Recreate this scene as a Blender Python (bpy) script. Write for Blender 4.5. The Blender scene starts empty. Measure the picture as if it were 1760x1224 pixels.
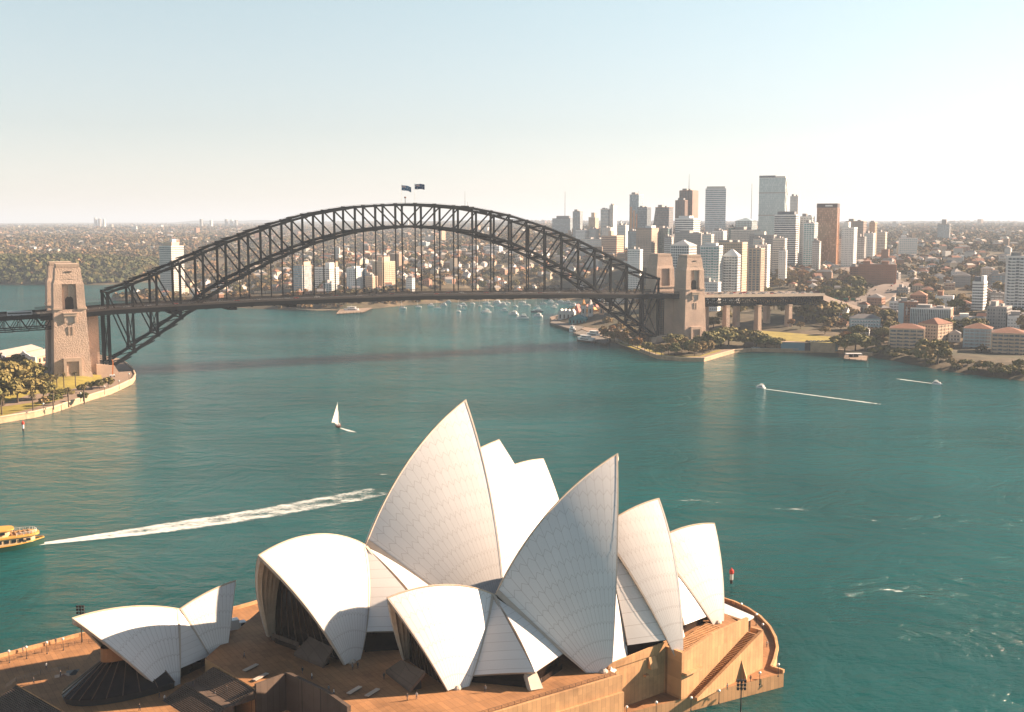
import bpy, bmesh, math, random
import numpy as np
from mathutils import Vector, Matrix

R = math.radians
scn = bpy.context.scene
COL = scn.collection
rng = random.Random(7)
nrg = np.random.default_rng(11)

# ------------------------------------------------------------------ camera
CAM_H, PITCH, FPX = 115.6, R(6.6), 1931.0
cam_d = bpy.data.cameras.new('camera')
cam_d.sensor_width = 36.0
cam_d.lens = 36.0 * FPX / 1760.0
cam_d.clip_start = 1.0
cam_d.clip_end = 90000.0
cam = bpy.data.objects.new('camera', cam_d)
cam.location = (0, 0, CAM_H)
cam.rotation_euler = (R(90) - PITCH, 0, 0)
COL.objects.link(cam)
scn.camera = cam

# ------------------------------------------------------------------ light
SUN_AZ, SUN_EL = R(17.0), R(25.5)       # azimuth from +X towards +Y
SUN_DIR = Vector((math.cos(SUN_AZ) * math.cos(SUN_EL), math.sin(SUN_AZ) * math.cos(SUN_EL), math.sin(SUN_EL)))
sun_d = bpy.data.lights.new('sun', 'SUN')
sun_d.energy = 5.0
sun_d.angle = R(0.53)
sun_d.color = (1.0, 0.74, 0.53)
sun = bpy.data.objects.new('sun', sun_d)
sun.rotation_euler = (-SUN_DIR).to_track_quat('-Z', 'Y').to_euler()
sun.location = (400, 200, 600)
COL.objects.link(sun)

world = bpy.data.worlds.new('World')
scn.world = world
world.use_nodes = True
wn = world.node_tree
for n in list(wn.nodes):
    wn.nodes.remove(n)
w_out = wn.nodes.new('ShaderNodeOutputWorld')
w_bg = wn.nodes.new('ShaderNodeBackground')
w_sky = wn.nodes.new('ShaderNodeTexSky')
w_sky.sky_type = 'NISHITA'
w_sky.sun_disc = False
w_sky.sun_elevation = SUN_EL
w_sky.sun_rotation = R(90) - SUN_AZ
w_sky.altitude = 100
w_sky.air_density = 1.0
w_sky.dust_density = 0.35
w_sky.ozone_density = 1.2
w_bg.inputs['Strength'].default_value = 0.05
w_hs = wn.nodes.new('ShaderNodeHueSaturation')          # thin high haze takes the edge off the blue
w_hs.inputs['Saturation'].default_value = 0.42
wn.links.new(w_sky.outputs['Color'], w_hs.inputs['Color'])
w_tc = wn.nodes.new('ShaderNodeTexCoord'); w_sp = wn.nodes.new('ShaderNodeSeparateXYZ'); w_rp = wn.nodes.new('ShaderNodeValToRGB'); w_mx = wn.nodes.new('ShaderNodeMix')
w_mx.data_type = 'RGBA'; w_mx.blend_type = 'MULTIPLY'; w_mx.inputs[0].default_value = 1.0
w_rp.color_ramp.elements[0].position = 0.0; w_rp.color_ramp.elements[0].color = (.87, .785, .76, 1)     # dusty band at the horizon
w_rp.color_ramp.elements[1].position = 0.22; w_rp.color_ramp.elements[1].color = (.83, .985, .965, 1)
for p_, c_ in ((0.45, (.40, .50, .57, 1)), (1.0, (.21, .30, .41, 1))):      # deepens towards the zenith
    e_ = w_rp.color_ramp.elements.new(p_); e_.color = c_
wn.links.new(w_tc.outputs['Generated'], w_sp.inputs[0]); wn.links.new(w_sp.outputs[2], w_rp.inputs[0])
wn.links.new(w_hs.outputs['Color'], w_mx.inputs[6]); wn.links.new(w_rp.outputs[0], w_mx.inputs[7])
wn.links.new(w_mx.outputs[2], w_bg.inputs['Color'])
wn.links.new(w_bg.outputs['Background'], w_out.inputs['Surface'])

scn.view_settings.view_transform = 'Standard'
scn.view_settings.look = 'None'
scn.view_settings.exposure = 1.8
scn.view_settings.gamma = 1.0
scn.view_settings.use_curve_mapping = False
try:
    scn.cycles.max_bounces = 6
    scn.cycles.diffuse_bounces = 1
    scn.cycles.glossy_bounces = 3
    scn.cycles.transparent_max_bounces = 8
    scn.cycles.volume_bounces = 0
    scn.cycles.use_denoising = True
    scn.cycles.caustics_reflective = False
    scn.cycles.sample_clamp_indirect = 6.0
except Exception:
    pass

# ------------------------------------------------------------------ surveying helpers
def ray(px, py):
    a = (px - 880) / FPX
    b = -(py - 612) / FPX
    return Vector((a, math.cos(PITCH) + b * math.sin(PITCH), -math.sin(PITCH) + b * math.cos(PITCH)))

def G(px, py, z=0.0):
    """surveyed point at height z"""
    d = ray(px, py)
    t = (z - CAM_H) / d.z
    return Vector((d.x * t, d.y * t, z))

def D(px, py, Y):
    """surveyed point at northing Y"""
    d = ray(px, py)
    t = Y / d.y
    return Vector((d.x * t, Y, CAM_H + d.z * t))

class Frame:
    """vertical plane frame: s along axis, l towards the viewer side, z up"""
    def __init__(self, p, ang):
        self.p = Vector((p[0], p[1], 0)); self.a = ang
        self.s = Vector((math.cos(ang), math.sin(ang), 0))
        self.n = Vector((math.sin(ang), -math.cos(ang), 0))
    def W(self, s, l, z):
        return self.p + self.s * s + self.n * l + Vector((0, 0, z))
    def on(self, px, py, l=0.0):
        d = ray(px, py); o = Vector((0, 0, CAM_H)); q = self.p + self.n * l
        t = (q - o).dot(self.n) / d.dot(self.n)
        w = o + d * t
        return ((w - self.p).dot(self.s), w.z)
    def sl(self, w):
        return ((w - self.p).dot(self.s), (w - self.p).dot(self.n))

# ------------------------------------------------------------------ mesh helpers
class MB:
    def __init__(self):
        self.v = []; self.f = []; self.m = []; self.uv = {}
    def add(self, vs, fs, mi=0):
        o = len(self.v)
        self.v.extend([tuple(p) for p in vs])
        for f in fs:
            self.f.append(tuple(i + o for i in f)); self.m.append(mi)
        return self
    def box(self, c, s, rz=0.0, mi=0, bottom=True):
        cx, cy, cz = c; hx, hy, hz = s[0] / 2, s[1] / 2, s[2] / 2
        co, si = math.cos(rz), math.sin(rz)
        P = []
        for dz in (-hz, hz):
            for dx, dy in ((-hx, -hy), (hx, -hy), (hx, hy), (-hx, hy)):
                P.append((cx + dx * co - dy * si, cy + dx * si + dy * co, cz + dz))
        F = [(4, 5, 6, 7), (0, 1, 5, 4), (1, 2, 6, 5), (2, 3, 7, 6), (3, 0, 4, 7)]
        if bottom: F.append((3, 2, 1, 0))
        return self.add(P, F, mi)
    def bx(self, x0, x1, y0, y1, z0, z1, mi=0):
        return self.box(((x0 + x1) / 2, (y0 + y1) / 2, (z0 + z1) / 2), (x1 - x0, y1 - y0, z1 - z0), 0, mi)
    def prism(self, poly, z0, z1, mi=0, mtop=None, bottom=True):
        area = sum(poly[i][0] * poly[(i + 1) % len(poly)][1] - poly[(i + 1) % len(poly)][0] * poly[i][1] for i in range(len(poly)))
        if area < 0: poly = list(reversed(poly))
        n = len(poly)
        zt = z1 if hasattr(z1, '__len__') else [z1] * n
        if hasattr(z1, '__len__') and area < 0: zt = list(reversed(z1))
        P = [(p[0], p[1], z0) for p in poly] + [(p[0], p[1], zt[i]) for i, p in enumerate(poly)]
        self.add(P, [(i, (i + 1) % n, n + (i + 1) % n, n + i) for i in range(n)] + ([tuple(reversed(range(n)))] if bottom else []), mi)
        self.add([P[n + i] for i in range(n)], [tuple(range(n))], mi if mtop is None else mtop)
        return self
    def beam(self, p, q, w, h, mi=0, up=(0, 0, 1)):
        p = Vector(p); q = Vector(q); d = (q - p)
        if d.length < 1e-6: return self
        d.normalize(); u = Vector(up)
        if abs(d.dot(u)) > 0.98: u = Vector((1, 0, 0))
        x = d.cross(u).normalized(); y = x.cross(d).normalized()
        P = []
        for e in (p, q):
            for a, b in ((-1, -1), (1, -1), (1, 1), (-1, 1)):
                P.append(e + x * (a * w / 2) + y * (b * h / 2))
        return self.add(P, [(0, 1, 5, 4), (1, 2, 6, 5), (2, 3, 7, 6), (3, 0, 4, 7), (3, 2, 1, 0), (4, 5, 6, 7)], mi)
    def tube(self, p, q, r0, r1=None, n=8, mi=0, cap=True):
        r1 = r0 if r1 is None else r1
        p = Vector(p); q = Vector(q); d = (q - p).normalized()
        u = Vector((0, 0, 1)) if abs(d.z) < .9 else Vector((1, 0, 0))
        x = d.cross(u).normalized(); y = d.cross(x).normalized()
        P = []
        for e, r in ((p, r0), (q, r1)):
            for k in range(n):
                a = 2 * math.pi * k / n
                P.append(e + x * (r * math.cos(a)) + y * (r * math.sin(a)))
        F = [(k, (k + 1) % n, n + (k + 1) % n, n + k) for k in range(n)]
        if cap: F += [tuple(reversed(range(n))), tuple(range(n, 2 * n))]
        return self.add(P, F, mi)
    def lathe(self, prof, c=(0, 0, 0), n=12, mi=0):
        P = []; F = []
        for r, z in prof:
            for k in range(n):
                a = 2 * math.pi * k / n
                P.append((c[0] + r * math.cos(a), c[1] + r * math.sin(a), c[2] + z))
        for i in range(len(prof) - 1):
            for k in range(n):
                F.append((i * n + k, i * n + (k + 1) % n, (i + 1) * n + (k + 1) % n, (i + 1) * n + k))
        F.append(tuple((len(prof) - 1) * n + k for k in range(n)))
        F.append(tuple(reversed(range(n))))
        return self.add(P, F, mi)
    def grid(self, rows, mi=0, flip=False, closed=False):
        n = len(rows[0]); P = [p for r in rows for p in r]; F = []
        for i in range(len(rows) - 1):
            for k in range(n if closed else n - 1):
                a, b = i * n + k, i * n + (k + 1) % n
                c, d = (i + 1) * n + (k + 1) % n, (i + 1) * n + k
                F.append((a, d, c, b) if flip else (a, b, c, d))
        return self.add(P, F, mi)
    def mesh(self, name, mats, smooth=False):
        me = bpy.data.meshes.new(name)
        me.from_pydata(self.v, [], self.f)
        for m in (mats if isinstance(mats, (list, tuple)) else [mats]):
            me.materials.append(m)
        if any(self.m):
            me.polygons.foreach_set('material_index', self.m)
        if smooth:
            me.polygons.foreach_set('use_smooth', [True] * len(me.polygons))
        me.update()
        return me
    def build(self, name, mats, parent=None, smooth=False):
        return link(name, self.mesh(name, mats, smooth), parent)

def link(name, me, parent=None, loc=None, rz=None, sc=None):
    o = bpy.data.objects.new(name, me)
    COL.objects.link(o)
    if parent is not None: o.parent = parent
    if loc is not None: o.location = loc
    if rz is not None: o.rotation_euler = (0, 0, rz)
    if sc is not None: o.scale = sc if hasattr(sc, '__len__') else (sc, sc, sc)
    return o

def tag(o, label, cat, group=None):
    o['label'] = label; o['category'] = cat
    if group: o['group'] = group
    return o

def thing(name, label, cat, loc=(0, 0, 0), rz=0.0, group=None):
    o = bpy.data.objects.new(name, None)
    o.empty_display_size = 1.0
    COL.objects.link(o)
    o.location = loc; o.rotation_euler = (0, 0, rz)
    return tag(o, label, cat, group)

def struct(o, kind='structure'):
    o['kind'] = kind
    return o

def dup(root, loc, rz=0.0, sc=None, label=None, group=None):
    r = root.copy(); COL.objects.link(r); r.location = loc; r.rotation_euler = (0, 0, rz)
    if sc is not None: r.scale = sc if hasattr(sc, '__len__') else (sc, sc, sc)
    if label: r['label'] = label
    if group: r['group'] = group
    for ch in list(KIDS.get(root.name, root.children)):
        c = ch.copy(); COL.objects.link(c); c.parent = r
        for g in list(ch.children):
            d = g.copy(); COL.objects.link(d); d.parent = c
    return r
KIDS = {}

# ------------------------------------------------------------------ materials
def srgb(h):
    h = h.lstrip('#'); out = []
    for i in (0, 2, 4):
        c = int(h[i:i + 2], 16) / 255
        out.append(c / 12.92 if c <= .04045 else ((c + .055) / 1.055) ** 2.4)
    return tuple(out)

class NT:
    def __init__(self, name):
        self.m = bpy.data.materials.new(name); self.m.use_nodes = True
        self.t = self.m.node_tree; self.b = self.t.nodes['Principled BSDF']
        self.out = self.t.nodes['Material Output']
    def n(self, t, **kw):
        x = self.t.nodes.new(t)
        for k, v in kw.items():
            if k in x.inputs: x.inputs[k].default_value = v
            else: setattr(x, k, v)
        return x
    def l(self, a, b): self.t.links.new(a, b)
    def pos(self):
        return self.n('ShaderNodeNewGeometry').outputs['Position']
    def obj(self):
        return self.n('ShaderNodeTexCoord').outputs['Object']
    def noise(self, vec, scale, detail=4, rough=.55):
        x = self.n('ShaderNodeTexNoise'); x.inputs['Scale'].default_value = scale
        x.inputs['Detail'].default_value = detail; x.inputs['Roughness'].default_value = rough
        if vec is not None: self.l(vec, x.inputs['Vector'])
        return x.outputs['Fac']
    def ramp(self, fac, stops):
        x = self.n('ShaderNodeValToRGB'); e = x.color_ramp.elements
        while len(e) < len(stops): e.new(.5)
        for i, (p, c) in enumerate(stops):
            e[i].position = p; e[i].color = tuple(c) + (1,) if len(c) == 3 else c
        self.l(fac, x.inputs['Fac'])
        return x.outputs['Color']
    def mix(self, fac, a, b, mode='MIX'):
        x = self.n('ShaderNodeMix', data_type='RGBA', blend_type=mode)
        for sock, val in ((x.inputs[0], fac), (x.inputs[6], a), (x.inputs[7], b)):
            if hasattr(val, 'is_output'): self.l(val, sock)
            elif hasattr(val, '__len__'): sock.default_value = tuple(val) + (1,) if len(val) == 3 else val
            else: sock.default_value = val
        return x.outputs[2]
    def math(self, op, a, b=None, c=None):
        x = self.n('ShaderNodeMath', operation=op)
        for i, v in enumerate((a, b, c)):
            if v is None: continue
            if hasattr(v, 'is_output'): self.l(v, x.inputs[i])
            else: x.inputs[i].default_value = v
        return x.outputs[0]
    def bump(self, h, strength=.5, dist=.1):
        x = self.n('ShaderNodeBump'); x.inputs['Strength'].default_value = strength
        x.inputs['Distance'].default_value = dist
        self.l(h, x.inputs['Height']); self.l(x.outputs[0], self.b.inputs['Normal'])
    def set(self, color=None, rough=None, metal=None, spec=None):
        for k, v in (('Base Color', color), ('Roughness', rough), ('Metallic', metal), ('Specular IOR Level', spec)):
            if v is None: continue
            if hasattr(v, 'is_output'): self.l(v, self.b.inputs[k])
            elif hasattr(v, '__len__'): self.b.inputs[k].default_value = tuple(v) + (1,)
            else: self.b.inputs[k].default_value = v
        return self.m

MATS = {}
def mat(name, c, rough=.7, var=.25, scale=.35, bump=0.0, metal=0.0, bscale=None, spec=None):
    """general weathered surface: two scales of tonal variation and optional bump"""
    if name in MATS: return MATS[name]
    t = NT(name); p = t.pos()
    n1 = t.noise(p, scale, 5); n2 = t.noise(p, scale * 9, 3)
    lo = tuple(x * (1 - var) for x in c); hi = tuple(min(1, x * (1 + var)) for x in c)
    k = t.math('MULTIPLY_ADD', n2, .35, t.math('MULTIPLY', n1, .65))
    col = t.ramp(k, [(.3, lo), (.7, hi)])
    if bump: t.bump(t.noise(p, bscale or scale * 6, 4), bump, .2)
    MATS[name] = t.set(col, rough, metal, spec)
    return MATS[name]
# ------------------------------------------------------------------ water
def water_mat():
    t = NT('harbour_water'); p = t.pos()
    mp = t.n('ShaderNodeMapping'); t.l(p, mp.inputs['Vector'])
    mp.inputs['Rotation'].default_value = (0, 0, R(-18)); mp.inputs['Scale'].default_value = (.6, 1.35, 1)
    v = mp.outputs[0]
    # drifting streaks of smoother and rougher water
    mp2 = t.n('ShaderNodeMapping'); t.l(p, mp2.inputs['Vector'])
    mp2.inputs['Rotation'].default_value = (0, 0, R(12)); mp2.inputs['Scale'].default_value = (.35, 1.5, 1)
    streak = t.noise(mp2.outputs[0], .0075, 5, .6)
    big = t.noise(v, .012, 4, .6); mid = t.noise(v, .055, 4, .62); sml = t.noise(v, .26, 5, .68); tiny = t.noise(v, 1.1, 3, .6)
    h = t.math('MULTIPLY', big, 5.0)
    h = t.math('MULTIPLY_ADD', mid, 3.4, h)
    h = t.math('MULTIPLY_ADD', sml, 1.3, h)
    h = t.math('MULTIPLY_ADD', tiny, .22, h)
    sw = t.n('ShaderNodeTexNoise'); t.l(p, sw.inputs['Vector']); sw.inputs['Scale'].default_value = .016; sw.inputs['Detail'].default_value = 3; sw.inputs['Distortion'].default_value = 3.0
    h = t.math('MULTIPLY_ADD', t.math('ABSOLUTE', t.math('SUBTRACT', sw.outputs['Fac'], .5)), 5.0, h)      # eddies left by the ferries
    st = t.n('ShaderNodeMapRange'); t.l(streak, st.inputs[0])
    for k, val in ((1, .35), (2, .68), (3, .5), (4, 1.0)): st.inputs[k].default_value = val
    bp = t.n('ShaderNodeBump'); bp.inputs['Distance'].default_value = 1.8
    t.l(st.outputs[0], bp.inputs['Strength']); t.l(h, bp.inputs['Height']); t.l(bp.outputs[0], t.b.inputs['Normal'])
    col = t.ramp(t.noise(p, .006, 4, .5), [(.3, (.003, .062, .064)), (.72, (.006, .108, .112))])
    t.b.inputs['IOR'].default_value = 1.33
    t.b.subsurface_method = 'BURLEY'; t.b.inputs['Subsurface Weight'].default_value = 1.0      # light scatters under the surface and softens shadows
    t.b.inputs['Subsurface Radius'].default_value = (60, 70, 70); t.b.inputs['Subsurface Scale'].default_value = 1.0
    return t.set(col, .10, spec=.30)
WATER = water_mat()
def sheet(name, x0, x1, y0, y1, z, m, nx=1, ny=1):
    b = MB()
    rows = [[(x0 + (x1 - x0) * i / nx, y0 + (y1 - y0) * j / ny, z) for i in range(nx + 1)] for j in range(ny + 1)]
    b.grid(rows)
    return b.build(name, m)
struct(sheet('harbour_water', -30000, 30000, -3000, 57000, 0.0, WATER, 12, 12))

# ------------------------------------------------------------------ land form
NCOAST = [(2600, -200), (1300, 330), (700, 660), (520, 765), (384, 836), (368, 859), (347, 897), (335, 943), (318, 999), (298, 1022), (268, 1027),
          (220, 1032), (196, 1018), (164, 956), (127, 977), (117, 1042), (104, 1110), (93, 1150), (77, 1233), (48, 1330), (47, 1405),
          (75, 1500), (112, 1600), (110, 1735), (40, 1790), (-106, 1708), (-160, 1640), (-222, 1532), (-298, 1545), (-400, 1600),
          (-560, 1700), (-648, 1785), (-640, 1950), (-560, 2150), (-430, 2290), (-450, 2400), (-600, 2420), (-740, 2360), (-795, 2250),
          (-850, 2212), (-1009, 2217), (-2000, 2250), (-9000, 2500), (-30000, 2600), (-30000, 56000), (30000, 56000), (30000, -200)]
# control heights: (pixel x, pixel y, northing) of surveyed spots
HC = [(1560, 604, 985), (1520, 590, 1040), (1500, 574, 1090), (1600, 602, 985), (1640, 598, 1020), (1700, 604, 985), (1765, 612, 960), (1600, 572, 1085), (1700, 566, 1080), (1650, 560, 1120), (1600, 530, 1250), (1760, 566, 1050), (1690, 534, 1180), (1760, 534, 1150), (1450, 540, 1270), (1560, 490, 1500), (1650, 455, 1900),
      (1600, 425, 2600), (1700, 405, 4000), (1290, 588, 1085), (1230, 578, 1090), (1380, 560, 1160), (1420, 520, 1300), (1440, 470, 1750), (1250, 512, 1430), (1330, 455, 1900),
      (1200, 445, 1950), (1400, 445, 2200), (1100, 440, 2250), (1000, 512, 1800), (900, 505, 1850), (900, 472, 2000), (900, 440, 2350),
      (800, 430, 2650), (1000, 412, 3000), (700, 485, 1780), (600, 500, 1700), (600, 440, 2400), (400, 468, 2550), (400, 440, 2950),
      (300, 508, 1760), (250, 505, 1850), (500, 510, 1680), (100, 444, 2420), (20, 446, 2500), (190, 470, 2330), (100, 432, 3100), (250, 432, 3200),
      (400, 410, 4500), (100, 405, 5500), (700, 405, 4500), (1050, 398, 4500), (1300, 400, 5000), (1600, 398, 5000), (1100, 588, 1120), (1060, 575, 1200),
      (1300, 540, 1250), (1140, 520, 1420), (1050, 530, 1500)]
HP = []
for a_, b_, c_ in HC:
    q = D(a_, b_, c_); HP.append((q.x, q.y, max(2.5, q.z)))
for X_, Y_, Z_ in ((-4000, 9000, 90), (0, 8500, 92), (4000, 9000, 95), (-5000, 14000, 118), (0, 14000, 122), (5000, 14000, 122), (-12000, 14000, 115), (12000, 14000, 118), (-9000, 24000, 148), (0, 24000, 175), (9000, 24000, 160), (-2500, 19000, 170)):
    HP.append((X_, Y_, Z_))
HPa = np.array(HP); NCa = np.array(NCOAST, float)

def sdist(P, poly):
    """signed distance, positive inside"""
    d = np.full(len(P), 1e12); ins = np.zeros(len(P), bool)
    for i in range(len(poly)):
        a = poly[i]; b = poly[(i + 1) % len(poly)]
        e = b - a; w = P - a
        t = np.clip((w @ e) / (e @ e), 0, 1)
        q = w - t[:, None] * e
        d = np.minimum(d, (q ** 2).sum(1))
        c = (a[1] > P[:, 1]) != (b[1] > P[:, 1])
        with np.errstate(divide='ignore', invalid='ignore'):
            xi = (b[0] - a[0]) * (P[:, 1] - a[1]) / (b[1] - a[1]) + a[0]
        ins ^= c & (P[:, 0] < xi)
    return np.sqrt(d) * np.where(ins, 1, -1)

def lattice(seed):
    r = np.random.default_rng(seed); T = r.random((64, 64))
    def f(x, y):
        xi = np.floor(x).astype(int); yi = np.floor(y).astype(int); fx = x - xi; fy = y - yi
        fx = fx * fx * (3 - 2 * fx); fy = fy * fy * (3 - 2 * fy)
        g = lambda i, j: T[i % 64, j % 64]
        return (g(xi, yi) * (1 - fx) + g(xi + 1, yi) * fx) * (1 - fy) + (g(xi, yi + 1) * (1 - fx) + g(xi + 1, yi + 1) * fx) * fy
    return f
LA, LB = lattice(3), lattice(5)

def height(P):
    P = np.asarray(P, float)
    sd = sdist(P, NCa)
    # inverse-distance weighting with a scale that grows with northing
    num = np.zeros(len(P)); den = np.zeros(len(P))
    for x, y, z in HPa:
        r2 = ((P[:, 0] - x) ** 2 + (P[:, 1] - y) ** 2) / (y * y)
        w = 1 / (r2 + 2e-4) ** 1.6
        num += w * z; den += w
    h = num / den
    x, y = P[:, 0], P[:, 1]
    sc = np.clip(y / 2000, .6, 6)
    h = h + (LA(x / (160 * sc) + 40, y / (160 * sc)) - .5) * 3.0 * sc * np.clip((y - 900) / 900, 0, 1) + (LB(x / (420 * sc), y / (420 * sc) + 9) - .5) * 9 * sc * np.clip((y - 1500) / 1500, 0, 1)
    k = np.clip(sd / (50 + 0.03 * np.clip(y - 1500, 0, 1e9)), 0, 1)
    k = k * k * (3 - 2 * k)
    shore = np.clip(sd / 6.0, -1, 1) * 2.4
    return np.where(sd > 0, shore + k * np.maximum(h - 2.4, .3), np.maximum(shore, -2.4) + np.clip(sd / 40, -3, 0))
def hz(x, y):
    return float(height(np.array([[x, y]]))[0])

def land_mat():
    t = NT('suburban_ground'); p = t.pos()
    a = t.ramp(t.noise(p, .012, 5), [(.3, (.050, .055, .024)), (.5, (.085, .068, .036)), (.66, (.15, .115, .07)), (.78, (.10, .10, .04))])
    b = t.ramp(t.noise(p, .11, 4), [(.35, (.6, .6, .6)), (.7, (1.3, 1.25, 1.2))])
    return t.set(t.mix(1.0, a, b, 'MULTIPLY'), .95)
LAND = land_mat()
ths = np.radians(np.linspace(-50, 50, 401)); ds = np.exp(np.linspace(math.log(880), math.log(45000), 300))
TT, DD = np.meshgrid(ths, ds)
PX_, PY_ = DD * np.sin(TT), DD * np.cos(TT)
hh = height(np.c_[PX_.ravel(), PY_.ravel()])
def grid_obj(name, X, Y, Z, m, drop=None, smooth=True):
    nr, nc = X.shape
    V = np.c_[X.ravel(), Y.ravel(), Z.ravel()]
    idx = np.arange(nr * nc).reshape(nr, nc)
    F = np.stack([idx[:-1, :-1], idx[:-1, 1:], idx[1:, 1:], idx[1:, :-1]], -1).reshape(-1, 4)
    if drop is not None:
        zz = Z.ravel()[F]; F = F[zz.max(1) > drop]
    F = F[:, ::-1] if (X[0, 1] - X[0, 0]) * (Y[1, 0] - Y[0, 0]) < 0 else F
    me = bpy.data.meshes.new(name)
    me.from_pydata(V.tolist(), [], F.tolist()); me.materials.append(m)
    if smooth: me.polygons.foreach_set('use_smooth', [True] * len(me.polygons))
    me.update()
    return link(name, me)
struct(grid_obj('north_shore_terrain', PX_, PY_, hh.reshape(PX_.shape), LAND, drop=-2.0))

# ------------------------------------------------------------------ shared surface materials
SAND = mat('harbour_sandstone', (.42, .30, .19), .85, .3, .25, .4)
GRASS = mat('park_grass', (.26, .21, .035), .95, .35, .12)
PATHM = mat('park_path', (.26, .19, .14), .9, .2, .3)
ASPH = mat('asphalt', (.055, .052, .05), .9, .25, .3)
WHITE = mat('white_paint', (.78, .76, .72), .55, .06, .5)
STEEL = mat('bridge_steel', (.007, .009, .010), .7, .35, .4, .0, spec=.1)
DARKM = mat('dark_metal', (.025, .025, .027), .5, .2, 1)
BROWNP = mat('brown_paint', (.040, .031, .027), .7, .2, .5)

def foam_mat(name, scale, thr, soft=.12, stretch=(1, 1), rot=0.0):
    t = NT(name); u = t.n('ShaderNodeUVMap').outputs[0]
    sx = t.n('ShaderNodeSeparateXYZ'); t.l(u, sx.inputs[0])
    p = t.pos(); mp = t.n('ShaderNodeMapping'); t.l(p, mp.inputs['Vector'])
    mp.inputs['Rotation'].default_value = (0, 0, rot); mp.inputs['Scale'].default_value = (stretch[0], stretch[1], 1)
    n1 = t.noise(mp.outputs[0], scale, 6, .7); n2 = t.noise(mp.outputs[0], scale * .22, 3, .5)
    k = t.math('MULTIPLY_ADD', n2, .5, t.math('MULTIPLY', n1, .6))
    k = t.math('ADD', k, t.math('MULTIPLY', sx.outputs[0], .55))     # uv.x carries the strength of the foam
    a = t.n('ShaderNodeMapRange'); t.l(k, a.inputs[0])
    a.inputs[1].default_value = thr; a.inputs[2].default_value = thr + soft
    t.l(a.outputs[0], t.b.inputs['Alpha'])
    return t.set((.62, .66, .64), .8)
def foam_strip(name, centre, widths, m, strength, z=.03, cross=8):
    """ribbon of broken foam on the water; strength(u across 0..1, v along 0..1)"""
    n = len(centre); rows = []; S = []
    for i, c in enumerate(centre):
        a = Vector(centre[max(0, i - 1)]); b = Vector(centre[min(n - 1, i + 1)])
        d = (b - a).normalized(); q = Vector((-d.y, d.x, 0))
        rows.append([tuple(Vector((c[0], c[1], z)) + q * widths[i] * (k / cross - .5)) for k in range(cross + 1)])
        S.append([strength(k / cross, i / (n - 1)) for k in range(cross + 1)])
    b = MB(); b.grid(rows, flip=True); o = b.build(name, m)
    uv = o.data.uv_layers.new(name='UVMap'); flat = [s for r in S for s in r]
    for lp in o.data.loops: uv.data[lp.index].uv = (flat[lp.vertex_index], 0)
    o['kind'] = 'stuff'
    return o
# ------------------------------------------------------------------ performing arts centre on the point
def tile_mat():
    t = NT('glazed_white_tile'); u = t.n('ShaderNodeUVMap').outputs[0]
    s = t.n('ShaderNodeSeparateXYZ'); t.l(u, s.inputs[0])
    x, y = s.outputs[0], s.outputs[1]
    fx = t.math('FRACT', x)
    c = t.math('ABSOLUTE', t.math('SUBTRACT', fx, .5)); CH_P = 4.0
    CH_K = t.math('MULTIPLY', t.math('MINIMUM', y, 34.0), .085)
    rib = t.math('GREATER_THAN', c, t.math('SUBTRACT', .5, t.math('MINIMUM', .20, t.math('DIVIDE', .55, t.math('ADD', y, 2.0)))))
    row = t.math('FRACT', t.math('DIVIDE', t.math('ADD', y, t.math('MULTIPLY', c, CH_K)), CH_P))
    chev = t.math('LESS_THAN', row, .05)
    line = t.math('MAXIMUM', t.math('MULTIPLY', rib, .7), t.math('MULTIPLY', chev, .42))
    p = t.pos(); n = t.noise(p, .12, 5); n2 = t.noise(p, 2.2, 3)
    base = t.ramp(t.math('MULTIPLY_ADD', n2, .3, t.math('MULTIPLY', n, .7)), [(.3, (.70, .675, .655)), (.7, (.75, .725, .705))])
    # each lid takes a very slightly different glaze
    wn_ = t.n('ShaderNodeTexWhiteNoise', noise_dimensions='2D')
    cb = t.n('ShaderNodeCombineXYZ'); t.l(t.math('FLOOR', x), cb.inputs[0])
    t.l(t.math('FLOOR', t.math('DIVIDE', t.math('ADD', y, t.math('MULTIPLY', c, CH_K)), CH_P)), cb.inputs[1]); t.l(cb.outputs[0], wn_.inputs['Vector'])
    tint = t.ramp(wn_.outputs['Value'], [(0, (.975, .97, .965)), (1, (1.01, 1.005, 1.0))])
    base = t.mix(1.0, base, tint, 'MULTIPLY')
    col = t.mix(line, base, (.30, .24, .20))
    return t.set(col, t.math('MULTIPLY_ADD', wn_.outputs['Value'], .12, .30), spec=.45)
TILE = tile_mat()
CONC = mat('ribbed_concrete', (.58, .45, .34), .8, .2, .3, .2)
CONCD = mat('smooth_concrete', (.50, .42, .35), .75, .15, .5, .1)

def glass_wall_mat():
    t = NT('bronze_glazing'); p = t.obj()
    return t.set(t.ramp(t.noise(p, .3, 3), [(.3, (.010, .007, .006)), (.7, (.024, .016, .012))]), .22, spec=.3)
BGLASS = glass_wall_mat()
BRONZE = mat('bronze_mullion', (.10, .055, .03), .5, .2, 1)

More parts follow.
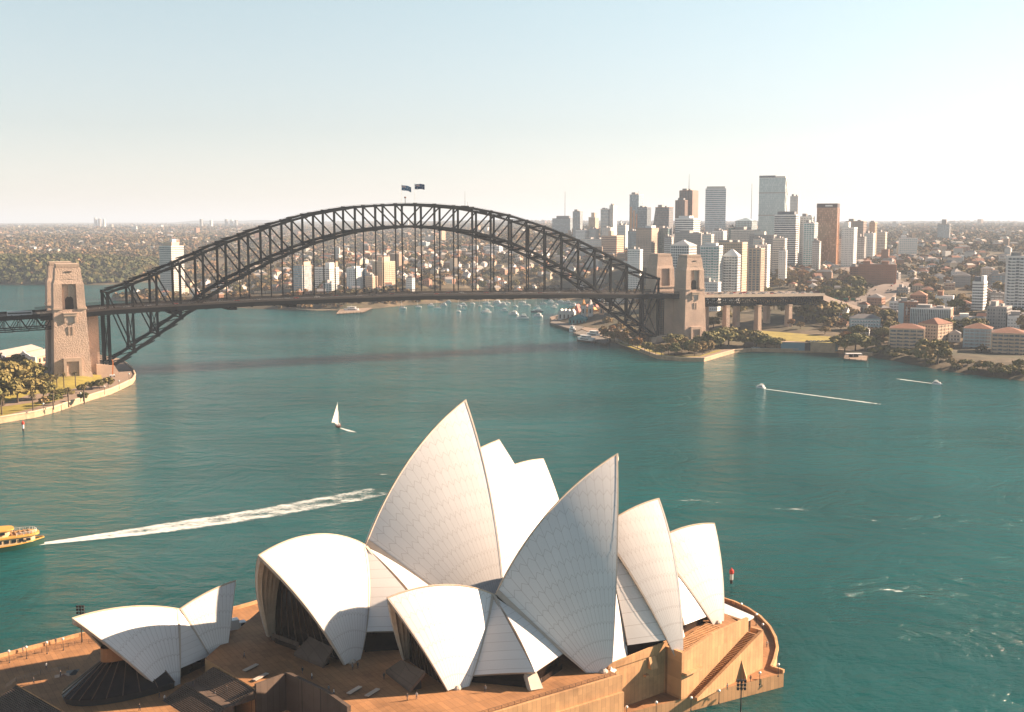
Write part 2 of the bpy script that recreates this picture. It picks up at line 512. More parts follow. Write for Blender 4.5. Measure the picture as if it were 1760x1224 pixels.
def granite_mat(name, c, lines, ang, rot_vertical=False):
    t = NT(name); p = t.pos()
    mp = t.n('ShaderNodeMapping'); t.l(p, mp.inputs['Vector']); mp.inputs['Rotation'].default_value = (0, 0, -ang)
    s = t.n('ShaderNodeSeparateXYZ'); t.l(mp.outputs[0], s.inputs[0])
    a = t.math('LESS_THAN', t.math('FRACT', t.math('DIVIDE', s.outputs[0], lines)), .055 if rot_vertical else .05)
    if not rot_vertical:
        b = t.math('LESS_THAN', t.math('FRACT', t.math('DIVIDE', s.outputs[1], lines * 3.4)), .02)
        a = t.math('MAXIMUM', a, b)
    cell = t.n('ShaderNodeTexWhiteNoise', noise_dimensions='2D'); cb = t.n('ShaderNodeCombineXYZ')
    t.l(t.math('FLOOR', t.math('DIVIDE', s.outputs[0], lines)), cb.inputs[0])
    t.l(t.math('FLOOR', t.math('DIVIDE', s.outputs[2 if rot_vertical else 1], lines * 3.4)), cb.inputs[1])
    t.l(cb.outputs[0], cell.inputs['Vector'])
    k = t.math('MULTIPLY_ADD', cell.outputs['Value'], .4, t.math('MULTIPLY', t.noise(p, .25, 5), .6))
    col = t.ramp(k, [(.2, tuple(x * .80 for x in c)), (.8, tuple(x * 1.12 for x in c))])
    col = t.mix(t.math('MULTIPLY', a, .7), col, tuple(x * .30 for x in c))
    st = t.ramp(t.noise(p, .09, 6, .65), [(.32, (.66, .64, .62)), (.5, (.97, .97, .97)), (.75, (1.12, 1.1, 1.08))])     # foot traffic and water stains
    col = t.mix(1.0, col, st, 'MULTIPLY')
    return t.set(col, .8)
JA = R(32.55)
PAVE = granite_mat('pink_granite_paving', (.35, .172, .070), 1.3, JA)
CLAD = granite_mat('pink_granite_cladding', (.54, .305, .145), 1.25, JA, True)
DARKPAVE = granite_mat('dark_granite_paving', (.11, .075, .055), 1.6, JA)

PZ = 14.0      # podium deck
def arc3(T, M, B):
    (x1, y1), (x2, y2), (x3, y3) = T, M, B
    A = np.array([[2 * (x2 - x1), 2 * (y2 - y1)], [2 * (x3 - x1), 2 * (y3 - y1)]])
    b = np.array([x2 ** 2 - x1 ** 2 + y2 ** 2 - y1 ** 2, x3 ** 2 - x1 ** 2 + y3 ** 2 - y1 ** 2])
    c = np.linalg.solve(A, b); r = math.hypot(x1 - c[0], y1 - c[1])
    return c[0], c[1], r

class Shell:
    """two mirrored spherical triangles meeting in a ridge; local axes x=s, y=-l, z"""
    def __init__(self, T, M, B, P, ribs, sink=4.5):
        self.gz = P[2]; P = (P[0] + .5, P[1] + .16 * sink, P[2] - sink)
        self.T, self.B, self.P, self.ribs = T, B, P, ribs
        cs, cz, r = arc3(T, M, B)
        ps, pl, pz = P
        d = ((ps - cs) ** 2 + (pz - cz) ** 2 + pl * pl - r * r) / (2 * pl)
        self.C = Vector((cs, d, cz)); self.R = math.hypot(r, d); self.r = r
        self.a0 = math.atan2(T[1] - cz, T[0] - cs); self.a1 = math.atan2(B[1] - cz, B[0] - cs)
        self.pd = (Vector((ps, pl, pz)) - self.C).normalized()
    def ridge(self, u):
        a = self.a0 + (self.a1 - self.a0) * u
        return Vector((self.C.x + self.r * math.cos(a), 0.0, self.C.z + self.r * math.sin(a)))
    def pt(self, u, v, off=0.0, side=1):
        """u along ridge from tip to back, v from pedestal to ridge; (s,l,z) -> local xyz"""
        q = (self.ridge(u) - self.C).normalized()
        w = self.pd.angle(q); si = math.sin(w)
        d = (self.pd * math.sin((1 - v) * w) + q * math.sin(v * w)) / si
        p = self.C + d * (self.R + off)
        return Vector((p.x, -side * p.y, p.z))
    def length(self, u):
        return self.pd.angle((self.ridge(u) - self.C).normalized()) * self.R

def shell_obj(sh, root, th=1.0, v0=.035, nv=22):
    v0 = .02
    while sh.pt(.5, v0).z < sh.gz + .25: v0 += .002
    sh.v0 = v0
    nu = sh.ribs * 4
    sk = MB(); uvs = []
    inn = MB(); edge = MB()
    for side in (1, -1):
        vs = [v0 + (1 - v0) * j / nv for j in range(nv + 1)]
        us = [i / nu for i in range(nu + 1)]
        rows = [[sh.pt(u, v, 0, side) for u in us] for v in vs]
        base = len(sk.v); sk.grid(rows, flip=side < 0)
        uvs += [(u * sh.ribs, v * sh.length(u)) for v in vs for u in us]
        def depth(i, v): return -(th * (.55 + .45 * v) + (.75 if i % 4 == 2 else (.35 if i % 2 else 0)) * min(1, v * 3))
        ri = [[sh.pt(us[i], v, depth(i, v), side) for i in range(nu + 1)] for v in vs]
        for row in ri:
            for p in row:
                if -p.y * side < .06: p.z -= min(1.0, .06 + p.y * side); p.y = -side * .06
        inn.grid(ri, flip=side > 0)
        # rims: front edge, back edge, foot
        edge.grid([[a[0] for a in rows], [a[0] for a in ri]], flip=side < 0)
        edge.grid([[a[-1] for a in rows], [a[-1] for a in ri]], flip=side > 0)
        edge.grid([rows[0], ri[0]], flip=side > 0)
        # raised concrete margin along the front and back ribs
        for ui, ut in ((0.0, .0), (1.0, 1.0)):
            e = [sh.pt(ui, v, .12, side) for v in vs]
            w = .012 if ui == 0 else .03
            g = [sh.pt(abs(ui - w), v, .12, side) for v in vs]
            edge.grid([e, g], flip=(side > 0) == (ui == 0))
    o = sk.build('roof_shell', TILE, root, True)
    uv = o.data.uv_layers.new(name='UVMap')
    for lp in o.data.loops: uv.data[lp.index].uv = uvs[lp.vertex_index]
    inn.build('ribbed_soffit', CONC, o, False)
    edge.build('edge_rib', CONCD, o, False)
    # ridge seam
    rb = MB()
    for i in range(24):
        p, q = sh.ridge(i / 24), sh.ridge((i + 1) / 24)
        rb.beam(p, q, .34, .3)
    rb.build('ridge_seam', CONC, o)
    for side in (1, -1):
        ft = MB(); c = sh.pt(.5, v0, -.5, side); a = sh.pt(0, v0, -.6, side); b = sh.pt(1, v0, -.6, side)
        ft.lathe([(1.3, 0), (1.15, .8), (.6, 1.3)], (c.x, c.y, sh.gz - .5), 12)
        ft.build('pedestal', CONCD, o)
    return o

def glazing(sh, root, u=.22, v1=.9, name='glass_wall', nb=9):
    """glass wall hung inside the mouth, with bronze mullions"""
    b = MB(); n = 14
    rows = []
    for j in range(n + 1):
        v = sh.v0 + .01 + (v1 - sh.v0) * j / n
        a, c = sh.pt(u, v, -2.2, 1), sh.pt(u, v, -2.2, -1)
        rows.append([a.lerp(c, k / nb) for k in range(nb + 1)])
    b.grid(rows)
    o = b.build(name, BGLASS, root)
    m = MB()
    for k in range(1, nb):
        for j in range(n): m.beam(rows[j][k], rows[j + 1][k], .22, .3)
    m.build('mullion_frame', BRONZE, o)
    return o

def sph_tri(A, B, C, rad, n=12):
    """bulging triangle on a sphere; returns rows from A to edge BC"""
    A, B, C = Vector(A), Vector(B), Vector(C)
    nrm = (B - A).cross(C - A); area2 = nrm.length; nrm.normalize()
    a, b, c = (B - C).length, (A - C).length, (A - B).length
    r = a * b * c / (2 * area2)
    al = a * a * (b * b + c * c - a * a); be = b * b * (a * a + c * c - b * b); ga = c * c * (a * a + b * b - c * c)
    cc = (A * al + B * be + C * ga) / (al + be + ga)
    if nrm.y > 0: nrm = -nrm
    if nrm.z < -.2 and abs(nrm.y) < .2: nrm = -nrm
    h = math.sqrt(max(.01, rad * rad - r * r)); O = cc - nrm * h
    rows = []
    for i in range(n + 1):
        t = i / n; row = []
        p = A.lerp(B, t); q = A.lerp(C, t)
        for k in range(n + 1):
            w = p.lerp(q, k / n); row.append(O + (w - O).normalized() * rad)
        rows.append(row)
    return rows, O

def side_panel(A, B, C, root, rad=75.0, name='side_shell', both=True):
    b = MB(); uvs = []; e = MB()
    rows, O = sph_tri(A, B, C, rad)
    for side in ((1, -1) if both else (1,)):
        rr = [[Vector((p.x, p.y * side, p.z)) for p in r] for r in rows]
        Oo = Vector((O.x, O.y * side, O.z))
        b.grid(rr, flip=side < 0)
        uvs += [(.5, 1 + 40 * j / len(rows)) for j, r in enumerate(rr) for _ in r]
        inner = [[p + (Oo - p).normalized() * .9 for p in r] for r in rr]
        e.grid(inner, flip=side > 0)
        e.grid([rr[-1], inner[-1]])
        e.grid([[r[0] for r in rr], [r[0] for r in inner]])
        e.grid([[r[-1] for r in rr], [r[-1] for r in inner]])
    o = b.build(name, TILE, root, True)
    uv = o.data.uv_layers.new(name='UVMap')
    for lp in o.data.loops: uv.data[lp.index].uv = uvs[lp.vertex_index]
    e.build('concrete_edge', CONCD, o)
    return o

def rib_beam(pts, w0, w1, root, name='divider_rib', both=True, depth=1.2):
    """tapered curved beam through pts"""
    b = MB(); n = len(pts)
    for side in ((1, -1) if both else (1,)):
        rows = []
        for i, p in enumerate(pts):
            d = Vector(pts[min(n - 1, i + 1)]) - Vector(pts[max(0, i - 1)]); d.normalize()
            x = d.cross(Vector((0, -1, .35))).normalized(); y = x.cross(d).normalized()
            if y.y > 0: y = -y
            w = w0 + (w1 - w0) * i / (n - 1)
            q = Vector(p); c = [q + x * w / 2 + y * .35, q - x * w / 2 + y * .35, q - x * w / 2 - y * depth, q + x * w / 2 - y * depth]
            rows.append([Vector((k.x, k.y * side, k.z)) for k in c])
        b.grid(rows, closed=True, flip=side > 0)
    return b.build(name, CONCD, root)

def hall(name, label, F, shells, groups, base_z):
    root = thing(name, label, 'concert hall', F.W(0, 0, 0), F.a)
    S = []
    for (T, M, B, P, ribs) in shells:
        sh = Shell(T, M, B, P, ribs); S.append(sh); shell_obj(sh, root)
    return root, S

def local(F, w):
    s, l = F.sl(w); return Vector((s, -l, w.z))

# --- theatre (near hall)
je, jw = G(782, 1190, PZ), G(695, 1129, PZ)
FJ = Frame(((je.x + jw.x) / 2, (je.y + jw.y) / 2), JA)
def P3(F, px, py, z=PZ): s, l = F.sl(G(px, py, z)); return (s, l, z)
JS = [
    (FJ.on(665, 1028), FJ.on(750, 1006), FJ.on(849, 1022), P3(FJ, 782, 1188), 14),
    (FJ.on(1062, 780), FJ.on(940, 884), FJ.on(852, 1022), P3(FJ, 1043, 1158), 17),
    (FJ.on(1133, 857), FJ.on(1071, 882), FJ.on(1030, 910), P3(FJ, 1168, 1126), 14),
    (FJ.on(1228, 900), FJ.on(1150, 916), FJ.on(1118, 934), P3(FJ, 1237, 1072), 12)]
theatre, TS = hall('theatre_hall', 'nearer of the two large white sail roofed halls, its biggest shell in bluish shade', FJ, JS, None, PZ)

def flank(root, F, a, b, foot, va, vb, wbeam=(.7, 3.2), gz=PZ):
    """pair of side panels between the back rib of shell a and the back rib of shell b"""
    A = a.pt(1.0, .985); pa = a.pt(1.0, va, -.3); pb = b.pt(1.0, vb, -.3)
    f = Vector(foot)
    m = A.lerp(f, .62); m.y -= 2.2; m.z += 1.0
    top = f.copy(); top.z = gz + 3.4; top = top.lerp(m, .12)
    side_panel(A, pa, top, root); side_panel(A, top, pb, root)
    pts = []
    for k in range(11):
        t = k / 10
        pts.append((A * (1 - t) ** 2 + m * 2 * t * (1 - t) * 1.0 + f * t * t))
    rib_beam(pts, wbeam[0], wbeam[1], root)
    for side in (1, -1):
        g = MB(); lo = [Vector((p.x, (p.y + 2.0) * side, gz - .3)) for p in (pa, top, pb)]
        hi = [Vector((p.x, (p.y + 1.2) * side, p.z + .4)) for p in (pa, top, pb)]
        g.grid([lo, hi], flip=side > 0)
        lo2 = [Vector((p.x, (p.y + .4) * side, gz - .3)) for p in (pa, top, pb)]
        hi2 = [Vector((p.x, (p.y + .3) * side, gz + 1.3)) for p in (pa, top, pb)]
        g.grid([lo2, hi2], flip=side > 0)
        g.build('foyer_glazing', BGLASS, root)
flank(theatre, FJ, TS[0], TS[1], local(FJ, G(922, 1186, PZ)), .29, .40)

def wedge(root, F, sh, foot, vfar, front, gz=PZ):
    """facets between a tall shell and the shell nested inside it"""
    A = sh.pt(1.0, .97); pb = sh.pt(1.0, vfar, -.3); f = Vector(foot)
    top = f.copy(); top.z += 3.0
    side_panel(A, top, pb, root); 
    side_panel(A, Vector(front), f, root, 90)
    for side in (1, -1):
        g = MB(); lo = [Vector((p.x, (p.y + 1.5) * side, gz - .3)) for p in (top, pb)]
        hi = [Vector((p.x, (p.y + 1.0) * side, p.z + .3)) for p in (top, pb)]
        g.grid([lo, hi], flip=side > 0)
        g.build('foyer_glazing', BGLASS, root)
wedge(theatre, FJ, TS[2], local(FJ, G(1079, 1130, PZ)), .22, TS[1].pt(.1, .06, -1.0))
wedge(theatre, FJ, TS[3], local(FJ, G(1177, 1094, PZ)), .25, TS[2].pt(.1, .06, -1.0))
glazing(TS[0], theatre, .2)
for s_ in TS[1:]: glazing(s_, theatre, .12, .8)

# --- concert hall (far hall)
ce, cw = G(600, 1141, PZ), G(456, 1096, PZ)
FC = Frame(((ce.x + cw.x) / 2, (ce.y + cw.y) / 2), R(50))
CS = [
    (FC.on(444, 955), FC.on(551, 918), FC.on(628, 937), P3(FC, 601, 1141), 16),
    (FC.on(801, 687.5), FC.on(695, 803), FC.on(629, 936.5), (44, 25, PZ), 19),
    (FC.on(858, 756), FC.on(832, 767), FC.on(800, 784), (78, 24, PZ), 16),
    (FC.on(934, 789), FC.on(887, 798), FC.on(855, 812), (92, 13, PZ), 14)]
concert, HS = hall('concert_hall', 'larger sail roofed hall behind, its tallest white shell warm in the sun', FC, CS, None, PZ)
flank(concert, FC, HS[0], HS[1], Vector((22, -24, PZ)), .34, .40)
wedge(concert, FC, HS[2], Vector((52, -19, PZ)), .24, HS[1].pt(.1, .06, -1.0))
wedge(concert, FC, HS[3], Vector((76, -17, PZ)), .24, HS[2].pt(.1, .06, -1.0))
glazing(HS[0], concert, .24, .88)
for s_ in HS[1:]: glazing(s_, concert, .12, .8)

# --- restaurant
RZ = 9.5
q = G(302, 1184, RZ); FR = Frame((0, 0), R(47)); FR.p = Vector((q.x, q.y, 0)) - FR.n * 10.5
RS = [
    (FR.on(124, 1063), FR.on(222, 1043), FR.on(308, 1047), P3(FR, 300, 1183, RZ), 15),
    (FR.on(405, 998), FR.on(355, 1019), FR.on(309, 1047), P3(FR, 376, 1134, RZ + 1.5), 12)]
resto, R_ = hall('restaurant_pavilion', 'small pair of white shells over the dark glass restaurant at the lower left', FR, RS, None, RZ)
resto['category'] = 'restaurant'
A = R_[0].pt(1, .985); pa = R_[0].pt(1, .38, -.3); pb = R_[1].pt(1, .32, -.3)
side_panel(A, pa, pb, resto)
g = MB()
for sd in (1, -1):
    g.grid([[Vector((p.x, (p.y + 1.2) * sd, RZ)) for p in (pa, pb)], [Vector((p.x, (p.y + .8) * sd, p.z + .3)) for p in (pa, pb)]], flip=sd > 0)
g.build('foyer_glazing', BGLASS, resto)
# slanting dark glass wrap under the long canopy
gw = MB(); top = []; bot = []; kerb = []
for k in range(17):
    a = math.pi * (.5 - k / 16.0)
    sx = R_[0].P[0] - 1.5
    top.append(Vector((sx - 1 - 10.5 * math.cos(a), -3.4 * math.sin(a), RZ + 7.2)))
    bot.append(Vector((sx + 1 - 21.5 * math.cos(a), -10.2 * math.sin(a), RZ + 1.5)))
    kerb.append(Vector((sx + 1 - 20.9 * math.cos(a), -9.8 * math.sin(a), RZ - .3)))
up = [p + Vector((.1, 0, 3.2)) for p in top]
gw.grid([bot, top], flip=True)
o = gw.build('glass_wall', BGLASS, resto)
gw = MB(); gw.grid([kerb, bot], flip=True); gw.build('base_kerb', DARKM, resto)
gw = MB(); gw.grid([top, up], flip=True); gw.build('timber_lining', mat('bronze_lining', (.30, .13, .05), .6), resto)
mm = MB()
for k in range(17): mm.beam(bot[k], top[k], .18, .25)
mm.build('mullion_frame', BRONZE, o)

# --- low stone canopies before the mouths of the halls
def canopy(px, z, label):
    pts = [G(x, y, zz) for (x, y), zz in zip(px, z)]
    lowest = min(p.z for p in pts); c = sum(pts, Vector()) / 4
    root = thing('entrance_canopy', label, 'canopy', (c.x, c.y, PZ))
    b = MB(); q = [p - Vector((c.x, c.y, PZ)) for p in pts]
    b.add([p for p in q] + [p - Vector((0, 0, .8)) for p in q], [(0, 1, 2, 3), (7, 6, 5, 4), (0, 4, 5, 1), (1, 5, 6, 2), (2, 6, 7, 3), (3, 7, 4, 0)])
    b.build('stone_slab', DARKPAVE, root)
    b = MB(); k = .8
    lo = [Vector((p.x * k, p.y * k, 0)) for p in q]; hi = [Vector((p.x * k, p.y * k, p.z - .9)) for p in q]
    b.add(lo + hi, [(0, 1, 5, 4), (1, 2, 6, 5), (2, 3, 7, 6), (3, 0, 4, 7)])
    b.build('support_wall', BGLASS, root)
canopy([(505, 1122), (532, 1094), (572, 1113), (556, 1143)], (PZ + 1.0, PZ + 4.2, PZ + 4.2, PZ + 1.0), 'sloping stone entrance canopy before the far hall')
canopy([(663, 1152), (689, 1134), (731, 1154), (705, 1185)], (PZ + .9, PZ + 4.2, PZ + 4.2, PZ + .9), 'sloping stone entrance canopy before the near hall')
canopy([(466, 1094), (469, 1088), (514, 1104), (511, 1113)], (PZ + .8, PZ + 2.4, PZ + 2.4, PZ + .8), 'low stone wall hood beside the far hall mouth')

# --- podium
W2 = lambda px, py, z: tuple(G(px, py, z)[:2])
SEAZ = 3.6
point = [W2(x, y, SEAZ) for x, y in ((-300, 1208), (0, 1130), (135, 1094), (165, 1089), (182, 1096))] + \
        [W2(410, 1046, SEAZ), W2(445, 1036, SEAZ), (-46, 352), (-22, 366), (6, 374), (36, 372), (56, 350)] + \
        [W2(x, y, SEAZ) for x, y in ((1240, 1031), (1262, 1038), (1285, 1049), (1306, 1063), (1323, 1081), (1333, 1100), (1336, 1117), (1331, 1138), (1326, 1150), (1347, 1157))]
q0, q1 = G(1075, 1226, SEAZ), G(1347, 1157, SEAZ)
dirq = (q0 - q1).normalized()
point += [tuple((q1 + dirq * 55)[:2]), tuple((q1 + dirq * 170)[:2]), tuple((q1 + dirq * 170 + Vector((-150, -30, 0)))[:2])]
b = MB(); b.prism(point, -3.0, SEAZ, 0, 1)
pl = struct(b.build('point_land', [CLAD, PAVE]))
# low parapet along the water's edge
b = MB()
for i in range(len(point) - 4):
    p, q = Vector(point[i] + (SEAZ,)), Vector(point[i + 1] + (SEAZ,))
    if i in (23,): continue
    b.beam(p + Vector((0, 0, .45)), q + Vector((0, 0, .45)), .7, .9)
tag(b.build('sea_parapet', CLAD), 'low stone parapet round the water edge of the white hall promenade', 'parapet')

# east wall line
a1_ = G(1067, 1162, PZ); wl = [a1_ - Vector((math.cos(R(35)), math.sin(R(35)), 0)) * 29, a1_]
a0, a1 = wl; e_dir = (a1 - a0).normalized(); e_n = Vector((e_dir.y, -e_dir.x, 0))
def along(px, base=a0):            # point on the wall plane under pixel column px at podium height
    return a0 + e_dir * (((px - 895) / (1067 - 895)) * (a1 - a0).length)
far_end = G(1284, 1074, PZ + 1.2)
wE = [a0 - e_dir * 60, a0, a1]
tk = G(1172, 1129, PZ)
rec0, rec1 = a1 - e_n * 4.6, tk - e_n * 5.2
north = [G(1284, 1073, PZ + .8), Vector((38, 335, 0)), Vector((8, 352, 0)), Vector((-22, 345, 0)), Vector((-52, 322, 0)), Vector((-66, 296, 0))]
# west/south edge of the podium deck: head of the monumental stair, then the stair well
sA, sB = G(352, 1132, PZ), G(439, 1184, PZ)
w1, w2, w3 = G(493, 1164, PZ), G(560, 1196, PZ), G(600, 1224, PZ)
deckpoly = [tuple(v[:2]) for v in (wE[0], a0, a1, rec0, rec1, tk)] + [tuple(v[:2]) for v in north] + \
           [tuple(v[:2]) for v in (sA, sB, w1, w2, w3, w3 + Vector((-2, -25, 0)))]
podium = thing('podium', 'pink granite podium carrying the white shell halls above the harbour promenade', 'podium', (a1.x, a1.y, SEAZ))
OFF = Vector((a1.x, a1.y, SEAZ))
def loc2(p): return (p[0] - OFF.x, p[1] - OFF.y)
b = MB(); b.prism([loc2(p) for p in deckpoly], -.1, PZ - SEAZ, 0, 1, bottom=False)
b.build('terrace_deck', [CLAD, PAVE], podium)
# copings / parapet walls along the east edge
b = MB()
def wall(p, q, z0, z1, w=.5, mb=None, z1b=None):
    mb = mb or b
    p, q = Vector((p[0], p[1], 0)) - Vector((OFF.x, OFF.y, 0)), Vector((q[0], q[1], 0)) - Vector((OFF.x, OFF.y, 0))
    d = (q - p).normalized(); n = Vector((-d.y, d.x, 0)) * w / 2
    z1b = z1 if z1b is None else z1b
    A_ = [p - n, q - n, q + n, p + n]
    zt = [z1, z1b, z1b, z1]
    mb.add([Vector((v.x, v.y, z0 - SEAZ)) for v in A_] + [Vector((v.x, v.y, z - SEAZ)) for v, z in zip(A_, zt)],
           [(0, 1, 5, 4), (1, 2, 6, 5), (2, 3, 7, 6), (3, 0, 4, 7), (4, 5, 6, 7)])
wall(wE[0] + e_n * .2, a1 + e_n * .2, PZ - 3.4, PZ + .5, .7)
wall(wE[0] + e_n * .7, a1 + e_n * .7, SEAZ, PZ - 3.4, 1.0)
wall(rec0, rec1, PZ - .1, PZ + 1.2, .5, None, PZ + 2.4)
wall(tk - e_dir * .3 - e_n * 5.2, tk + e_n * .4, SEAZ, PZ + 1.2, .8)
nE = G(1284, 1073, PZ + .8)
e2 = (Vector((nE.x, nE.y, 0)) - Vector((tk.x, tk.y, 0))).normalized(); n2 = Vector((e2.y, -e2.x, 0))
mid = Vector((tk.x, tk.y, 0)) + e2 * 12
wall(tk, mid, SEAZ, PZ + .9, .8, None, PZ + 2.6)
wall(mid, nE, SEAZ, PZ + 2.6, .8, None, PZ + 2.6)
# outer stringer of the long diagonal stair
L2 = (Vector((nE.x, nE.y, 0)) - Vector((tk.x, tk.y, 0))).length
t0_, t1_ = Vector((tk.x, tk.y, 0)) + n2 * 3.2 + e2 * 1.5, Vector((nE.x, nE.y, 0)) + n2 * 3.2 + e2 * 2.0
wall(t0_, t1_, SEAZ, SEAZ + .8, .8, None, PZ - .4)
wall(t1_, t1_ - n2 * 3.2, SEAZ, PZ - .4, .8)
b.build('parapet_wall', CLAD, podium)
# diagonal flight between the two walls
def flight(mb, pa, pb, qa, n):
    """steps from top edge pa-pb going towards qa (bottom corner under pa)"""
    pa, pb, qa = Vector(pa), Vector(pb), Vector(qa)
    run = Vector((qa.x - pa.x, qa.y - pa.y, 0)); dz = qa.z - pa.z
    for k in range(n):
        o0 = run * (k / n); o1 = run * ((k + 1) / n); z = pa.z + dz * (k + 1) / n
        c = [pa + o0, pb + o0, pb + o1, pa + o1]
        zb = qa.z - .3
        P = [(v.x, v.y, zb) for v in c] + [(v.x, v.y, z) for v in c]
        mb.add(P, [(0, 1, 5, 4), (1, 2, 6, 5), (2, 3, 7, 6), (3, 0, 4, 7), (4, 5, 6, 7)])
sb = MB()
lp = lambda v, z: Vector((v.x - OFF.x, v.y - OFF.y, z - SEAZ))
pa_, pb_ = Vector((nE.x, nE.y, 0)) + n2 * .5, Vector((nE.x, nE.y, 0)) + n2 * 2.8
qa_ = Vector((tk.x, tk.y, 0)) + n2 * .5 + e2 * 2
flight(sb, lp(pa_, PZ - .8), lp(pb_, PZ - .8), lp(qa_, SEAZ + .1), 44)
sb.build('harbour_stair', PAVE, podium)
# stepped louvres behind the top of the wall
sb = MB(); p_ = G(1172, 1124, PZ + .6); q_ = G(1238, 1078, PZ + 1.6)
for k in range(22):
    c = p_.lerp(q_, (k + .5) / 22) - n2 * 2.0
    sb.box((c.x - OFF.x, c.y - OFF.y, PZ - SEAZ + .5 + .05 * k), (.45, 4.2, .5), math.atan2(n2.y, n2.x) + R(90))
sb.build('stone_louvre', CLAD, podium)
# hooded opening and ledges on the recessed bay
wb = MB()
rm = rec0.lerp(rec1, .72); 
c = Vector((rm.x - OFF.x, rm.y - OFF.y, PZ - SEAZ - 1.4)) + e_n * .5
wb.add([c + e_dir * -1.1 + Vector((0, 0, -1.5)) + e_n * .9, c + e_dir * 1.1 + Vector((0, 0, -1.5)) + e_n * 1.1, c + e_dir * 1.1 + Vector((0, 0, 1.3)), c + e_dir * -1.1 + Vector((0, 0, 1.3)),
        c + e_dir * -1.1 + Vector((0, 0, -1.5)) - e_n * .4, c + e_dir * 1.1 + Vector((0, 0, -1.5)) - e_n * .4], [(0, 1, 2, 3), (0, 3, 4), (1, 5, 2), (0, 4, 5, 1)])
wb.build('window_hood', CLAD, podium)
for t_, w_ in ((.12, 2.4), (.62, 1.2)):
    wb = MB(); c = rec0.lerp(rec1, t_) + e_n * .6
    wb.box((c.x - OFF.x, c.y - OFF.y, PZ - SEAZ - 4.3), (w_, 1.2, .35), math.atan2(e_dir.y, e_dir.x)); wb.build('stone_ledge', CLAD, podium)
wb = MB()
c = Vector((tk.x, tk.y, 0)) + e2 * 3.0 + n2 * 1.0
wb.box((c.x - OFF.x, c.y - OFF.y, PZ - SEAZ - 4.0), (6.5, 1.4, .5), math.atan2(e2.y, e2.x))
wb.build('stone_ledge', CLAD, podium)
# triangular porch on the lower wall
wb = MB(); c = Vector((tk.x, tk.y, 0)) + e2 * (L2 * .72) + n2 * 3.6; z0 = 0
tri = [c - e2 * .3, c + e2 * 2.4 + n2 * .2, c + n2 * 1.8]
P = [Vector((v.x - OFF.x, v.y - OFF.y, 0)) for v in tri]; ap = Vector((c.x - OFF.x, c.y - OFF.y, 5.0))
wb.add(P + [ap], [(0, 1, 3), (1, 2, 3), (2, 0, 3)]); wb.build('porch_fin', CLAD, podium)
# pale sloping roof of the lower north foyer
cv = [G(1238, 1034, 8.5), G(1296, 1059, 8.5), G(1283, 1067, 9.5), G(1238, 1052, 9.5)]
wb = MB(); P = [Vector((v.x - OFF.x, v.y - OFF.y, v.z - SEAZ)) for v in cv]
back = [P[3] + Vector((-34, 16, .6)), P[0] + Vector((-34, 16, 0))]
wb.add(P + [p - Vector((0, 0, .5)) for p in P], [(0, 1, 2, 3), (7, 6, 5, 4), (0, 4, 5, 1), (1, 5, 6, 2), (2, 6, 7, 3)])
wb.add([P[3], P[0]] + [back[1], back[0]], [(0, 1, 2, 3)])
wb.add([p - Vector((0, 0, .5)) for p in (P[3], P[0])] + [p - Vector((0, 0, .5)) for p in (back[1], back[0])], [(3, 2, 1, 0)])
wb.build('foyer_roof', mat('pale_roof_sheet', (.55, .56, .58), .4, .1, .5), podium)
wb = MB(); wb.prism([(p.x * .97, p.y * .97) for p in (P[0], P[1], P[2], P[3])], 0, 4.2); wb.build('foyer_glazing', BGLASS, podium)

# monumental stair, landing and lower terrace
TZ = 9.5
sr = MB()
down = G(318, 1178, TZ + .0) - G(367, 1144, PZ); down.z = 0
sA2, sB2 = G(367, 1144, PZ), G(439, 1184, PZ)
perp = Vector((sB2.y - sA2.y, -(sB2.x - sA2.x), 0)).normalized()
if perp.dot(down) < 0: perp = -perp
run = 13.0
lm = lambda v, z: Vector((v.x - OFF.x, v.y - OFF.y, z - SEAZ))
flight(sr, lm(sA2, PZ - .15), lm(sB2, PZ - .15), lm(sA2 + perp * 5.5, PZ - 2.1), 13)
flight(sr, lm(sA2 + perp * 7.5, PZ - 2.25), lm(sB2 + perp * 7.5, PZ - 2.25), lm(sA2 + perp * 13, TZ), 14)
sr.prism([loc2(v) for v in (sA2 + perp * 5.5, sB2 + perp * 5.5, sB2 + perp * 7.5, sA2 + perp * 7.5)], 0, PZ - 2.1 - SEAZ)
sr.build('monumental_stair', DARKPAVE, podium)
tv = (sB2 - sA2).normalized()
terr = [sA2 + perp * -2 - tv * 3, sA2 + perp * 13 , sB2 + perp * 13, sB2 + perp * 13 + tv * 40, sB2 + perp * 33 + tv * 40, G(115, 1226, TZ), G(28, 1176, TZ), G(130, 1160, TZ), G(160, 1118, TZ), G(230, 1100, TZ), G(340, 1098, TZ)]
b = MB(); b.prism([loc2(v) for v in terr], 0, TZ - SEAZ, 0, 1); b.build('lower_terrace', [CLAD, PAVE], podium)
sr = MB(); la, lb = G(28, 1176, TZ), G(115, 1226, TZ); lt = (lb - la).normalized(); lpn = Vector((-lt.y, lt.x, 0))
if lpn.x > 0: lpn = -lpn
flight(sr, lm(la, TZ - .15), lm(lb + lt * 10, TZ - .15), lm(la + lpn * 15, SEAZ + .02), 34)
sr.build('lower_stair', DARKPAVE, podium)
# stair well parapets
b = MB()
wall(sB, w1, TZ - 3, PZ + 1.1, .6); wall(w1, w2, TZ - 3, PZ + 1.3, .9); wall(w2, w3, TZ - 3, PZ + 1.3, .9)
b.build('stairwell_parapet', DARKPAVE, podium)
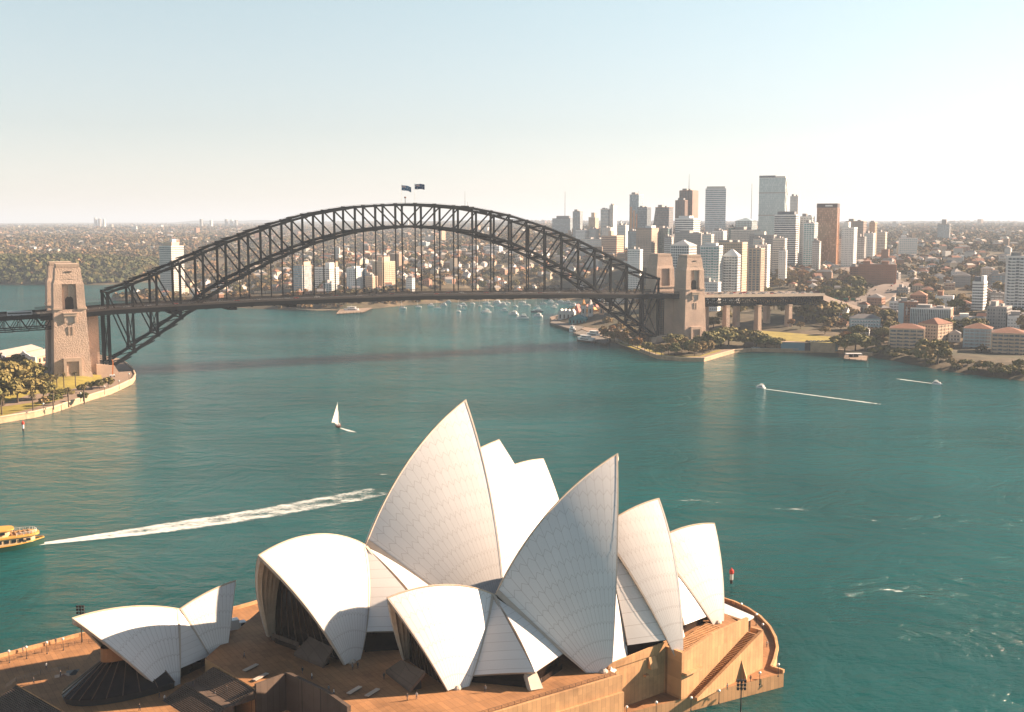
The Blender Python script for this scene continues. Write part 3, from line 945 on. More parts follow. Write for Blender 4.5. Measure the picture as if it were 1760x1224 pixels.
# ------------------------------------------------------------------ the arch bridge
BA = R(27.3)
FB = Frame((-89.6, 978.9), BA)
bridge = thing('arch_bridge', 'dark grey steel arch bridge spanning the harbour between stone pylons', 'bridge', FB.W(0, 0, 0), BA)
S0, S1 = -251.5, 251.5
NP = 28
ns = [S0 + (S1 - S0) * i / NP for i in range(NP + 1)]
TX = [0, 17, 54, 90, 125, 161, 196, 232, 251.5]; TZt = [134.0, 133.6, 131.2, 125.0, 115.2, 102.6, 87.2, 71.8, 65.2]
BX = [0, 18, 54, 90, 125, 161, 180, 203, 229, 251.5]; BZt = [115.4, 114.9, 110.9, 101.6, 87.6, 70.2, 57.8, 40.5, 23.0, 8.5]
topz = lambda s: float(np.interp(abs(s), TX, TZt)); 
botz = lambda s: float(np.interp(abs(s), BX, BZt))
def smooth(f, s): return (f(s - 5) + f(s) * 2 + f(s + 5)) / 4 if abs(s) < 240 else f(s)
TZn = [smooth(topz, s) for s in ns]; BZn = [smooth(botz, s) for s in ns]
DX = [-420, -327, -300, -247, -136, 0, 160, 224, 264, 306, 448, 520]; DZt = [48.5, 51.3, 52.2, 55.2, 58.0, 58.6, 55.6, 53.2, 51.8, 49.6, 47.0, 46.5]
deckz = lambda s: float(np.interp(s, DX, DZt))
PT = lambda s, l, z: Vector((s, -l, z))

# shared member meshes are unit boxes scaled per member
def unit_member(name, lattice=False):
    b = MB()
    if not lattice:
        b.bx(-.5, .5, -.5, .5, 0, 1)
    return b.mesh(name, STEEL)
UM = unit_member('steel_member')
def member(name, p, q, w, h, parent):
    p, q = Vector(p), Vector(q); d = q - p
    o = link(name, UM, parent)
    zax = d.normalized(); yax = Vector((0, 1, 0)) - zax * zax.y; yax.normalize(); xax = yax.cross(zax)
    M = Matrix((xax * w, yax * h, d)).transposed().to_4x4(); M.translation = p
    o.matrix_local = M
    return o
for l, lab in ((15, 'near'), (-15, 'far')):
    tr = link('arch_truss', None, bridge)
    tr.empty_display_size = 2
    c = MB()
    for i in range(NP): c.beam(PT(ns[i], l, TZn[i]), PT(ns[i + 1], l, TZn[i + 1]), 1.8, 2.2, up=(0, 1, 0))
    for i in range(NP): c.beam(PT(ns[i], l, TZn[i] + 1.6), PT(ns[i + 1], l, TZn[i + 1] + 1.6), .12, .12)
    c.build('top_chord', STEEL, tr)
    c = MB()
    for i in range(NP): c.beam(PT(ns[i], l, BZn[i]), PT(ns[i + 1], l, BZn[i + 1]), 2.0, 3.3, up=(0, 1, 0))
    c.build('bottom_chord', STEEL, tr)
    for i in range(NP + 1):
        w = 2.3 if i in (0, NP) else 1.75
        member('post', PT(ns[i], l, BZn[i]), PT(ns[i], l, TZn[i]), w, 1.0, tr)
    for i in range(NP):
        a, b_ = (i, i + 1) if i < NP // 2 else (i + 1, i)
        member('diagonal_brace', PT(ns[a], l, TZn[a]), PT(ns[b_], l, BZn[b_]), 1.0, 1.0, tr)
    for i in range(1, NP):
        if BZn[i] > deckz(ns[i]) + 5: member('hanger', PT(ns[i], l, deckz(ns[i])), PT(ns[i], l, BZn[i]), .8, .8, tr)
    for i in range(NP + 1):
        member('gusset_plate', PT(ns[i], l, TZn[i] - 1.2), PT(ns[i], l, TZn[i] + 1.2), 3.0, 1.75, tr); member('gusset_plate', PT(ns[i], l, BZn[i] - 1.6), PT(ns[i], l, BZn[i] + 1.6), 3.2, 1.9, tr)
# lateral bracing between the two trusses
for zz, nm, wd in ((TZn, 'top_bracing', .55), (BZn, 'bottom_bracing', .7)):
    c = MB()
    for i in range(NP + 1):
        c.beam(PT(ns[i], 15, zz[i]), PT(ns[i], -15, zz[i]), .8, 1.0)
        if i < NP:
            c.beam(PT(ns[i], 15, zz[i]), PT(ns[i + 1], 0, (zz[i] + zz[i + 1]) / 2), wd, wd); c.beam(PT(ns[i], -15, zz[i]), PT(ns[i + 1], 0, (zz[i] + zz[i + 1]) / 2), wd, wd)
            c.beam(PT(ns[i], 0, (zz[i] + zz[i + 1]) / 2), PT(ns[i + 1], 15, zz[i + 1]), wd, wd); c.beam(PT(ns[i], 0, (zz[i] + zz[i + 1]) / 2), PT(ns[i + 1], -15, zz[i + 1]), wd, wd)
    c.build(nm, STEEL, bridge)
c = MB()
for i in range(0, NP + 1):                       # sway frames inside the arch where they are below the deck or at the ends
    if BZn[i] < deckz(ns[i]) - 8:
        c.beam(PT(ns[i], 15, BZn[i]), PT(ns[i], -15, deckz(ns[i]) - 4), .6, .6); c.beam(PT(ns[i], -15, BZn[i]), PT(ns[i], 15, deckz(ns[i]) - 4), .6, .6)
c.build('sway_brace', STEEL, bridge)
# deck
ss = list(np.linspace(-300, 290, 60))
def ribbon(mb, ss, l0, l1, zo0, zo1, mi=0):
    for a, b_ in zip(ss[:-1], ss[1:]):
        za, zb = deckz(a), deckz(b_)
        P = [PT(a, l0, za + zo0), PT(b_, l0, zb + zo0), PT(b_, l1, zb + zo0), PT(a, l1, za + zo0), PT(a, l0, za + zo1), PT(b_, l0, zb + zo1), PT(b_, l1, zb + zo1), PT(a, l1, za + zo1)]
        mb.add(P, [(0, 1, 2, 3), (7, 6, 5, 4), (4, 5, 1, 0), (3, 2, 6, 7), (0, 3, 7, 4), (1, 5, 6, 2)], mi)
c = MB(); ribbon(c, ss, 24.4, -24.4, -2.9, -2.2); 
for i in range(NP + 1): c.beam(PT(ns[i], 24, deckz(ns[i]) - 4.4), PT(ns[i], -24, deckz(ns[i]) - 4.6), 1.0, 3.4)
for l in (24.2, 8, -8, -24.2): ribbon(c, ss, l + .3, l - .3, -5.6, -2.2)
c.build('deck_girder', STEEL, bridge)
c = MB(); ribbon(c, ss, 23.6, -23.6, -2.2, -2.0); c.build('road_surface', ASPH, bridge)
for l in (24.2, 14.0, -14.0, -24.2):
    c = MB(); ribbon(c, ss, l + .15, l - .15, -2.15, -.9 if abs(l) > 20 else -1.4)
    c.build('parapet', BROWNP, bridge)
fm = NT('mesh_fence'); fm.b.inputs['Alpha'].default_value = .45; FENCE = fm.set((.06, .045, .036), .8)
for l in (24.2, -24.2):
    c = MB()
    for a, b_ in zip(ss[:-1], ss[1:]):
        c.add([PT(a, l, deckz(a) - .9), PT(b_, l, deckz(b_) - .9), PT(b_, l, deckz(b_) + 1.3), PT(a, l, deckz(a) + 1.3)], [(0, 1, 2, 3)])
    c.build('safety_fence', FENCE, bridge)
for l in (24.2, -24.2):
    c = MB()
    for a in np.linspace(-300, 290, 119): c.beam(PT(a, l, deckz(a) - 2), PT(a, l, deckz(a) + 1.4), .12, .12)
    for a, b_ in zip(ss[:-1], ss[1:]): c.beam(PT(a, l, deckz(a) + 1.4), PT(b_, l, deckz(b_) + 1.4), .12, .12)
    c.build('fence_rail', BROWNP, bridge)
c = MB()
for k in range(-5, 6):
    if k == 0: continue
    for a in np.arange(-296, 286, 12): c.add([PT(a, k * 2.6 + .08, deckz(a) - 1.996), PT(a + 4, k * 2.6 + .08, deckz(a + 4) - 1.996), PT(a + 4, k * 2.6 - .08, deckz(a + 4) - 1.996), PT(a, k * 2.6 - .08, deckz(a) - 1.996)], [(3, 2, 1, 0)])
c.build('lane_marking', WHITE, bridge)
# end towers of lattice steel beside the abutments
for sx, nm in ((-254, 'south'), (254, 'north')):
    c = MB()
    for l in (15, -15):
        for dx in (-2.6, 2.6):
            for dl in (-2, 2): c.beam(PT(sx + dx, l + dl, 4), PT(sx + dx, l + dl, deckz(sx) - 3), .6, .6)
        for k in range(24):
            z = 5 + k * (deckz(sx) - 10) / 24
            c.beam(PT(sx - 2.6, l + 2, z), PT(sx + 2.6, l + 2, z), .25, .35); c.beam(PT(sx + 2.6, l - 2, z), PT(sx + 2.6, l + 2, z), .25, .35)
            c.beam(PT(sx - 2.6, l + 2, z), PT(sx + 2.6, l + 2, z + (deckz(sx) - 10) / 24), .2, .2)
    c.build('end_tower', STEEL, bridge)
# travelling gantries slung below the deck
for s_, l_ in ((-205, 27), (-160, 20), (-112, 20)):
    c = MB(); z = deckz(s_) - 7
    c.box((s_, -l_ + 6, z), (7, 26, .7)); c.box((s_ - 3, -l_ + 3, z + 1.2), (.5, 20, 1.6)); c.box((s_ + 3, -l_ + 3, z + 1.2), (.5, 20, 1.6))
    for d in (-3, 3): c.beam((s_ + d, -l_ + 2, z), (s_ + d, -l_ + 2, z + 5), .4, .4)
    c.build('maintenance_gantry', STEEL, bridge)
# north approach: deck on trusses and paired granite piers
GRAN = None
def granite():
    t = NT('rock_faced_granite'); p = t.pos(); o = t.obj()
    br = t.n('ShaderNodeTexBrick'); mp = t.n('ShaderNodeMapping'); s = t.n('ShaderNodeSeparateXYZ'); cb = t.n('ShaderNodeCombineXYZ')
    t.l(o, s.inputs[0]); t.l(t.math('ADD', s.outputs[0], s.outputs[1]), cb.inputs[0]); t.l(s.outputs[2], cb.inputs[1])
    t.l(cb.outputs[0], br.inputs['Vector']); br.inputs['Scale'].default_value = .42; br.inputs['Mortar Size'].default_value = .016
    br.inputs['Color1'].default_value = (.60, .44, .335, 1); br.inputs['Color2'].default_value = (.68, .51, .40, 1); br.inputs['Mortar'].default_value = (.2, .16, .13, 1)
    n = t.noise(p, .5, 5, .65)
    t.bump(t.noise(p, 1.1, 5, .62), .8, .9)
    st = t.ramp(t.noise(p, .07, 4), [(.3, (.82, .82, .84)), (.7, (1.12, 1.1, 1.08))])
    c = t.mix(1.0, t.mix(t.math('MULTIPLY', n, .35), br.outputs['Color'], (.42, .31, .25)), st, 'MULTIPLY')
    return t.set(c, .9)
GRAN = granite()
GRANS = mat('dressed_granite', (.52, .39, .30), .85, .15, .3, .2)
c = MB(); sN = list(np.linspace(290, 455, 14)); ribbon(c, sN, 22.5, -22.5, -2.6, -1.9)
for l in (22.4, -22.4): ribbon(c, sN, l + .3, l - .3, -3.6, -.6)
o = c.build('approach_slab', mat('pale_concrete', (.45, .38, .31), .85, .15, .2), bridge)
c = MB(); ribbon(c, sN, 22.0, -22.0, -1.9, -1.8); c.build('approach_road', mat('worn_road', (.20, .16, .135), .9, .2, .1), bridge)
c = MB()
for l in (17, 5.5, -5.5, -17):
    for a, b_ in zip(np.linspace(292, 450, 23)[:-1], np.linspace(292, 450, 23)[1:]):
        z0, z1 = deckz(a) - 3.2, deckz(a) - 12.5; m = (a + b_) / 2
        c.beam(PT(a, l, z0), PT(b_, l, z0), .7, .9); c.beam(PT(a, l, z1), PT(b_, l, z1), .6, .8)
        c.beam(PT(a, l, z0), PT(m, l, z1), .45, .45); c.beam(PT(m, l, z1), PT(b_, l, z0), .45, .45); c.beam(PT(a, l, z1), PT(a, l, z0), .4, .4)
for a in np.linspace(292, 450, 23): c.beam(PT(a, 20, deckz(a) - 4), PT(a, -20, deckz(a) - 4), .8, 1.4)
c.build('approach_truss', STEEL, bridge)
c = MB(); sS = list(np.linspace(-460, -300, 14)); ribbon(c, sS, 24.2, -24.2, -2.6, -2.0)
for l in (24.1, -24.1): ribbon(c, sS, l + .3, l - .3, -3.8, -.6)
c.build('approach_slab', STEEL, bridge)
c = MB()
for l in (17, 0, -17):
    for a, b_ in zip(np.linspace(-458, -286, 17)[:-1], np.linspace(-458, -286, 17)[1:]):
        z0, z1 = deckz(a) - 3.4, deckz(a) - 12.5; m = (a + b_) / 2
        c.beam(PT(a, l, z0), PT(b_, l, z0), .7, .9); c.beam(PT(a, l, z1), PT(b_, l, z1), .6, .8)
        c.beam(PT(a, l, z1), PT(m, l, z0), .5, .5); c.beam(PT(m, l, z0), PT(b_, l, z1), .5, .5); c.beam(PT(m, l, z1), PT(m, l, z0), .4, .4)
c.build('approach_truss', STEEL, bridge)
PIERS = [(332, 17), (372, 17), (412, 17), (332, -17), (372, -17), (412, -17)]
for i, (s_, l_) in enumerate(PIERS):
    w = FB.W(s_, l_, 0); g = 4.0 if i % 3 < 1 else (6 if i % 3 == 1 else 9)
    pr = thing('viaduct_pier', '', 'pier', (w.x, w.y, g), BA, 'granite piers under the approach viaduct')
    order = ('nearest to the right hand pylon', 'second out from the right hand pylon', 'farthest from the pylon, by the trees')[i % 3]
    tag(pr, 'pale granite viaduct pier in the %s row, %s' % ('front' if l_ > 0 else 'back', order), 'pier')
    c = MB(); h = deckz(s_) - 12.9 - g
    c.add([(-2.5, -3.6, -2), (2.5, -3.6, -2), (2.5, 3.6, -2), (-2.5, 3.6, -2), (-2.0, -3.0, h), (2.0, -3.0, h), (2.0, 3.0, h), (-2.0, 3.0, h)], [(0, 1, 5, 4), (1, 2, 6, 5), (2, 3, 7, 6), (3, 0, 4, 7), (4, 5, 6, 7)])
    c.build('shaft', GRAN, pr)
    c = MB(); c.bx(-2.4, 2.4, -3.4, 3.4, h, h + .9); c.build('cap', GRANS, pr)

# ------------------------------------------------------------------ stone pylons
def pylon_parts(root, mir=1):
    # local x along the bridge, y negative is the outer (viewer) face, z up from water; tapering tower
    def sec(z):                      # half length, half width
        t = np.interp(z, [0, 12, 55, 68, 74, 86, 88], [0, .14, .62, .74, .8, .92, 1])
        return 13.2 - 3.5 * t, 11.5 - 3.2 * t
    b = MB(); zs = [3, 8, 20, 35, 50, 55]
    rows = []
    for z in zs:
        a, c = sec(z); rows.append([(-a, -c, z), (a, -c, z), (a, c, z), (-a, c, z)])
    b.grid(rows, closed=True)
    b.build('tower_shaft', GRAN, root)
    # upper stage: corner buttresses with a tall recess in the outer and inner faces
    b = MB(); a, c = sec(55)
    zt = 73.5
    a2, c2 = sec(zt)
    k = .46
    for sx in (-1, 1):
        lo = [(sx * a, -c), (sx * a * k, -c), (sx * a * k, c), (sx * a, c)]; hi = [(sx * a2, -c2), (sx * a2 * k, -c2), (sx * a2 * k, c2), (sx * a2, c2)]
        P = [(p[0], p[1], 55) for p in lo] + [(p[0], p[1], zt) for p in hi]
        F = [(0, 1, 5, 4), (1, 2, 6, 5), (2, 3, 7, 6), (3, 0, 4, 7), (4, 5, 6, 7)]
        if sx > 0: F = [tuple(reversed(f)) for f in F]
        b.add(P, F)
    P = [(-a * k, -c + 2.6, 55), (a * k, -c + 2.6, 55), (a * k, c - 2.6, 55), (-a * k, c - 2.6, 55), (-a2 * k, -c2 + 2.0, 79), (a2 * k, -c2 + 2.0, 79), (a2 * k, c2 - 2.0, 79), (-a2 * k, c2 - 2.0, 79)]
    b.add(P, [(0, 1, 5, 4), (1, 2, 6, 5), (2, 3, 7, 6), (3, 0, 4, 7), (4, 5, 6, 7)])
    # sloped shoulders and crown
    a3, c3 = sec(77.5); a3 -= .9; c3 -= .6
    b.grid([[(-a2, -c2, zt + .01), (a2, -c2, zt + .01), (a2, c2, zt + .01), (-a2, c2, zt + .01)], [(-a3, -c3, 76.5), (a3, -c3, 76.5), (a3, c3, 76.5), (-a3, c3, 76.5)]], closed=True)
    a4, c4 = a3 - .7, c3 - .6
    b.grid([[(-a3, -c3, 76.5), (a3, -c3, 76.5), (a3, c3, 76.5), (-a3, c3, 76.5)], [(-a4, -c4, 85.2), (a4, -c4, 85.2), (a4, c4, 85.2), (-a4, c4, 85.2)]], closed=True)
    b.add([(-a4, -c4, 85.2), (a4, -c4, 85.2), (a4, c4, 85.2), (-a4, c4, 85.2)], [(0, 1, 2, 3)])
    b.build('upper_stage', GRAN, root)
    b = MB()
    b.bx(-a4 + .7, a4 - .7, -c4 + .7, c4 - .7, 85.2, 88.2); b.build('roof_block', GRANS, root)
    b = MB()
    for sx in (-1, 1): b.beam((sx * (a4 - .3), -c4, 86.6), (sx * (a4 - .3), c4, 86.6), .1, .1)
    for sy in (-1, 1): b.beam((-a4, sy * (c4 - .3), 86.6), (a4, sy * (c4 - .3), 86.6), .1, .1)
    for q in np.linspace(-1, 1, 9):
        for sy in (-1, 1): b.beam((q * a4, sy * (c4 - .3), 85.2), (q * a4, sy * (c4 - .3), 86.6), .1, .1)
    b.build('roof_railing', BROWNP, root)
    # string course
    b = MB(); a, c = sec(55); a += .25; c += .25
    for p, q in (((-a, -c), (-a * k, -c)), ((a * k, -c), (a, -c)), ((a, -c), (a, c)), ((a, c), (-a, c)), ((-a, c), (-a, -c))):
        b.beam((p[0], p[1], 55.6), (q[0], q[1], 55.6), 1.0, 1.4)
    b.build('string_course', GRANS, root)
    # central pier strip in the recess, arched opening, balcony, brackets and slots
    b = MB(); a, c = sec(60)
    b.bx(-.55, .55, -c + 1.5, -c + 2.9, 64, 76.5); b.beam((-a * k, -c2 + 1.2, 76.4), (-.2, -c2 + 1.2, 77.6), 1.2, .7); b.beam((a * k, -c2 + 1.2, 76.4), (.2, -c2 + 1.2, 77.6), 1.2, .7)
    b.build('recess_pilaster', GRANS, root)
    b = MB(); yy = -c + 2.3; pts = [(-2.9, 53.2), (2.9, 53.2)] + [(2.9 * math.cos(t), 61.5 + 2.9 * math.sin(t)) for t in np.linspace(0, math.pi, 9)]
    n = len(pts); b.add([(x, yy, z) for x, z in pts] + [(x, yy + .6, z) for x, z in pts], [tuple(range(n))] + [(i, n + i, n + (i + 1) % n, (i + 1) % n) for i in range(n)])
    b.build('arched_opening', mat('opening_shadow', (.05, .035, .028), .9, .2, 1), root)
    b = MB(); a, c = sec(49)
    b.bx(-4.6, 4.6, -c - 1.6, -c + 1.2, 50.2, 52.0); b.bx(-4.9, 4.9, -c - 1.9, -c + 1.2, 52.0, 52.7)
    b.bx(-4.2, -2.8, -c - 1.1, -c + 1, 45.5, 50.2); b.bx(2.8, 4.2, -c - 1.1, -c + 1, 45.5, 50.2)
    b.build('balcony', GRANS, root)
    b = MB(); b.bx(-2.8, 2.8, -c - .25, -c + .5, 45.2, 50.1); b.build('stone_panel', mat('pale_stone_panel', (.46, .40, .36), .8, .1, .5), root)
    b = MB(); a, c = sec(40)
    b.bx(-1.8, -.9, -c - .45, -c + .6, 36.5, 42.5); b.bx(.9, 1.8, -c - .45, -c + .6, 36.5, 42.5); b.build('stone_fluting', GRANS, root)
    b = MB(); a, c = sec(12); y = -c - 1.8
    b.bx(-6.2, -4.2, y, -c + 1.4, 3, 17); b.bx(4.2, 6.2, y, -c + 1.4, 3, 17); b.bx(-6.2, 6.2, y, -c + 1.4, 17, 19.6)
    b.build('entrance_surround', GRANS, root)
    b = MB(); b.bx(-4.1, 4.1, -c - .5, -c + 1.3, 3, 16.9); b.build('entrance_panel', GRAN, root)
    b = MB(); a, c = sec(3)
    b.add([(-a - 1, -c - 1, 1.5), (a + 1, -c - 1, 1.5), (a + 1, c + 1, 1.5), (-a - 1, c + 1, 1.5), (-a - .2, -c - .2, 8), (a + .2, -c - .2, 8), (a + .2, c + .2, 8), (-a - .2, c + .2, 8)], [(0, 1, 5, 4), (1, 2, 6, 5), (2, 3, 7, 6), (3, 0, 4, 7), (4, 5, 6, 7)])
    b.build('plinth', GRANS, root)
    b = MB(); b.bx(-2.2, 2.2, -c4 - .55, -c4 + .4, 82.0, 82.8); b.build('parapet_slot', mat('opening_shadow', None), root)
pg = 'granite pylons at the ends of the bridge'
py = thing('stone_pylon', 'tall pale granite pylon standing on the lawn at the left end of the bridge', 'pylon', FB.W(-280.5, 24.5, 0), BA, pg)
pylon_parts(py)
KIDS[py.name] = list(py.children)
dup(py, FB.W(-280.5, -24.5, 0), BA + math.pi, None, 'granite pylon half hidden behind the left front pylon, far side of the roadway', pg)
dup(py, FB.W(281.0, 24.5, 0), BA, None, 'right hand front granite pylon beside the white apartment tower', pg)
dup(py, FB.W(281.0, -24.5, 0), BA + math.pi, None, 'right hand rear granite pylon where the arch runs down behind the roadway', pg)
# abutment towers under the deck
for sx, lab in ((-268, 'dark stone abutment under the left end of the roadway'), (268, 'dark stone abutment under the right end of the roadway')):
    w = FB.W(sx, 0, 0); t = thing('bridge_abutment', lab, 'abutment', (w.x, w.y, 0), BA)
    c = MB(); c.bx(-9, 9, -15, 15, 2, deckz(sx) - 4.8); c.build('abutment_wall', GRAN, t)
    c = MB()
    for yy in (-12, -6, 0, 6, 12): c.bx(-9.4 if sx > 0 else 9.0, -9.0 if sx > 0 else 9.4, yy - 1, yy + 1, 2, deckz(sx) - 8)
    c.build('wall_pilaster', GRANS, t)
    sg = -1 if sx > 0 else 1
    for yy in (-15, 15):
        c = MB(); c.add([(sg * 6, yy - 4, 1), (sg * 24, yy - 4, 1), (sg * 24, yy + 4, 1), (sg * 6, yy + 4, 1), (sg * 6, yy - 4, 12), (sg * 19, yy - 4, 10), (sg * 19, yy + 4, 10), (sg * 6, yy + 4, 12)],
        [(0, 1, 5, 4), (1, 2, 6, 5), (2, 3, 7, 6), (3, 0, 4, 7), (4, 5, 6, 7)] if sg > 0 else [(4, 5, 1, 0), (5, 6, 2, 1), (6, 7, 3, 2), (7, 4, 0, 3), (7, 6, 5, 4)])
        c.build('skewback', GRANS, t)

# ------------------------------------------------------------------ flags and masts on the crown
FLAGB = mat('flag_blue', (.012, .04, .13), .8, .1, 2); FLAGB2 = mat('flag_light_blue', (.02, .12, .26), .8, .1, 2)
FRED = mat('flag_red', (.5, .02, .03), .8, .1, 2); FWHITE = mat('flag_white', (.8, .8, .8), .8, .05, 2)
def flag(label, l, blue, droop):
    w = FB.W(0, l, topz(0)); r = thing('flagpole', label, 'flag', (w.x, w.y, w.z), 0)
    c = MB(); c.tube((0, 0, 0), (0, 0, 17.5), .16, .09, 8); c.lathe([(.2, 0), (.2, .2), (.02, .4)], (0, 0, 17.4), 8); c.build('pole', WHITE, r)
    L, Hh, n = 8.4, 4.4, 20
    def cp(x, z): return Vector((x * math.cos(.05), .45 * math.sin(x * 1.15) * min(1, x / 2), z - droop * (x / L) ** 1.6 - .2 * math.sin(x * .9)))
    def patch(mb, x0, x1, z0, z1, y=0.0, mi=0, m=10):
        rows = [[cp(x, z) + Vector((0, y, 0)) for x in np.linspace(x0, x1, m)] for z in (z0, z1)]
        mb.grid(rows, mi); mb.grid([[p + Vector((0, -2 * y, 0)) for p in rw] for rw in rows] if y else rows, mi) if y else None
    c = MB(); z0 = 12.8
    patch(c, .1, L, z0, z0 + Hh, 0.0, 0, n)
    f = c.build('flag_cloth', blue, r)
    c = MB(); cw, ch = L / 2, Hh / 2; zc = z0 + Hh - ch
    patch(c, .1, cw, zc + ch * .38, zc + ch * .62, -.03, 0); patch(c, cw * .44, cw * .56 + .1, zc, zc + ch, -.03, 0)
    c.build('red_cross', FRED, f)
    c = MB(); patch(c, .1, cw, zc + ch * .26, zc + ch * .38, -.03); patch(c, .1, cw, zc + ch * .62, zc + ch * .74, -.03)
    for k in range(2):
        a, b_ = ((.1, zc), (cw, zc + ch)) if k else ((.1, zc + ch), (cw, zc))
        rows = [[cp(a[0] + (b_[0] - a[0]) * t, a[1] + (b_[1] - a[1]) * t + o_) + Vector((0, -.025, 0)) for t in np.linspace(0, 1, 8)] for o_ in (-.2, .2)]
        c.grid(rows)
    c.build('white_saltire', FWHITE, f)
    c = MB()
    def star(x, z, rad):
        pts = [cp(x + rad * (1 if k % 2 == 0 else .45) * math.cos(math.pi / 2 + k * math.pi / 7), z + rad * (1 if k % 2 == 0 else .45) * math.sin(math.pi / 2 + k * math.pi / 7)) + Vector((0, -.04, 0)) for k in range(14)]
        c.add(pts, [tuple(range(14))])
    star(cw / 2, z0 + Hh * .24, .62)
    for x, z in ((L * .75, z0 + Hh * .82), (L * .75, z0 + Hh * .18), (L * .64, z0 + Hh * .55), (L * .86, z0 + Hh * .6), (L * .8, z0 + Hh * .45)): star(x, z, .38)
    c.build('star', FWHITE, f)
flag('deep blue flag with stars flying on the right hand pole over the arch crown', 15, FLAGB, .4)
flag('lighter blue drooping flag on the left hand pole over the arch crown', -15, FLAGB2, 1.9)
w = FB.W(-6, 8, topz(0) + .9); r = thing('beacon_post', 'short beacon lamp post between the two flags on the arch', 'beacon', w)
c = MB(); c.tube((0, 0, -1), (0, 0, 4.4), .28, .22, 8); c.build('post', DARKM, r)
c = MB(); c.lathe([(.5, 0), (.85, .3), (.85, 1.1), (.4, 1.5)], (0, 0, 4.2), 10); c.build('lamp_head', mat('rusty_beacon', (.16, .05, .03), .6, .2, 1), r)
w = FB.W(47, 15, topz(47)); r = thing('antenna_mast', 'thin antenna mast on the arch to the right of the flags', 'antenna', w)
c = MB(); c.tube((0, 0, 0), (0, 0, 14), .16, .06, 6); c.build('mast', DARKM, r)
c = MB(); c.bx(-3.5, 3.5, -.8, .8, .4, 1.5); c.tube((2.2, 0, 0), (2.2, 0, 5), .1, .06, 6); c.build('equipment_platform', DARKM, r)
# ------------------------------------------------------------------ flat foreshores with exact sea walls
def shore_poly(name, poly, z, m, wall=None):
    b = MB(); b.prism([tuple(p[:2]) for p in poly], -3, z, 0, 1)
    return struct(b.build(name, [wall or SAND, m]))
DW = [G(x, y, 0) for x, y in ((-60, 735), (0, 728), (60, 718), (95, 709), (130, 697), (160, 687), (190, 678), (210, 669), (228, 660), (233, 652), (228, 641), (213, 628))]
dpoly = [(-335, 590)] + [tuple(p[:2]) for p in DW] + [(-330, 945), (-390, 1010), (-900, 1040), (-900, 560)]
DZ = 3.6
shore_poly('dawes_foreshore', dpoly, DZ, PATHM)
def coping(name, pts, z, label, w=1.0, h=.75, closed=False):
    b = MB()
    for p, q in zip(pts[:-1], pts[1:]): b.beam((p[0], p[1], z + h / 2), (q[0], q[1], z + h / 2), w, h)
    return tag(b.build(name, mat('pale_coping', (.52, .40, .28), .85, .2, .3)), label, 'sea wall')
coping('sea_wall_coping', DW, DZ, 'pale sandstone sea wall coping curving round the left hand point')
def lawn(name, pts, z0, m=None, dz=.02):
    b = MB(); P = [(p[0], p[1], z0 + dz) for p in pts]
    ar = sum(P[i][0] * P[(i + 1) % len(P)][1] - P[(i + 1) % len(P)][0] * P[i][1] for i in range(len(P)))
    if ar < 0: P = P[::-1]
    b.add(P, [tuple(range(len(P)))]); return struct(b.build(name, m or GRASS))
lawn('water_side_lawn', [G(x, y, DZ) for x, y in ((-60, 722), (0, 716), (55, 702), (90, 690), (115, 684), (70, 690), (20, 697), (-60, 706))], DZ)
# raised lawn and mound behind
def mound(name, pts, z0, hgt, m, n=22):
    xs = [p[0] for p in pts]; ys = [p[1] for p in pts]
    X, Y = np.meshgrid(np.linspace(min(xs), max(xs), n), np.linspace(min(ys), max(ys), n))
    P = np.c_[X.ravel(), Y.ravel()]; sd = sdist(P, np.array([(p[0], p[1]) for p in pts]))
    k = np.clip(sd / 22, 0, 1); k = k * k * (3 - 2 * k)
    Z = np.where(sd > -6, z0 + k * hgt, z0 - 2).reshape(X.shape)
    return struct(grid_obj(name, X, Y, Z, m, drop=z0 - 1))
mound('pylon_lawn', [G(x, y, DZ + 1) for x, y in ((60, 676), (110, 672), (160, 660), (185, 650), (180, 640), (120, 640), (70, 640), (-40, 640), (-60, 700), (20, 690))], DZ - .3, 3.0, GRASS)

# north foreshore (flat apron under the trees)
NW = [G(x, y, 0) for x, y in ((1500, 613), (1440, 607), (1380, 606), (1290, 605), (1262, 607), (1240, 613), (1210, 622), (1170, 621), (1130, 617), (1112, 610), (1095, 603), (1060, 590), (1035, 583), (1012, 575), (1000, 570), (950, 557), (945, 549))]
npoly = [tuple(p[:2]) for p in NW] + [(62, 1440), (140, 1440), (170, 1250), (200, 1120), (330, 1075), (345, 1010)]
NZ = 2.9
shore_poly('milsons_foreshore', npoly, NZ, PATHM)
coping('sea_wall_coping', NW[:13], NZ, 'sandstone sea wall coping round the right hand point below the pylon', .9, .6)
lawn('point_lawn', [G(x, y, NZ) for x, y in ((1105, 601), (1135, 610), (1170, 614), (1205, 613), (1240, 603), (1225, 596), (1180, 598), (1130, 598))], NZ)
lawn('boulevard', [G(x, y, NZ) for x, y in ((1255, 598), (1440, 600), (1520, 607), (1525, 602), (1440, 596), (1260, 594))], NZ, ASPH)
b_ = [G(x, y, 10) for x, y in ((1296, 583), (1436, 590), (1424, 570), (1310, 566))]
def flatpad(name, pts, z, m, skirt=SAND):
    b = MB(); b.prism([tuple(p[:2]) for p in pts], 1.0, z, 0, 1); return struct(b.build(name, [skirt, m]))
flatpad('viaduct_lawn', b_ , 10.0, GRASS)

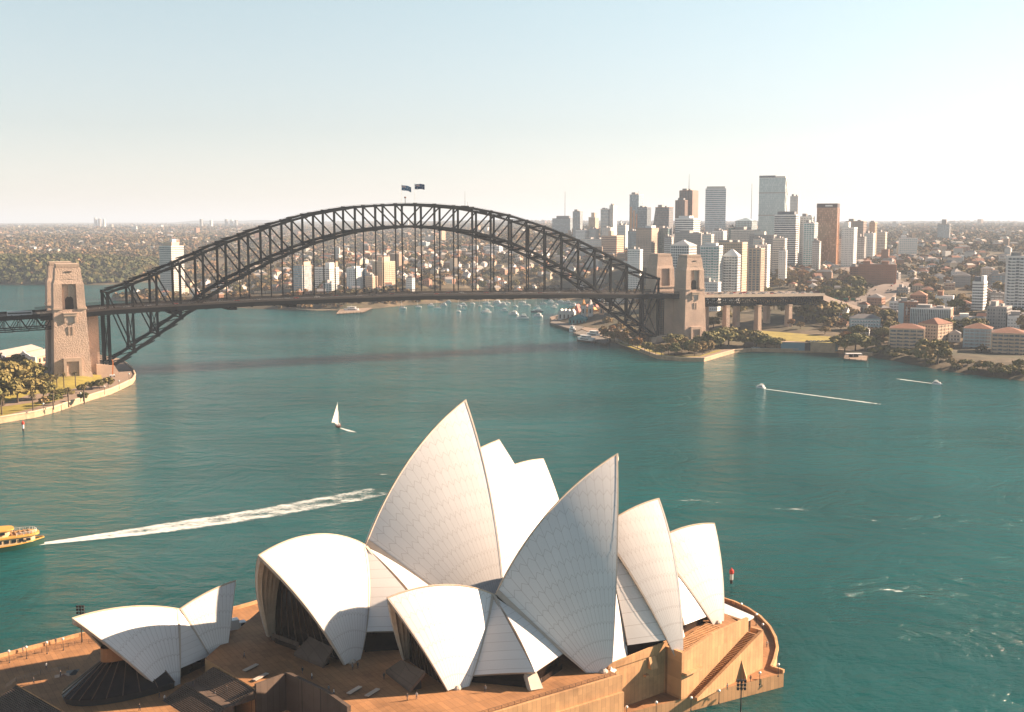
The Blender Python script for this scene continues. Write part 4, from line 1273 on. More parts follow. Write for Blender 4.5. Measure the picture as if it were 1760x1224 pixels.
# ------------------------------------------------------------------ trees
def leaf_mat(name, dark, light, tint):
    t = NT(name); p = t.pos(); oi = t.n('ShaderNodeObjectInfo')
    n = t.noise(p, .35, 4, .6)
    c = t.ramp(n, [(.3, dark), (.7, light)])
    c = t.mix(t.math('MULTIPLY', oi.outputs['Random'], .55), c, tint)
    t.b.inputs['Subsurface Weight'].default_value = 0.0
    return t.set(c, .8, spec=.25)
LEAF = [leaf_mat('fig_foliage', (.045, .058, .020), (.22, .20, .065), (.28, .20, .07)),
        leaf_mat('gum_foliage', (.08, .082, .036), (.32, .24, .105), (.40, .25, .115)),
        leaf_mat('autumn_foliage', (.17, .095, .04), (.38, .20, .08), (.34, .19, .09)),
        leaf_mat('palm_foliage', (.05, .045, .016), (.13, .095, .035), (.10, .07, .02))]
BARK = mat('tree_bark', (.11, .08, .055), .95, .3, 1.5)
def crown_mesh(name, seed, m, w=1.0, h=1.0, nclump=26, nleaf=34, leaf=.10, flat=.6):
    """unit tree crown: leaf clusters scattered through an uneven volume, base at z=.25, top z=1"""
    r = np.random.default_rng(seed)
    V = []; F = []
    cl = []
    for i in range(nclump):
        th = r.uniform(0, 2 * math.pi); u = r.uniform(-.75, 1); rad = math.sqrt(max(0, 1 - u * u)) * r.uniform(.35, 1.0) ** .6
        cl.append((rad * math.cos(th) * .40 * w, rad * math.sin(th) * .40 * w, .60 + u * .30 * h * r.uniform(.75, 1.1), r.uniform(.10, .19) * w))
    P = []
    for cx, cy, cz, cr in cl:
        d = r.normal(size=(nleaf, 3)); d /= np.linalg.norm(d, axis=1)[:, None]
        d[:, 2] *= flat
        q = np.array([cx, cy, cz]) + d * cr * r.uniform(.55, 1.05, (nleaf, 1))
        nrm = d + r.normal(scale=.45, size=(nleaf, 3)) + np.array([0, 0, .35]); nrm /= np.linalg.norm(nrm, axis=1)[:, None]
        a = np.cross(nrm, r.normal(size=(nleaf, 3))); a /= np.linalg.norm(a, axis=1)[:, None]; b = np.cross(nrm, a)
        s = leaf * r.uniform(.6, 1.25, (nleaf, 1))
        for k in range(nleaf):
            o = len(V)
            V += [tuple(q[k] + a[k] * s[k]), tuple(q[k] + b[k] * s[k] * .7), tuple(q[k] - a[k] * s[k]), tuple(q[k] - b[k] * s[k] * .7)]
            F.append((o, o + 1, o + 2, o + 3))
    me = bpy.data.meshes.new(name); me.from_pydata(V, [], F); me.materials.append(m); me.update()
    return me
def trunk_mesh(name, seed):
    r = random.Random(seed); b = MB()
    b.tube((0, 0, -.05), (.01, .0, .32), .035, .024, 7); b.tube((.01, 0, .3), (0.0, .01, .6), .024, .01, 6)
    for k in range(5):
        a = k * 1.26 + r.random(); z = r.uniform(.26, .42)
        b.tube((0, 0, z), (.26 * math.cos(a), .26 * math.sin(a), z + r.uniform(.14, .3)), .016, .005, 5)
    return b.mesh(name, BARK)
CROWNS = [crown_mesh('crown', 1, LEAF[0], 1.25, .85, 30, 36, .085), crown_mesh('crown', 2, LEAF[0], 1.1, 1.0, 28, 34, .085), crown_mesh('crown', 3, LEAF[1], .95, 1.05, 22, 34, .09),
          crown_mesh('crown', 4, LEAF[1], 1.1, .9, 26, 34, .09), crown_mesh('crown', 5, LEAF[2], 1.0, 1.0, 24, 32, .085)]
TRUNKS = [trunk_mesh('trunk', i) for i in range(3)]
def tree(kind, x, y, z, h, label, group, sx=1.0, name='broadleaf_tree'):
    t = thing(name, label, 'tree', (x, y, z), rng.uniform(0, 6.28), group)
    t.scale = (h * sx, h * sx, h)
    link('trunk', TRUNKS[rng.randrange(3)], t); link('crown', CROWNS[kind], t)
    return t
def frond_mesh(seed):
    b = MB(); r = random.Random(seed)
    for k in range(34):
        a = k * 2.4 + r.uniform(-.2, .2); el = r.uniform(-.35, 1.15); L = r.uniform(.20, .27)
        p = Vector((0, 0, .86)); n = 5; rows = []
        for i in range(n + 1):
            t = i / n; q = p + Vector((math.cos(a) * math.cos(el), math.sin(a) * math.cos(el), math.sin(el))) * L * t - Vector((0, 0, .16 * t * t))
            w = .030 * (1 - abs(2 * t - .8) * .6); s = Vector((-math.sin(a), math.cos(a), 0)) * w
            rows.append([q - s - Vector((0, 0, .012)), q, q + s - Vector((0, 0, .012))])
        b.grid(rows)
    return b.mesh('crown', LEAF[3])
PALMC = [frond_mesh(1), frond_mesh(2)]
b = MB(); b.tube((0, 0, -.03), (0, 0, .84), .034, .026, 8); b.lathe([(.03, 0), (.05, .04), (.035, .09)], (0, 0, .80), 8); PALMT = b.mesh('trunk', BARK)
def palm(x, y, z, h, label, group='palms on the lawns by the left hand sea wall'):
    t = thing('palm_tree', label, 'palm tree', (x, y, z), rng.uniform(0, 6.28), group); t.scale = (h, h, h)
    link('trunk', PALMT, t); link('crown', PALMC[rng.randrange(2)], t)
for i, (px, py, h) in enumerate(((3, 713, 13), (57, 708, 12.5), (92, 703, 13), (118, 699, 13), (145, 694, 13.5))):
    p = G(px, py, DZ); palm(p.x, p.y, DZ, h, ('%s palm in the front row on the sea wall lawn' % ('leftmost', 'second', 'middle', 'fourth', 'rightmost')[i]))
for i, (px, py, h, zz) in enumerate(((130, 662, 11, 6), (110, 664, 11, 6), (98, 664, 10, 6), (88, 668, 10, 5.5), (72, 670, 11, 5.5))):
    p = G(px, py, zz); palm(p.x, p.y, zz - .8, h, 'short bushy palm at the foot of the left front pylon')
# figs on the left point
for px, py, h, sx, k in ((-30, 700, 20, 1.1, 0), (5, 695, 20, 1.15, 1), (30, 690, 17, 1.2, 0), (55, 686, 15, 1.2, 1), (75, 683, 12, 1.1, 0), (10, 668, 21, 1.2, 0), (-25, 664, 22, 1.1, 1), (40, 660, 19, 1.15, 0),
                      (62, 652, 13, 1.1, 1), (80, 664, 10, 1.2, 0), (-10, 640, 18, 1.1, 2), (25, 640, 16, 1.1, 3), (-50, 680, 20, 1.2, 0), (-55, 650, 20, 1.2, 1)):
    p = G(px, py, DZ + 1); tree(k, p.x, p.y, DZ + .4, h, 'big dark fig tree in the grove left of the left hand pylon', 'fig trees on the left hand point', sx, 'fig_tree')
for i, (px, py, h, sx, k) in enumerate(((94, 692, 6, 1.35, 0), (104, 684, 6, 1.5, 1), (116, 682, 5, 1.5, 0), (140, 675, 6, 1.0, 1), (157, 669, 6, 1.1, 0), (171, 669, 7, .9, 1), (186, 666, 8, .9, 0), (76, 697, 6, 1.3, 2), (143, 689, 6, 1.2, 1))):
    p = G(px, py, DZ); tree(k, p.x, p.y, DZ, h, 'small rounded tree along the path below the left front pylon', 'small trees on the left hand foreshore', sx, 'small_tree')
# the right hand point
for px, py, h in ((1108, 604, 9), (1116, 607, 10), (1127, 610, 10), (1137, 612, 11), (1149, 611, 11), (1160, 612, 12), (1172, 609, 12), (1184, 610, 13), (1194, 612, 13), (1207, 609, 12), (1219, 606, 12), (1156, 604, 12), (1178, 603, 13), (1199, 603, 14)):
    p = G(px, py, NZ); tree(rng.choice((1, 2, 3)), p.x, p.y, NZ, h, 'slim olive tree in the row on the right hand point below the pylon', 'row of trees on the right hand point', .85, 'park_tree')
for px, py, h, sx in ((1222, 603, 18, 1.3), (1238, 598, 20, 1.3), (1252, 596, 19, 1.25), (1280, 597, 17, 1.3), (1300, 597, 16, 1.35), (1315, 598, 13, 1.3), (1335, 599, 11, 1.2), (1160, 596, 13, 1.5)):
    p = G(px, py, NZ); tree(rng.choice((0, 1)), p.x, p.y, NZ, h, 'large spreading dark fig by the sea wall right of the right hand pylon', 'figs beside the right hand pylon', sx, 'fig_tree')
for px, py, Y, h, sx, k in ((1385, 556, 1185, 24, 1.1, 1), (1402, 552, 1190, 26, 1.1, 3), (1420, 552, 1195, 24, 1.1, 0), (1436, 545, 1220, 20, 1.0, 0), (1393, 540, 1230, 22, 1.1, 0), (1455, 520, 1340, 20, 1.1, 0), (1470, 518, 1345, 20, 1.1, 0), (1440, 522, 1330, 18, 1.1, 0)):
    p = D(px, py, Y); tree(k, p.x, p.y, p.z, h, 'tall bushy tree at the end of the approach viaduct', 'trees at the end of the viaduct', sx)
for px, py, h, sx in ((1452, 602, 16, 1.35), (1470, 602, 18, 1.35), (1487, 602, 15, 1.3)):
    p = G(px, py, 4); tree(0, p.x, p.y, 3, h, 'broad dark fig overhanging the blue pool wall and jetty road', 'figs behind the white jetty', sx, 'fig_tree')
for px, py, h, sx, k in ((1590, 622, 17, 1.2, 3), (1612, 620, 19, 1.2, 1), (1600, 612, 18, 1.1, 0)):
    p = G(px, py, 6); tree(k, p.x, p.y, 4, h, 'great round fig at the water edge among the apartments on the right', 'great figs on the right hand shore', sx, 'fig_tree')
sh = 0
for px in range(1500, 1790, 9):
    py = np.interp(px, [1490, 1560, 1620, 1700, 1760, 1800], [606, 618, 630, 642, 648, 654]) - rng.uniform(0, 9)
    p = G(px, py, 3); z = max(2.0, hz(p.x, p.y)); sh += 1
    tree(rng.choice((0, 0, 1, 3)), p.x, p.y, z - .5, rng.uniform(4, 8.5), 'dark bushy tree along the steep shore on the right', 'trees along the right hand shore', rng.uniform(1.1, 1.5), 'shore_tree')

for px, py, Y, h, k in ((1432, 566, 1150, 12, 3), (1445, 572, 1120, 10, 4), (1456, 560, 1160, 13, 1), (1424, 574, 1130, 9, 2), (1475, 582, 1075, 12, 0), (1520, 585, 1060, 13, 0), (1530, 575, 1085, 14, 1), (1450, 540, 1250, 12, 2), (1500, 540, 1220, 12, 3), (1525, 552, 1170, 14, 0), (1360, 566, 1150, 9, 4), (1375, 572, 1130, 8, 2),
                        (1350, 548, 1250, 14, 0), (1330, 540, 1290, 13, 3), (1300, 545, 1270, 12, 1), (1270, 548, 1255, 12, 0), (1246, 560, 1200, 13, 1), (1226, 566, 1170, 13, 0), (1420, 500, 1420, 16, 1), (1408, 497, 1440, 15, 3), (1470, 492, 1480, 18, 0), (1456, 488, 1520, 16, 4), (1360, 484, 1560, 17, 2), (1340, 486, 1550, 16, 3), (1380, 478, 1620, 17, 4), (1345, 474, 1660, 18, 3), (1312, 486, 1500, 12, 4), (1294, 490, 1460, 12, 3)):
    p = D(px, py, Y); tree(k, p.x, p.y, max(hz(p.x, p.y), NZ) - .4, h, 'leafy tree around the viaduct and motorway on the right hand shore', 'trees around the viaduct', rng.uniform(1.0, 1.35))
# ------------------------------------------------------------------ buildings
def facade(name, c, glass, nx, nz, frame=.22, rough=.7, gloss=.15, vary=.6, fz=None):
    """windows in a grid: nx per metre along the wall, nz storey height, used on cores behind modelled floor bands"""
    if name in MATS: return MATS[name]
    t = NT(name); o = t.obj(); s = t.n('ShaderNodeSeparateXYZ'); t.l(o, s.inputs[0])
    u = t.math('DIVIDE', t.math('ADD', s.outputs[0], s.outputs[1]), nx); v = t.math('DIVIDE', s.outputs[2], nz)
    fu, fv = t.math('FRACT', u), t.math('FRACT', v)
    a = t.math('MULTIPLY', t.math('GREATER_THAN', fu, frame), t.math('GREATER_THAN', fv, fz if fz is not None else frame))
    wn_ = t.n('ShaderNodeTexWhiteNoise', noise_dimensions='2D'); cb = t.n('ShaderNodeCombineXYZ')
    t.l(t.math('FLOOR', u), cb.inputs[0]); t.l(t.math('FLOOR', v), cb.inputs[1]); t.l(cb.outputs[0], wn_.inputs['Vector'])
    g = t.mix(t.math('MULTIPLY', t.math('POWER', wn_.outputs['Value'], 3.0), vary), glass, tuple(min(1, x * 2.2 + .12) for x in glass))
    n = t.noise(t.pos(), .08, 4)
    w = t.ramp(n, [(.3, tuple(x * .85 for x in c)), (.7, tuple(min(1, x * 1.1) for x in c))])
    t.l(t.math('MULTIPLY_ADD', a, gloss - rough, rough), t.b.inputs['Roughness'])
    MATS[name] = t.set(t.mix(a, w, g))
    return MATS[name]
PALE = mat('pale_render', (.66, .61, .55), .8, .12, .1); WHT = mat('white_render', (.80, .79, .77), .75, .06, .1)
TAN = mat('tan_render', (.60, .45, .33), .85, .15, .1); GREY = mat('grey_concrete', (.34, .32, .31), .85, .15, .1)
BRICK = mat('brown_brick', (.34, .175, .115), .9, .2, .15); PINK = mat('pink_brick', (.40, .22, .15), .9, .2, .15)
SLATE = mat('slate_cladding', (.17, .18, .20), .6, .2, .1); REDR = mat('terracotta_roof', (.24, .115, .075), .9, .3, .3)
GREYR = mat('grey_roof', (.20, .19, .19), .85, .25, .2); TEAL = mat('teal_paint', (.05, .22, .24), .7, .2, .1); BRZ = mat('bronze_cladding', (.30, .14, .065), .4, .2, .1)
PBLUE = mat('pale_blue_render', (.42, .52, .55), .8, .12, .1)
GL = {'dark': facade('dark_glazing', (.28, .29, .30), (.085, .105, .125), 1.6, 3.5, .12), 'blue': facade('blue_glazing', (.42, .46, .49), (.19, .265, .31), 1.8, 3.6, .10, .4, .1),
      'pale': facade('pale_glazing', (.62, .66, .66), (.40, .51, .53), 1.5, 3.6, .06, .3, .08, .25), 'bronze': facade('bronze_glazing_wall', (.22, .12, .075), (.36, .18, .09), 1.6, 3.5, .10, .4, .08, .5),
      'white': facade('white_punched_wall', (.76, .75, .73), (.14, .16, .18), 2.6, 3.1, .42, .8, .2, .5, .45), 'tan': facade('tan_punched_wall', (.60, .46, .34), (.10, .09, .08), 2.8, 3.1, .45, .85, .2, .5, .45),
      'brick': facade('brick_punched_wall', (.34, .18, .12), (.08, .07, .07), 2.6, 3.0, .5, .9, .2, .5, .5), 'grey': facade('grey_punched_wall', (.40, .39, .38), (.10, .11, .12), 2.4, 3.2, .4, .85, .2, .5, .4),
      'green': facade('green_glazing', (.12, .17, .17), (.06, .12, .13), 1.6, 3.6, .08, .4, .1), 'teal': facade('teal_glazing', (.5, .6, .6), (.12, .30, .30), 1.6, 3.2, .15, .4, .1)}
BUILT = []          # (x, y, radius) footprints to keep trees and houses clear
def solve(x0, xm, x1, ytop, Y, base, a):
    c = D(xm, ytop, Y); k = FPX / (Y * math.cos(PITCH) - (0) * 1.0)
    zb = base
    W = max(3.0, (xm - x0) / (k * math.cos(a))); Dp = max(3.0, (x1 - xm) / (k * math.sin(a))) if x1 > xm + 1 else W * .8
    Dp = min(Dp, 70); ex = Vector((math.cos(a), -math.sin(a), 0)); ey = Vector((math.sin(a), math.cos(a), 0))
    ctr = Vector((c.x, c.y, 0)) - ex * (W / 2) + ey * (Dp / 2)
    return ctr, W, Dp, c.z
def building(label, px, ytop, ybase, Y, core, band=None, fh=3.4, frac=.4, piers=0, a=28, proud=.25, roof=None, plant=(), name='office_tower', cat='office tower', grp=None, ybz=None, hip=0.0, top=None, balc=0, sink=3.0):
    x0, xm, x1 = px
    a = R(a); q = D(xm, ybase, Y); ground_z = q.z
    ctr, W, Dp, ztop = solve(x0, xm, x1, ytop, Y, ground_z, a)
    H = ztop - ground_z
    g = hz(ctr.x, ctr.y)
    z0 = min(ground_z, g) - sink
    H = ztop - z0
    t = thing(name, label, cat, (ctr.x, ctr.y, z0), -a, grp)
    BUILT.append((ctr.x, ctr.y, .62 * math.hypot(W, Dp)))
    b = MB(); b.bx(-W / 2, W / 2, -Dp / 2, Dp / 2, 0, H); b.build('wall', [GL.get(core, core)], t)
    if band is not None:
        n = min(90, int(H / fh))
        m = MB(); p = proud
        m.bx(-W / 2 - p, W / 2 + p, -Dp / 2 - p, Dp / 2 + p, 0, fh * frac); me = m.mesh('floor_band', band)
        for i in range(n):
            z = H - fh * (i + 1) + fh * (1 - frac) + .02
            if z > 0: link('floor_band', me, t, (0, 0, z))
        if piers:
            s = p + .12; w = .55 if piers > 0 else 1.6
            mx = MB(); mx.bx(-w / 2, w / 2, -Dp / 2 - s, Dp / 2 + s, 0, H); mex = mx.mesh('wall_pier', band)
            np_ = abs(piers)
            for i in range(np_ + 1): link('wall_pier', mex, t, (-(W - w - .1) / 2 + (W - w - .1) * i / np_, 0, .3))
            ny = max(1, int(round(np_ * Dp / W))); ny = min(ny, 12)
            my = MB(); my.bx(-W / 2 - s, W / 2 + s, -w / 2, w / 2, 0, H); mey = my.mesh('wall_pier', band)
            for i in range(ny + 1): link('wall_pier', mey, t, (0, -(Dp - w - .1) / 2 + (Dp - w - .1) * i / ny, .3))
    if balc:
        m = MB(); m.bx(-W / 2 / balc * .62, W / 2 / balc * .62, -1.5, .2, 0, .25); m.bx(-W / 2 / balc * .62, W / 2 / balc * .62, -1.5, -1.38, .25, 1.15)
        me = m.mesh('balcony', band or WHT)
        for i in range(min(14, int(H / fh) - 1)):
            for k in range(balc): link('balcony', me, t, (-W / 2 + W * (k + .5) / balc, -Dp / 2 - proud, H - fh * (i + 1.55)))
    rm = roof or GREYR
    if hip:
        b = MB(); e = .8; hx, hy = W / 2 + e, Dp / 2 + e; r_ = max(0, hx - hy) if hx > hy else 0; ry = max(0, hy - hx)
        P = [(-hx, -hy, H + .05), (hx, -hy, H + .05), (hx, hy, H + .05), (-hx, hy, H + .05), (-r_, -ry, H + hip), (r_, -ry, H + hip), (r_, ry, H + hip), (-r_, ry, H + hip)]
        b.add(P, [(0, 1, 5, 4), (1, 2, 6, 5), (2, 3, 7, 6), (3, 0, 4, 7), (4, 5, 6, 7), (3, 2, 1, 0)]); b.build('roof', rm, t)
    else:
        b = MB(); b.bx(-W / 2 - .3, W / 2 + .3, -Dp / 2 - .3, Dp / 2 + .3, H + .03, H + 1.1); b.build('roof_parapet', band or (top or PALE), t)
        b = MB(); b.bx(-W / 2 + .5, W / 2 - .5, -Dp / 2 + .5, Dp / 2 - .5, H + 1.1, H + 1.2); b.build('roof', rm, t)
    if not plant and not hip and cat != 'tower block':
        q_ = random.Random(len(BUILT)); plant = ((.12, .12 + q_.uniform(.25, .45), .2, .75, q_.uniform(2.5, 5), core if hasattr(core, 'node_tree') else GREY), (.62, .62 + q_.uniform(.1, .22), .25, .6, q_.uniform(1.5, 3), GREY))
    for (fx0, fx1, fy0, fy1, hh, m) in plant:
        b = MB(); b.bx(W * (fx0 - .5), W * (fx1 - .5), Dp * (fy0 - .5), Dp * (fy1 - .5), H + (1.1 if not hip else .5), H + 1.1 + hh); b.build('roof_plant', m, t)
    return t, W, Dp, H
def mast(t, x, y, z, h, r=.35):
    b = MB(); b.tube((x, y, z), (x, y, z + h), r, r * .35, 6); b.build('antenna_mast', DARKM, t)

T = building
# --- skyline, from left to right
T('low blue grey office slab at the far left of the skyline beside a slim tower', (950, 980, 985), 376, 397, 3200, 'blue', SLATE, 3.6, .45, plant=((.2, .9, .2, .8, 7, SLATE),))
T('slim grey blue tower standing left of the skyline with a lit right edge', (985, 997, 1002), 364, 399, 2900, 'blue', GREY, 3.4, .3, 3)
T('short peach capped block between slim towers on the skyline', (1012, 1023, 1030), 374, 399, 3000, 'tan', None, plant=((.3, .8, .2, .8, 12, TAN),))
T('pale twin tower, lower left half, left of the bronze striped tower', (1033, 1045, 1050), 360, 399, 2700, 'blue', PALE, 3.4, .4)
T('pale twin tower, taller right half with a lit face', (1048, 1054, 1062), 354, 399, 2700, 'white', PALE, 3.4, .4)
t, W, Dp, H = T('tall blue tower with warm bronze vertical strips, left of the dark sloped block', (1083, 1098, 1108), 335, 394, 2450, 'blue', None, 3.6, .3)
for k, fx in enumerate((.18, .5, .82)):
    b = MB(); b.bx(W * (fx - .5) - 2.2, W * (fx - .5) + 2.2, -Dp / 2 - .7, -Dp / 2 - .1, 2, H * (.80 - .06 * k)); b.build('bronze_strip', mat('copper_strip', (.55, .30, .16), .5, .15, .1), t)
mast(t, 4, 0, H, 9)
T('blue glass slab in front of the bronze striped tower', (1097, 1112, 1121), 357, 396, 2350, 'blue', SLATE, 3.6, .25, 6)
t, W, Dp, H = T('dark smoky glass block with a slanted left side', (1128, 1150, 1160), 357, 394, 2300, 'dark', BRZ, 3.6, .12)
b = MB(); b.add([(-W / 2 - 14, -Dp / 2, 0), (-W / 2 - .1, -Dp / 2, 0), (-W / 2 - .1, -Dp / 2, H - 4), (-W / 2 - 14, Dp / 2, 0), (-W / 2 - .1, Dp / 2, 0), (-W / 2 - .1, Dp / 2, H - 4)], [(0, 1, 2), (5, 4, 3), (0, 2, 5, 3)]); b.build('slanted_wall', GL['dark'], t)
t, W, Dp, H = T('dark brown tower with a tall mast, highest of the left cluster', (1170, 1190, 1204), 328, 382, 2150, 'dark', None, 3.5, .3, top=BRICK)
for i in range(9):
    b = MB(); x = -W / 2 + W * i / 8; b.bx(x - .7, x + .7, -Dp / 2 - .6, Dp / 2 + .6, 0, H); b.build('wall_pier', mat('brown_stone', (.26, .18, .15), .8, .2, .1), t)
mast(t, 0, 0, H, 32, .6)
t, W, Dp, H = T('lower dark brown wing leaning against the tower with the tall mast', (1162, 1177, 1184), 345, 386, 2130, 'dark', mat('brown_stone', None), 3.5, .15, -5, plant=((.2, .8, .2, .8, 4, SLATE),))
T('pale tower of even horizontal stripes right of the masted brown tower', (1214, 1248, 1252), 325, 404, 2080, 'blue', mat('silver_band', (.68, .68, .69), .5, .1, .1), 3.6, .48, 0, 10, plant=((.05, .95, .1, .9, 4, PALE),))
T('white stepped office block with striped floors below the masted tower', (1163, 1192, 1209), 376, 414, 1950, 'dark', WHT, 3.6, .52, 0, 26, plant=((.1, .7, .2, .8, 4, WHT),))
t, W, Dp, H = T('tallest pale green glass tower with crossed bracing on its right side', (1309, 1350, 1359), 306, 400, 2120, 'pale', None, 3.7, .2, a=22, top=WHT)
b = MB(); b.bx(-W / 2 - .2, W * .12, -Dp / 2 - .2, Dp * .3, H + 1.2, H + 5); b.build('roof_plant', SLATE, t)
b = MB(); b.bx(W * .14, W / 2, -Dp / 2, Dp / 2, H + 1.2, H + 3.5); b.build('roof_plant', PALE, t)
for k in range(5):
    z0, z1 = H * k / 5, H * (k + 1) / 5
    b = MB(); x = W / 2 + .6
    b.beam((x, -Dp / 2, z0), (x, Dp / 2, z1), 1.1, 1.1); b.beam((x, Dp / 2, z0), (x, -Dp / 2, z1), 1.1, 1.1); b.build('cross_brace', WHT, t)
for zf in (.28, .55, .82):
    b = MB(); b.bx(-W / 2 - .3, W / 2 + .3, -Dp / 2 - .3, Dp / 2 + .3, H * zf, H * zf + 1.4); b.build('floor_band', GREY, t)
T('pale slim apartment tower behind the tallest glass tower, on its right', (1360, 1372, 1379), 338, 376, 2350, 'white', PALE, 3.2, .4)
t, W, Dp, H = T('glass block with a low hipped roof left of the tallest tower', (1267, 1292, 1308), 380, 405, 2000, 'pale', SLATE, 3.8, .15, 5, hip=6, roof=GL['pale'])
T('dark striped office tower with a bright white right side, before the tallest tower', (1335, 1368, 1380), 370, 446, 1850, 'dark', WHT, 3.5, .36, 0, 24, plant=((.1, .9, .2, .9, 5, SLATE),))
T('white and sea green glass tower, taller rear half beside the bronze tower', (1378, 1396, 1404), 373, 446, 1880, 'white', WHT, 3.3, .35, 4)
T('white and sea green glass tower, lower front half with green corner', (1384, 1400, 1412), 384, 447, 1830, 'teal', WHT, 3.3, .3, 4)
t, W, Dp, H = T('bronze mirror glass tower with a dark cap on the right of the skyline', (1408, 1439, 1450), 358, 441, 1900, 'bronze', None, 3.5, .2, a=24, top=BRZ)
b = MB(); b.bx(-W / 2 - .4, W / 2 + .4, -Dp / 2 - .4, Dp / 2 + .4, H + 1.2, H + 8); b.build('roof_cap', mat('dark_cap', (.07, .04, .035), .5, .2, .1), t)
b = MB(); b.bx(-3, 9, -Dp / 2 - .6, -Dp / 2 - .4, H + 3, H + 5.4); b.build('sign_panel', WHT, t)
b = MB(); b.bx(W / 2 + .05, W / 2 + .7, -Dp / 2, -Dp / 2 + 5, 0, H); b.build('wall_pier', BRZ, t); 
b = MB(); b.bx(W / 2 + .05, W / 2 + .7, Dp / 2 - 4, Dp / 2, 0, H); b.build('wall_pier', BRZ, t)
T('white apartment block stepping down at the right foot of the bronze tower', (1450, 1468, 1481), 392, 446, 1850, 'white', WHT, 3.1, .4, 5, plant=((.1, .5, .2, .8, 9, WHT),))
T('brownish residential slab behind the white block right of the bronze tower', (1458, 1484, 1497), 381, 430, 2150, 'grey', mat('pinkish_band', (.36, .27, .23), .85, .1, .1), 3.1, .42, 6)
T('tan residential slab with a lit right face, rightmost of the tall cluster', (1496, 1504, 1513), 383, 428, 2200, 'tan', TAN, 3.1, .4, 3)
T('dark blue green cube between the masted tower and the hipped glass block', (1253, 1262, 1268), 392, 408, 2020, 'green', None)
T('pale flat roofed commercial block before the hipped glass block', (1260, 1296, 1312), 396, 420, 1850, 'grey', PALE, 3.4, .5)
T('grey block with a long roof in front of the tallest tower', (1292, 1330, 1338), 405, 434, 1750, 'grey', GREY, 3.4, .5, plant=((.2, .6, .2, .8, 5, PALE),))
T('round looking grey banded block left of the dark striped tower foot', (1331, 1349, 1356), 411, 450, 1700, 'grey', PALE, 3.3, .5)
T('grey office block below the white stepped one', (1163, 1205, 1226), 402, 428, 1850, 'grey', GREY, 3.4, .5)
T('pale office block with lit stepped right side left of the dark green glass block', (1095, 1120, 1136), 393, 436, 1900, 'tan', mat('pinkish_band', None), 3.4, .48, plant=((.5, .9, .2, .8, 4, WHT),))
T('dark green glass block left of the white stepped office block', (1130, 1148, 1157), 393, 432, 1930, 'green', SLATE, 3.6, .2)
T('blue grey office block half hidden left of the pale stepped one', (1080, 1094, 1100), 398, 432, 2000, 'blue', GREY, 3.5, .4)
T('long brick hospital block with lit floors above the arch shoulder', (1035, 1060, 1075), 406, 424, 2200, 'brick', TAN, 3.6, .5, plant=((.3, .5, .3, .7, 9, TAN),))
T('flat roofed pale school block above the arch shoulder', (1000, 1038, 1048), 412, 426, 2250, 'white', PALE, 3.6, .5)
T('white gridded office block with a pitched metal roof behind the right hand pylons', (1155, 1184, 1203), 422, 470, 1500, 'dark', WHT, 3.6, .28, 8, hip=7, roof=mat('metal_roof', (.48, .48, .48), .4, .1, .2), plant=((.42, .58, .42, .58, 6, WHT),))
T('small pale building among trees left of the right hand pylons', (1080, 1100, 1106), 430, 446, 1700, 'white', WHT, 3.3, .4)
T('white curved looking apartment tower directly right of the right hand front pylon', (1206, 1236, 1247), 424, 500, 1330, 'teal', WHT, 3.1, .34, 7, 24, balc=3, name='apartment_tower', cat='apartments', plant=((.2, .8, .2, .8, 3, WHT),))
T('white stepped apartment tower second to the right of the front pylon', (1245, 1268, 1277), 440, 496, 1340, 'dark', WHT, 3.1, .4, 5, 24, balc=2, name='apartment_tower', cat='apartments', hip=8, roof=WHT)
T('tan slab behind the white stepped apartment tower', (1232, 1276, 1290), 418, 492, 1480, 'tan', TAN, 3.1, .5, name='apartment_tower', cat='apartments')
T('tan apartment tower with a dark glass face right of the white stepped one', (1288, 1308, 1319), 428, 488, 1440, 'dark', TAN, 3.1, .25, -3, name='apartment_tower', cat='apartments')
T('slim white tower behind the tan and dark glass apartments', (1304, 1319, 1328), 422, 478, 1520, 'white', WHT, 3.1, .4, name='apartment_tower', cat='apartments')
T('low cream terrace at the foot of the white apartment towers', (1206, 1234, 1242), 487, 500, 1290, 'white', WHT, 3.1, .4, cat='building', name='terrace_block')
# --- right hand side
T('freestanding white office block in the green middle distance on the right', (1549, 1577, 1585), 410, 450, 2250, 'pale', WHT, 3.6, .3, 9, 16, plant=((.1, .4, .2, .8, 5, WHT), (.75, .9, .3, .7, 10, TAN)))
T('grey blue residential tower near the horizon on the right', (1615, 1632, 1639), 386, 414, 3100, 'blue', GREY, 3.3, .4, 4, plant=((.3, .7, .3, .7, 13, GREY),))
T('big brown brick apartment block above the viaduct trees', (1483, 1540, 1551), 456, 498, 1500, 'brick', BRICK, 3.0, .45, 10, 20, name='apartment_block', cat='apartments', plant=((.1, .3, .2, .8, 4, BRICK), (.6, .8, .2, .8, 4, BRICK)))
T('lower brown brick wing left of the big brown block', (1463, 1482, 1486), 460, 496, 1540, 'brick', BRICK, 3.0, .45, 4, 20, name='apartment_block', cat='apartments')
T('tall grey and white apartment tower cut by the right edge of the picture', (1740, 1788, 1800), 442, 534, 1150, 'dark', WHT, 3.1, .35, 8, 20, balc=3, name='apartment_tower', cat='apartments')
T('white apartment tower with a dark roof box and sunlit right side on the right', (1676, 1691, 1707), 486, 534, 1180, 'grey', WHT, 3.0, .5, 0, 34, name='apartment_tower', cat='apartments', plant=((.1, .6, .2, .8, 5, SLATE), (.7, .98, .1, .9, 6, WHT)))
t, W, Dp, H = T('brick building carrying a white cross on its wall', (1548, 1578, 1588), 521, 562, 1110, 'brick', None, 3.2, .4, 0, 18, name='brick_chapel', cat='chapel', top=BRICK)
